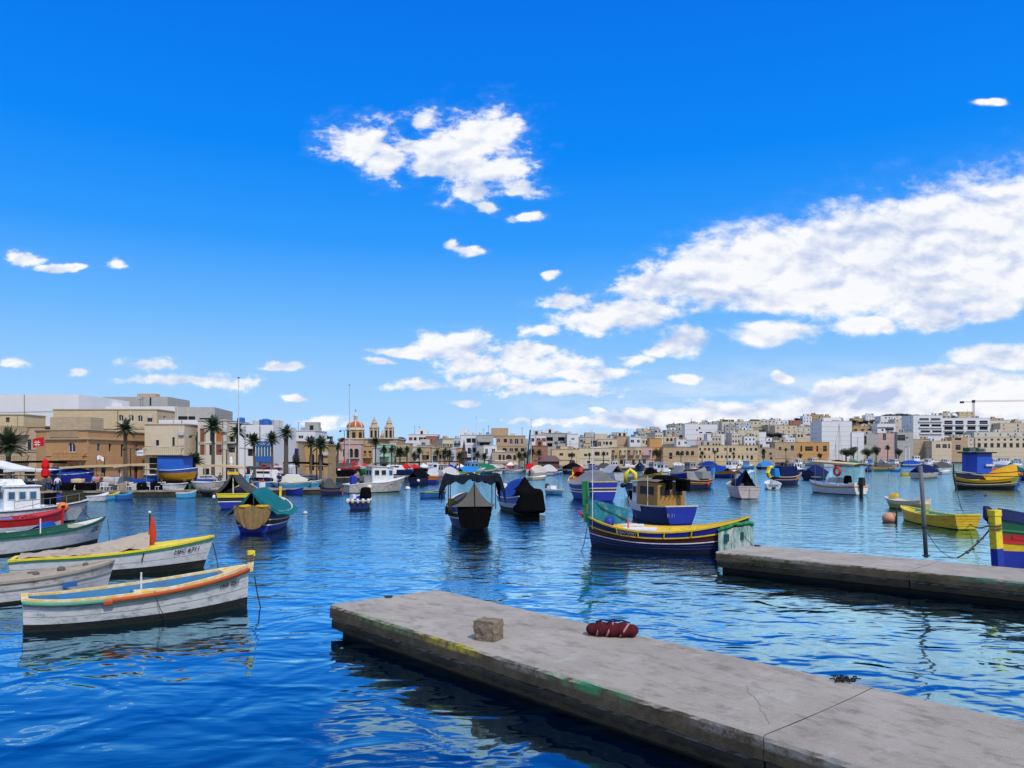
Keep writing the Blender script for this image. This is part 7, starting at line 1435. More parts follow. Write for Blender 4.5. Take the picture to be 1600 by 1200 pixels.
# tower crane on the crest
D = 900; zb = TZ(1521, 860) - 5; t = thing('tower_crane', 'tower crane with a long thin jib on the right skyline', 'crane', (X_of(1521, D), D, zb)); zj = Z_of(628, D) - zb; s_ = D / K
m = MB(); w = .9
for a, b in ((-w, -w), (w, -w), (w, w), (-w, w)): m.tube([(a, b, 0), (a, b, zj)], .22, 4)
for k in range(int(zj / 2)): m.tube([(-w, -w, 2 * k), (w, -w, 2 * k + 2)], .1, 4); m.tube([(w, -w, 2 * k), (w, w, 2 * k + 2)], .1, 4)
m.build('tower', P('crane_white', (.55, .50, .50)), t)
m = MB(); xe = (1640 - 1521) * s_; [m.tube([(0, y, zj), (xe, y, zj + 1.5)], .2, 4) for y in (-.7, .7)]; m.tube([(0, 0, zj + 1.6), (xe, 0, zj + 2.4)], .2, 4)
for k in range(int(xe / 3)): m.tube([(3 * k, -.7, zj + .02 * 3 * k), (3 * k + 1.5, 0, zj + 1.6 + .01 * 3 * k), (3 * k + 3, -.7, zj + .02 * (3 * k + 3))], .09, 4)
m.build('jib', P('crane_rose', (.60, .42, .40)), t); m = MB(); xc_ = -20 * s_; [m.tube([(0, y, zj), (xc_, y, zj)], .25, 4) for y in (-.7, .7)]; m.build('counter_jib', dsteel, t); bev(MB().b2(xc_ - .5, xc_ + 3.6, -1, 1, zj - 1.6, zj + .8).build('counterweight', navy, t), .1); MB().b2(-1.2, 1.4, -1.2, 1.2, zj - .9, zj + 2.2).build('cab', navy, t)
D = 262; t = thing('boat_hoist', 'small dark blue hoist leaning beside the pale blue flats', 'hoist', Q(823, D)); m = MB(); zt = Z_of(672, D); m.tube([(0, 0, 0), (1.2, 0, zt - QZ)], .25, 5); m.tube([(1.6, 0, 0), (1.5, 0, zt - QZ - 3)], .2, 5); m.tube([(0, 0, 5), (1.5, 0, 6)], .15, 4); m.build('frame', navy, t)
# white chapel domes on the crest
t = thing('hilltop_chapel', 'small white domed chapel on the crest behind the trees', 'chapel', (X_of(1487, 700), 700, TZ(1487, 700))); zz = Z_of(651, 700) - TZ(1487, 700); MB().b2(-5, 5, -3, 3, 0, zz).build('wall', WC['W'], t); [MB().lathe([(r_, zz), (r_ * .9, zz + r_ * .5), (r_ * .5, zz + r_ * .95), (.05, zz + r_ * 1.4)], 10, (x_, 0, 0)).build('dome', WC['W'], t) for x_, r_ in ((-2.5, 2), (2.2, 2.8))]

# ---------------------------------------------------------------- flags, parasols, tents
t = thing('red_flag', 'red flag with a white cross on a pole before the ochre terraced house', 'flag', Q(69, 100)); zt = Z_of(683, 100) - QZ; MB().tube([(0, 0, 0), (0, 0, zt)], .03, 6).build('flag_pole', steel, t)
m = MB(); fl = [[Vector((-1.5 * k / 10, .12 * math.sin(k * .9), zt - .05 - 1.15 * i / 4 - .25 * (k / 10) ** 1.4)) for k in range(11)] for i in range(5)]; m.grid(fl); fo = m.build('flag_cloth', c_red, t, smooth=True)
m = MB()
for a, b in (((.28), (.72)),):
    for (u0, v0, u1, v1) in ((.5, .15, .62, .5), (.5, .5, .38, .85)): pass
cpt = lambda u, v: fl[min(3, int(v * 4))][min(9, int(u * 10))].lerp(fl[min(3, int(v * 4)) + 1][min(9, int(u * 10)) + 1], .5) + Vector((0, -.03, 0))
c0 = cpt(.5, .5)
for k in range(4):
    a = k * math.pi / 2 + .785; d = Vector((math.cos(a), 0, math.sin(a))); pz = Vector((-d.z, 0, d.x)); m.add([c0, c0 + d * .42 + pz * .2, c0 + d * .3, c0 + d * .42 - pz * .2], [(0, 1, 2), (0, 2, 3)])
m.build('white_cross', white, fo)
t = thing('banner_flag', 'small white and red flag on the quay before the corner house', 'flag', Q(151, 92)); zt = Z_of(712, 92) - QZ; MB().tube([(0, 0, 0), (0, 0, zt)], .025, 6).build('flag_pole', dsteel, t); MB().grid([[Vector((.85 * k / 6, .08 * math.sin(k), zt - .1 - .5 * i / 2 + .15 * math.sin(k * .7))) for k in range(7)] for i in range(3)]).build('flag_cloth', [c_white], t)
MB().grid([[Vector((.85 * k / 6, .08 * math.sin(k) - .01, zt - .05 - .06 * i + .15 * math.sin(k * .7))) for k in range(7)] for i in range(2)]).build('flag_band', c_red, t)
t = thing('hanging_banner', 'white banner hanging at the corner of the orange house', 'banner', Q(219, 104, Z_of(712, 104))); MB().b2(-.45, .45, -.03, .0, 0, .75).build('banner_cloth', c_white, t); MB().b2(-.35, .35, -.04, -.031, .3, .45).build('banner_print', sky_b, t)
def closed_par(px, D, yt, yb, wpx, mat, label, grp=None):
    s = D / K; zt, zb = Z_of(yt, D) - QZ, max(.9, Z_of(yb, D) - QZ); w = wpx / 2 * s; t = thing('closed_parasol', label, 'parasol', Q(px, D), 0, grp); h = zt - zb
    MB().tube([(0, 0, 0), (0, 0, zt)], .04, 6).build('pole', steel, t); prof = [(.05, zb), (w, zb + h * .12), (w * .95, zb + h * .4), (w * .7, zb + h * .45), (w * .95, zb + h * .6), (w * .6, zb + h * .9), (.04, zt)]
    vs = MB(); n = 12
    vs.add([(r * (1 + .12 * (k % 2)) * math.cos(k * 2 * math.pi / n), r * (1 + .12 * (k % 2)) * math.sin(k * 2 * math.pi / n), z) for r, z in prof for k in range(n)], [(i * n + k, i * n + (k + 1) % n, (i + 1) * n + (k + 1) % n, (i + 1) * n + k) for i in range(len(prof) - 1) for k in range(n)])
    vs.build('folded_canopy', mat, t); MB().lathe([(.35, 0), (.35, .1), (.05, .12)], 10).build('base', grey, t); return t
t = closed_par(71, 88, 717, 748, 11, c_red, 'tall closed red parasol on the left quay'); 
closed_par(361, 97, 714, 738, 6, c_white, 'closed white parasol by the double armed lamp')
for k, (px, yb) in enumerate(((511, 742), (521, 738), (538, 738), (553, 736))): closed_par(px, 148, 721 - (k == 2), yb, 5, c_red, ['closed red parasol nearest the lamp post of the far promenade', 'closed red parasol, second from the left on the promenade', 'closed red parasol right below the dome lamp', 'closed red parasol at the left end of the open red ones'][k])
def open_par(px, D, yt, wpx, mat, label, grp=None, h=.8, sq=True):
    s = D / K; w = wpx / 2 * s; zt = Z_of(yt, D) - QZ; t = thing('open_parasol', label, 'parasol', Q(px, D), 0, grp); MB().tube([(0, 0, 0), (0, 0, zt)], .04, 6).build('pole', steel, t)
    n = 4 if sq else 8; m = MB(); m.lathe([(w * 1.3, zt - h - .25), (w * 1.3, zt - h), (.05, zt)], n, ph=math.pi / 4 if sq else 0); m.build('canopy', mat, t); return t
for k, (px, D, yt, w, mt, lb_) in enumerate([(545, 152, 726, 15, c_red, 'open red parasol, leftmost of the red group behind the workboat'), (558, 150, 725, 15, c_red, 'open red parasol, second of the red group behind the workboat'), (570, 152, 724, 15, c_red, 'open red parasol right of the second one behind the workboat'), (581, 154, 726, 13, c_red, 'open red parasol at the right end of the group behind the workboat'),
    (634, 162, 724, 16, c_red, 'open red parasol, first of the pair right of the workboat'), (648, 166, 725, 15, c_red, 'open red parasol, second of the pair right of the workboat'), (622, 170, 724, 15, c_tan, 'sand coloured parasol left of the red pair'), (662, 172, 724, 15, c_white, 'white parasol just right of the red pair'), (675, 176, 724, 14, c_pink, 'pale pink parasol between the white ones'), (686, 178, 725, 14, c_white, 'white parasol right of the pale pink one'),
    (720, 200, 725, 15, c_white, 'white parasol below the monument'), (797, 228, 722, 12, c_white, 'white parasol before the arcaded ground floor'), (806, 232, 721, 10, c_tan, 'sand parasol beside the arcaded ground floor'), (412, 108, 726, 22, c_red, 'red parasol under the blue glazed balcony'), (432, 110, 724, 16, c_pink, 'faded red parasol right of the blue glazed balcony')]): open_par(px, D, yt, w, mt, lb_, None)
def stall(px, D, w, d, z, mat, label, slope=.0, cat='market stall', pm=None, name='market_stall', tri=False):
    t = thing(name, label, cat, Q(px, D)); rows = [[Vector((-w / 2 + w * k / 6, -d / 2 + d * i / 3, z + slope * (k / 6 - .5) + (.9 * (1 - abs(k / 3 - 1)) if tri else .12 * math.sin(k / 6 * math.pi)) + .04 * noise.noise(Vector((k, i, px * .1))))) for k in range(7)] for i in range(4)]
    m = MB(); m.grid(rows); m.grid([rows[0], [v - Vector((0, 0, .25)) for v in rows[0]]]); m.build('canopy', mat, t)
    for x_ in (-w / 2 + .05, w / 2 - .05):
        for y_ in (-d / 2 + .05, d / 2 - .05): MB().tube([(x_, y_, 0), (x_, y_, z - .02)], .035, 5).build('post', pm or steel, t)
    MB().b2(-w * .4, w * .4, -d * .3, d * .2, .7, .8).build('table_top', board, t); MB().b2(-w * .38, w * .38, -d * .28, d * .18, .0, .69).build('table_skirt', [c_navy, c_dgrey, c_lgrey, mblue][int(px) % 4], t)
    rn = random.Random(int(px)); 
    for j in range(5): bev(MB().box((rn.uniform(-.35, .35) * w, rn.uniform(-.2, .1) * d, .9), (.45, .35, .22), rn.uniform(-.2, .2)).build('goods_box', rn.choice([white, mblue, redo, board, amber]), t), .02)
    return t
stall(-15, 84, 7.5, 4, 2.5, c_white, 'big white peaked tent at the left edge of the quay', tri=True); stall(52, 90, 5.0, 3, 2.3, c_white, 'low white awning right of the big peaked tent'); stall(160, 92, 8.5, 3, 2.75, c_tan, 'long sand coloured awning in front of the corner house', .25); stall(213, 90, 3.8, 3, 2.9, c_tan, 'sand coloured awning continuing right of the long one', .2); stall(352, 95, 6, 3, 2.7, c_tan, 'pale awning among the palm trunks', -.3); stall(390, 96, 4.5, 3, 2.5, c_dgrey, 'black stall canopy beside the pale awning')
stall(444, 108, 3, 3, 2.5, c_white, 'white booth right of the red parasol'); stall(482, 112, 6.5, 3, 2.9, c_black, 'black canopy before the blind arches', -.3); stall(60, 98, 9, 3, 3.2, c_black, 'black awning under the balcony of the terraced house')
for k, (px, D, w, c_) in enumerate([(605, 158, 5, c_dgrey), (640, 170, 5, c_black), (670, 182, 5, c_dgrey), (700, 195, 6, c_black), (725, 222, 6, c_sky), (740, 226, 6, c_lgrey), (758, 230, 6, c_navy), (775, 236, 7, c_white), (850, 244, 6, c_black), (880, 248, 7, c_dgrey), (910, 250, 8, c_lgrey), (935, 252, 7, c_black), (985, 268, 8, c_dgrey), (1010, 272, 8, c_navy), (1220, 372, 9, c_dgrey), (1250, 405, 9, c_lgrey), (1196, 352, 7, c_black), (1170, 335, 8, c_dgrey)]):
    stall(px, D, w, 3, 2.5, c_, ['dark', 'black', 'charcoal', 'wide black', 'light blue', 'pale grey', 'navy', 'white', 'black', 'dark grey', 'light grey', 'flat black', 'dark', 'navy', 'dark grey', 'light grey', 'black', 'dark grey'][k] + ' market stall canopy ' +
          ['behind the workboat wheelhouse', 'under the lowest palm', 'right of the white parasols', 'left of the vivid blue tent', 'by the monument foot', 'right of the monument', 'below the grey flats', 'below the arcade', 'behind the kiosk', 'before the dark arched doorway', 'before the cream seafront block', 'at the end of the cream seafront block', 'below the balconied row', 'at the right end of the balconied row', 'before the square black window house', 'left of the orange restaurant', 'before the brown old stone house', 'before the ochre terrace'][k])

ju = Vector((.656, -.755)).normalized()
def jpt(s, w, z=DZ): return Vector((A1[0] + ju.x * s - ju.y * w, A1[1] + ju.y * s + ju.x * w, z))
rn = random.Random(12)
for k, (s0, w0, s1, w1) in enumerate(((10.9, 1.9, 12.2, .5),)):
    pts = [jpt(s0 + (s1 - s0) * i / 9 + rn.uniform(-.06, .06), w0 + (w1 - w0) * i / 9 + rn.uniform(-.05, .05), DZ - .0005) for i in range(10)]; m = MB()
    for p, q_ in zip(pts, pts[1:]):
        d = (q_ - p).normalized(); n_ = Vector((-d.y, d.x, 0)) * .0035; m.add([p - n_ + Vector((0, 0, .006)), q_ - n_ + Vector((0, 0, .006)), q_ + n_ + Vector((0, 0, .006)), p + n_ + Vector((0, 0, .006))], [(0, 1, 2, 3)])
    o = m.build('crack', M('crack_dark', (.20, .18, .15), rough=1), None); o.parent = J1; o.matrix_parent_inverse = (Matrix.Translation(J1.location) @ Matrix.Rotation(J1.rotation_euler.z, 4, 'Z')).inverted()
# ---------------------------------------------------------------- cars, people, quay clutter
def car_proto(mat, label, D, px, rz=0, van=False):
    t = thing('parked_car', label, 'van' if van else 'car', Q(px, D), rz); L_, w, h = (4.1, 1.7, 1.42) if not van else (4.6, 1.8, 2.0); hood = .5 if not van else .78
    pr = [(-L_ / 2, .35), (-L_ / 2 + .03, .8), (-L_ / 2 + .35, h * .95 if van else 1.0), (-L_ / 2 + .8 if not van else -L_ / 2 + .4, h), (L_ * .08 if not van else L_ * .2, h), (L_ * .27 if not van else L_ * .36, .95), (L_ / 2 - .1, .8), (L_ / 2, .55), (L_ / 2, .35)]
    m = MB(); n = len(pr); vs = []
    for y, f in ((-w / 2, 0), (w / 2, 0)):
        for x, z in pr: vs.append((x, y * (.86 if z > 1.0 else 1), z))
    m.add(vs, [tuple(range(n)), tuple(range(2 * n - 1, n - 1, -1))] + [(i, (i + 1) % n, n + (i + 1) % n, n + i) for i in range(n)]); bev(m.build('body', mat, t), .06)
    for sg in (-1, 1):
        MB().b2(-L_ * .28, L_ * .1, sg * w * .455 - .012, sg * w * .455 + .012, 1.0, h - .12).build('side_window', glass, t)
        for x in (-L_ * .31, L_ * .31):
            wh = MB(); wh.lathe([(.02, -.09), (.31, -.09), (.31, .09), (.02, .09)], 14); o = wh.build('wheel', rubber, t); o.location = (x, sg * (w / 2 - .06), .31); o.rotation_euler = (R(90), 0, 0); MB().lathe([(.01, -.1), (.17, -.1), (.17, .1), (.01, .1)], 10).build('rim', steel, o)
    MB().add([(L_ * .09 + .02, -w * .38, h - .05), (L_ * .09 + .02, w * .38, h - .05), (L_ * .27 + .03, w * .41, .99), (L_ * .27 + .03, -w * .41, .99)], [(0, 1, 2, 3)]).build('windscreen', glass, t)
    for sg in (-1, 1): MB().box((L_ / 2 - .01, sg * w * .34, .66), (.06, .3, .14)).build('headlight', lgrey, t)
    return t
colors = [P('car_white', (.75, .76, .77), rough=.25), P('car_grey', (.2, .21, .22), rough=.25), P('car_blue', (.03, .07, .25), rough=.25), P('car_black', (.02, .02, .022), rough=.25), P('car_red', (.4, .02, .02), rough=.25), P('car_silver', (.5, .51, .52), rough=.25)]
for k, (px, D, c_, rz, v, lb_) in enumerate([(463, 103, 0, .2, 0, 'white car parked between the palms before the blue closed balcony'), (476, 104, 2, .1, 0, 'dark blue car right of the white one on the left quay'), (451, 106, 3, 0, 0, 'black car beside the thick trunked palm'), (419, 104, 0, 0, 1, 'white van under the red parasol'), (489, 103, 1, .1, 0, 'grey car before the blind arches'),
    (620, 156, 0, .1, 1, 'white van just right of the workboat wheelhouse'), (608, 157, 5, .1, 0, 'silver car behind the workboat bow'), (655, 170, 2, .3, 0, 'blue car below the red parasol pair'), (668, 174, 3, .3, 0, 'black car right of the blue one'), (768, 226, 0, .4, 0, 'white car below the white low house'), (780, 230, 5, .4, 0, 'silver car below the arcade'), (792, 232, 4, .3, 0, 'red car below the arcade'), (808, 236, 0, .2, 1, 'white van left of the kiosk palms'),
    (868, 242, 1, .2, 0, 'grey car right of the kiosk'), (900, 246, 0, .2, 0, 'white car before the cream seafront block'), (946, 254, 3, .2, 0, 'black car near the end of the cream block'), (1000, 268, 5, .2, 0, 'silver car below the balconied row'), (1060, 282, 0, .2, 0, 'white car before the four arches'), (1100, 292, 2, .2, 0, 'blue car at the start of the ochre terrace'), (1160, 322, 0, .3, 1, 'white van at the end of the ochre terrace'),
    (732, 208, 0, .3, 0, 'white car right of the monument'), (745, 216, 4, .3, 0, 'red car below the palm right of the monument'), (1236, 392, 0, .3, 1, 'white van left of the orange restaurant'), (330, 100, 5, 0, 0, 'silver car behind the tallest palm')]): car_proto(colors[c_], lb_, D, px, rz, bool(v))
# people
def skin_mesh(name, verts, edges, radii, root, mat, sub=1):
    me = bpy.data.meshes.new(name); me.from_pydata(verts, edges, []); o = bpy.data.objects.new(name, me); COL.objects.link(o); o.modifiers.new('s', 'SKIN'); 
    for i, r in enumerate(radii): me.skin_vertices[0].data[i].radius = r if isinstance(r, tuple) else (r, r); me.skin_vertices[0].data[i].use_root = (i == root)
    m = o.modifiers.new('u', 'SUBSURF'); m.levels = sub; m.render_levels = sub; dg = bpy.context.evaluated_depsgraph_get(); r = bpy.data.meshes.new_from_object(o.evaluated_get(dg)); bpy.data.objects.remove(o); r.materials.clear(); r.materials.append(mat); r.name = name; r.polygons.foreach_set('use_smooth', [True] * len(r.polygons)); return r
def person_meshes(pose):
    st = {'stand': .10, 'walk': .22}[pose]; a1 = {'stand': (.30, .0, 1.12), 'walk': (.27, .16, 1.10)}[pose]; a2 = {'stand': (.28, -.05, .86), 'walk': (.25, .28, .90)}[pose]
    V = [(0, 0, .95), (0, 0, 1.12), (0, .01, 1.38), (0, .0, 1.50), (0, -.01, 1.58), (0, -.02, 1.68), (.19, 0, 1.42), a1, a2, (-.19, 0, 1.42), (-a1[0], -a1[1], a1[2]), (-a2[0], -a2[1] * .9, a2[2]), (.10, 0, .90), (.11, -st * .3, .50), (.11, st * .6, .08), (.12, st * .6 - .14, .04), (-.10, 0, .90), (-.11, st * .1, .50), (-.11, -st * .6, .08), (-.12, -st * .6 - .14, .04), (a2[0], a2[1] - .03, a2[2] - .13), (-a2[0], -a2[1] * .9 - .03, a2[2] - .13)]
    E = [(0, 1), (1, 2), (2, 3), (3, 4), (4, 5), (2, 6), (6, 7), (7, 8), (8, 20), (2, 9), (9, 10), (10, 11), (11, 21), (0, 12), (12, 13), (13, 14), (14, 15), (0, 16), (16, 17), (17, 18), (18, 19)]
    Rr = [(.15, .11), (.14, .10), (.16, .11), .06, (.085, .10), (.07, .085), .06, .043, .033, .06, .043, .033, .085, .058, .045, .04, .085, .058, .045, .04, .035, .035]
    body = skin_mesh('body', V, E, Rr, 0, skin)
    sh = skin_mesh('shirt', [V[i] for i in (0, 1, 2, 6, 7, 9, 10)] + [(0, 0, 1.46)], [(0, 1), (1, 2), (2, 3), (3, 4), (2, 5), (5, 6), (2, 7)], [(.175, .135), (.165, .125), (.185, .135), .078, .06, .078, .06, .09], 0, c_white)
    tr = skin_mesh('trousers', [(0, 0, .98)] + [V[i] for i in (12, 13, 14, 16, 17, 18)], [(0, 1), (1, 2), (2, 3), (0, 4), (4, 5), (5, 6)], [(.17, .13), .105, .078, .062, .105, .078, .062], 0, denim)
    hr = MB().ball((0, .01, 1.685), .098, 12, sz=1.05).mesh('hair', hair_m, True)
    fc = MB(); fc.ball((0, -.115, 1.635), .018, 6); return body, sh, tr, hr
PM = {k: person_meshes(k) for k in ('stand', 'walk')}
def person(px, D, rz, pose, shirt, trous, label, hair=None, z=QZ + .05):
    b, s_, tr, hr = PM[pose]; t = thing('person', label, 'person', (X_of(px, D), D, z), rz); put('body', b, t)
    for nm, me, mt in (('shirt', s_, shirt), ('trousers', tr, trous), ('hair', hr, hair or hair_m)):
        me2 = me.copy(); me2.materials.clear(); me2.materials.append(mt); put(nm, me2, t)
    return t
c_lbl = CL('pale_blue_shirt', (.3, .45, .6)); c_brn = CL('brown_coat', (.2, .12, .08))
for a in [(90, 84, .2, 'walk', c_white, denim, 'person in a white shirt and blue jeans walking on the left quay'), (41, 87, -.6, 'stand', c_lbl, denim, 'person in a pale blue top standing behind the cabin fishing boat'), (76, 88, .4, 'stand', c_brn, denim, 'person in a brown jacket beside the tall red parasol'), (147, 90, -.3, 'stand', c_lbl, c_dgrey, 'person in a light blue shirt under the long sand awning'),
          (153, 89, .8, 'walk', c_pink, c_dgrey, 'person in a pink top under the long sand awning'), (159, 90, 2.4, 'stand', c_dgrey, c_black, 'person in dark clothes by the white chairs'), (25, 88, 1.2, 'stand', c_black, c_black, 'person in black under the white tent'), (437, 95, .5, 'walk', c_navy, c_navy, 'person in navy clothes walking along the low quay'), (435, 99, 2.6, 'stand', c_blue, c_dgrey, 'person in a blue jacket near the white booth'),
          (395, 98, .4, 'stand', c_white, denim, 'person in a white top by the black stall canopy'), (344, 99, .9, 'walk', c_dgrey, denim, 'person in a dark top walking behind the double armed lamp'), (384, 99, -.7, 'stand', c_red, c_dgrey, 'person in a red top beside the black stall canopy'), (530, 146, .4, 'walk', c_white, denim, 'person in white walking before the red parasols'), (600, 150, -.4, 'walk', c_dgrey, c_black, 'person in dark grey on the promenade behind the workboat'),
          (643, 158, .3, 'stand', c_lbl, denim, 'person in light blue before the red parasol pair'), (690, 172, .9, 'walk', c_red, denim, 'person in red on the promenade near the vivid blue tent'), (1508, 112, 0, 'stand', c_black, c_black, 'person') if False else (712, 185, .2, 'walk', c_navy, denim, 'person in a navy jacket left of the monument')]:
    person(*a)
# chairs and tables on the left quay
def chair(px, D, rz, label, mat=white):
    t = thing('plastic_chair', label, 'chair', Q(px, D), rz, 'white plastic chairs on the quay'); MB().box((0, 0, .44), (.46, .46, .04)).build('seat', mat, t)
    b = MB(); [b.box((x, .21, .68), (.05, .03, .44)) for x in (-.19, -.06, .06, .19)]; b.box((0, .21, .9), (.44, .035, .07)); b.build('backrest', mat, t)
    for sx in (-.2, .2):
        for sy in (-.2, .2): MB().b2(sx - .02, sx + .02, sy - .02, sy + .02, 0, .42).build('leg', mat, t)
for k, (px, D) in enumerate(((160, 87.6), (166, 87.4), (171, 87.8), (204, 88.2), (234, 88.6), (247, 88.5), (257, 88.8), (201, 88.9))): chair(px, D, [.3, 3.0, 1.5, .2, 2.8, -.3, .8, 2][k], ['chair nearest the person in dark clothes', 'chair second from the left under the long awning', 'chair third from the left under the long awning', 'chair behind the broad light blue boat', 'chair left of the blue tarpaulin heap', 'chair right of the blue tarpaulin heap', 'chair beside the stacked pots', 'chair half hidden behind another above the broad blue boat'][k] + ', white plastic')
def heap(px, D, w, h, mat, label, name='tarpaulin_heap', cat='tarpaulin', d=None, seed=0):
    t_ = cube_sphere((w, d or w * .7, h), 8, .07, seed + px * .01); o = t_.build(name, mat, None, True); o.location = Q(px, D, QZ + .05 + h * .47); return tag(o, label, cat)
heap(223, 90, 2.3, 1.3, c_blue, 'blue tarpaulin heap on the quay right of the long awning'); heap(182, 92, 3.2, 1.5, c_lgrey, 'pale grey boat cover behind the white chairs'); heap(205, 93, 2.2, 1.2, c_lgrey, 'light grey bundle left of the blue tarpaulin heap'); heap(122, 90, 1.2, 1.3, c_tan, 'tan covered bundle on the quay edge'); heap(117, 88, .6, .6, P('float_white', (.6, .58, .5)), 'round cream float lying on the quay', 'quay_float', 'float'); heap(320, 92, 1.8, 1.2, c_blue, 'blue tank on a white beached boat', 'blue_tank', 'tank')
def landboat(label, px0, px1, D, B_, h, c1, c2, cover=None, z=1.3, box=None, **k):
    q = boat(label, (px0, 0, D), (px1, 0, D - .6), B_, h * 1.1, h, h * 1.35, [(0, .6, c1, 'hull'), (.6, 1, c2, 'top_band')], k.get('gun', white), navy, ts=k.get('ts', 0), rb=.5, rs=.3, draft=.6, N=14, z0=QZ + z, name='beached_boat', cat='boat', deck=[(.1, .9, lgrey, -.05)])
    if cover: tent(q, .05, .9, h + .5, h + .4, h + .9, cover, p=1.0, wr=.12)
    if box: bo = MB().box((k.get('bx', 0), 0, h + box[1] / 2), (box[0], B_ * .8, box[1])).build('box_cover', box[2], q.o); MB().box((k.get('bx', 0), 0, h + box[1] + .06), (box[0] + 1.0, B_ * .95, .12)).build('box_roof', black, q.o)
    for x in (-q.L * .3, q.L * .3): MB().box((x, 0, -z / 2 - .1), (.25, 1.3, z - .2)).build('trestle', wood, q.o)
    return q
landboat('royal blue covered boat with a white line on the left quay', 80, 142, 92, 2.4, .9, blue, blue, c_blue, .9); landboat('beached luzzu with a blue box shelter and blue hull on the left quay', 246, 304, 93, 2.8, .9, amber, mblue, None, 1.4, (3.2, 1.6, P('tarp_blue', (.015, .12, .55))), bx=-.1)
landboat('white beached boat with a blue tank', 306, 346, 89.5, 1.7, .6, white_g, ivory, None, .35, ts=.5); landboat('low white beached boat on the quay left of the palm base', 252, 288, 89.3, 1.5, .5, white, white_g, None, .25, ts=.5); landboat('blue boat on trestles behind the blue tarpaulin heap', 228, 262, 94, 2.2, .7, mblue, mblue, None, 1.0)
landboat('upturned looking blue and white boat on the low quay', 432, 482, 96, 2.2, .5, cyan, ivory, CL('cream_cover', (.5, .5, .42)), .2, ts=.5); landboat('long blue boat along the low quay', 396, 432, 97, 1.8, .5, sky_b, sky_b, None, .2); landboat('light blue boat with a white stern at the right of the low quay', 478, 498, 97, 1.8, .6, cyan, white, None, .2, ts=.6)
landboat('blue and red beached luzzu on the promenade with a grey cover', 522, 558, 149, 2.8, 1.0, dblue, redo, c_dgrey, .8); landboat('green hulled white boat behind the workboat cabin', 560, 578, 150, 2.4, 1.0, green, white, None, .9)
for k, (px, D, c_, lb_) in enumerate([(318, 90.5, red, 'red crate on the quay left of the white beached boat'), (312, 91, board, 'brown crate stack behind the white beached boat'), (225, 89, board, 'wooden crate below the blue tarpaulin heap'), (213, 89, ivory, 'cream box left of the blue tarpaulin heap'), (505, 146, mblue, 'blue bin on the promenade left of the closed red parasols'), (512, 145, white, 'white box by the closed red parasols'), (402, 94, mblue, 'blue crate on the low quay'), (408, 94, white, 'white cool box on the low quay'), (490, 97, teal_p, 'green bin on the low quay'), (300, 90, dgreen, 'dark green barrel near the short palm'), (184, 88.5, ivory, 'cream barrel by the white chairs'), (190, 88.6, board, 'wooden box above the broad light blue boat')]):
    bev(loose(MB().box((0, 0, .35), (.8, .6, .7)), 'quay_crate', c_, lb_, 'crate', Q(px, D), k * .4), .03)

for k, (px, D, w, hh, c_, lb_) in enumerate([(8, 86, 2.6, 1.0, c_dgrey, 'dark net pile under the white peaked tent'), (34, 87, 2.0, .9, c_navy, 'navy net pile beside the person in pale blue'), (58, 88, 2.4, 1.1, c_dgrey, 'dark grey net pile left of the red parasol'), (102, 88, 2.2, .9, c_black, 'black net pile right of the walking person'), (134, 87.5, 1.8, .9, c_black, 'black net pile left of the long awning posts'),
    (176, 88.5, 1.5, .7, c_dgrey, 'small dark pile between the white chairs'), (240, 89.5, 3.0, .9, c_black, 'black pile under the trestled blue boat'), (270, 91.5, 4.0, 1.0, c_black, 'black shade and gear under the beached luzzu'), (345, 93, 2.0, .9, c_black, 'black gear pile at the foot of the tallest palm'), (375, 94, 2.4, 1.1, c_dgrey, 'dark gear pile at the foot of the tall mast'),  # heap under the beached luzzu: shade built as a black object, with gear
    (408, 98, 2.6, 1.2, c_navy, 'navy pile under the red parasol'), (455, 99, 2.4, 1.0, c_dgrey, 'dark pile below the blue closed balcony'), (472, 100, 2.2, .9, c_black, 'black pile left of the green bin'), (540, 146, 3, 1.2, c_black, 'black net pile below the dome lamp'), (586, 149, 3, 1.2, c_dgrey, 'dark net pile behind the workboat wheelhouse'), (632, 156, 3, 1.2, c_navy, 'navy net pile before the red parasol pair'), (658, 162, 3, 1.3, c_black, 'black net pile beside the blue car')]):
    heap(px, D, w, hh, c_, lb_, 'net_pile', 'net pile', seed=k)
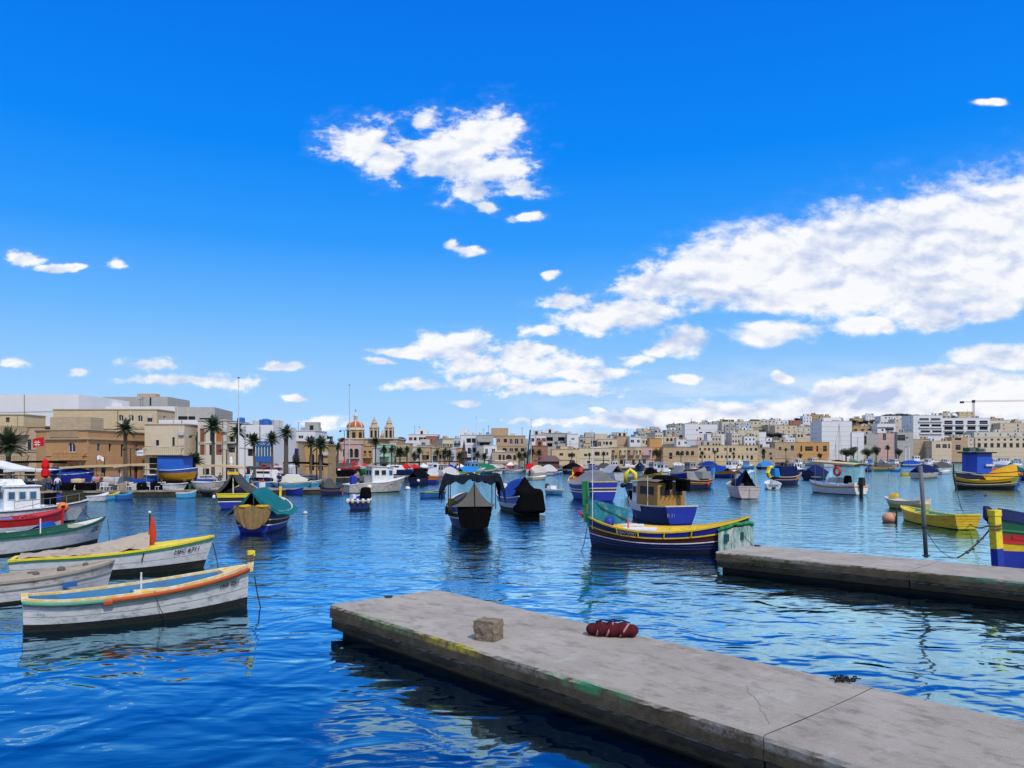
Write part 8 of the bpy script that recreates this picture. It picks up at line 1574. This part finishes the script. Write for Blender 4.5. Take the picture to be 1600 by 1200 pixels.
more = [(1042, 728.5, 'cab', 'white', 'before the first stone arch'), (1056, 728, 'cov', 'navy', 'before the second stone arch'), (1080, 729, 'cab', 'grey', 'before the third stone arch'), (1118, 727.5, 'cab', 'white', 'behind the bright blue covered boat'), (1140, 727, 'cov', 'black', 'behind the red hulled boat'), (1166, 726.5, 'cab', 'white', 'behind the square blue cabin boat'), (1184, 726, 'cov', 'green', 'left of the light blue tent boat'), (1214, 726, 'cab', 'white', 'right of the light blue tent boat'),
    (1230, 727, 'cov', 'brown', 'before the square window house'), (1248, 729, 'cab', 'white', 'before the orange restaurant'), (1310, 728, 'cov', 'black', 'below the yacht masts'), (1334, 728.5, 'cov', 'green', 'before the bush tree by the white wing'), (1360, 728, 'cab', 'blue', 'below the seafront palm in the bushes'), (1378, 727.5, 'cov', 'grey', 'below the grey concrete seafront wall'), (1398, 728, 'cab', 'white', 'left of the trawler gantry'), (1424, 729, 'cov', 'blue', 'in front of the trawler gantry'),
    (1450, 728.5, 'cab', 'white', 'in front of the red topped ferry'), (1478, 728, 'cab', 'grey', 'left of the tall blue box cabin'), (1554, 728, 'cab', 'white', 'right of the tall blue box cabin'), (1566, 730, 'cov', 'white', 'second right of the tall blue box cabin'), (1590, 727.5, 'cab', 'blue', 'under the arcade right end'), (1294, 730, 'cab', 'white', 'left of the yacht masts on the water'), (896, 739, 'cov', 'black', 'left of the red clothed luzzu bow'), (1000, 734.5, 'cov', 'navy', 'below the balconied row'), (960, 736, 'cab', 'white', 'below the cream seafront corner'), (676, 744, 'cab', 'white', 'below the pale pink parasol'), (754, 740, 'cov', 'green', 'below the palm right of the monument'), (738, 741, 'cab', 'blue', 'below the light blue stall canopy')]
cmap = dict(white=(white, white, c_white), navy=(navy, navy, c_navy), grey=(grey, lgrey, c_grey), black=(antif, grey, c_black), green=(dgreen, ivory, c_green), brown=(brown, amber, c_dgrey), blue=(mblue, white, c_blue))
for k, (px, py, kd, cn, wh) in enumerate(more):
    D = D_of(py); Lp = 6.5 + (k % 4); a = .25 + (k % 5) * .35; c1, c2, c3 = cmap[cn]; X = X_of(px, D); dx, dy = math.cos(a) * Lp / 2, math.sin(a) * Lp / 2
    q = boat('moored %s %s %s' % (cn, 'cabin boat' if kd == 'cab' else 'boat under a cover', wh), (800 + (X - dx) / (D - dy) * K, 0, D - dy), (800 + (X + dx) / (D + dy) * K, 0, D + dy), 2.7, 1.1, 1.0, 1.6, [(0, .6, c1, 'hull'), (.6, 1, c2, 'top_band')], c2, grey, ts=.7, rb=.6, N=10, name='moored_boat', cat='boat', deck=[(.05, .95, lgrey, -.05)])
    if kd == 'cab': cabin(q, -Lp * .2, Lp * .16, 1.8, 1.0, 3.0, white if cn != 'blue' else sky_b, white, side_w=2); mast(q, 0, 3, 5.5 + k % 3, .05, white)
    else: tent(q, .05, .88, 2.0, 1.9, 2.7, c3, p=1.0, wr=.15); mast(q, Lp * .2, 1, 4.5, .05, dsteel)
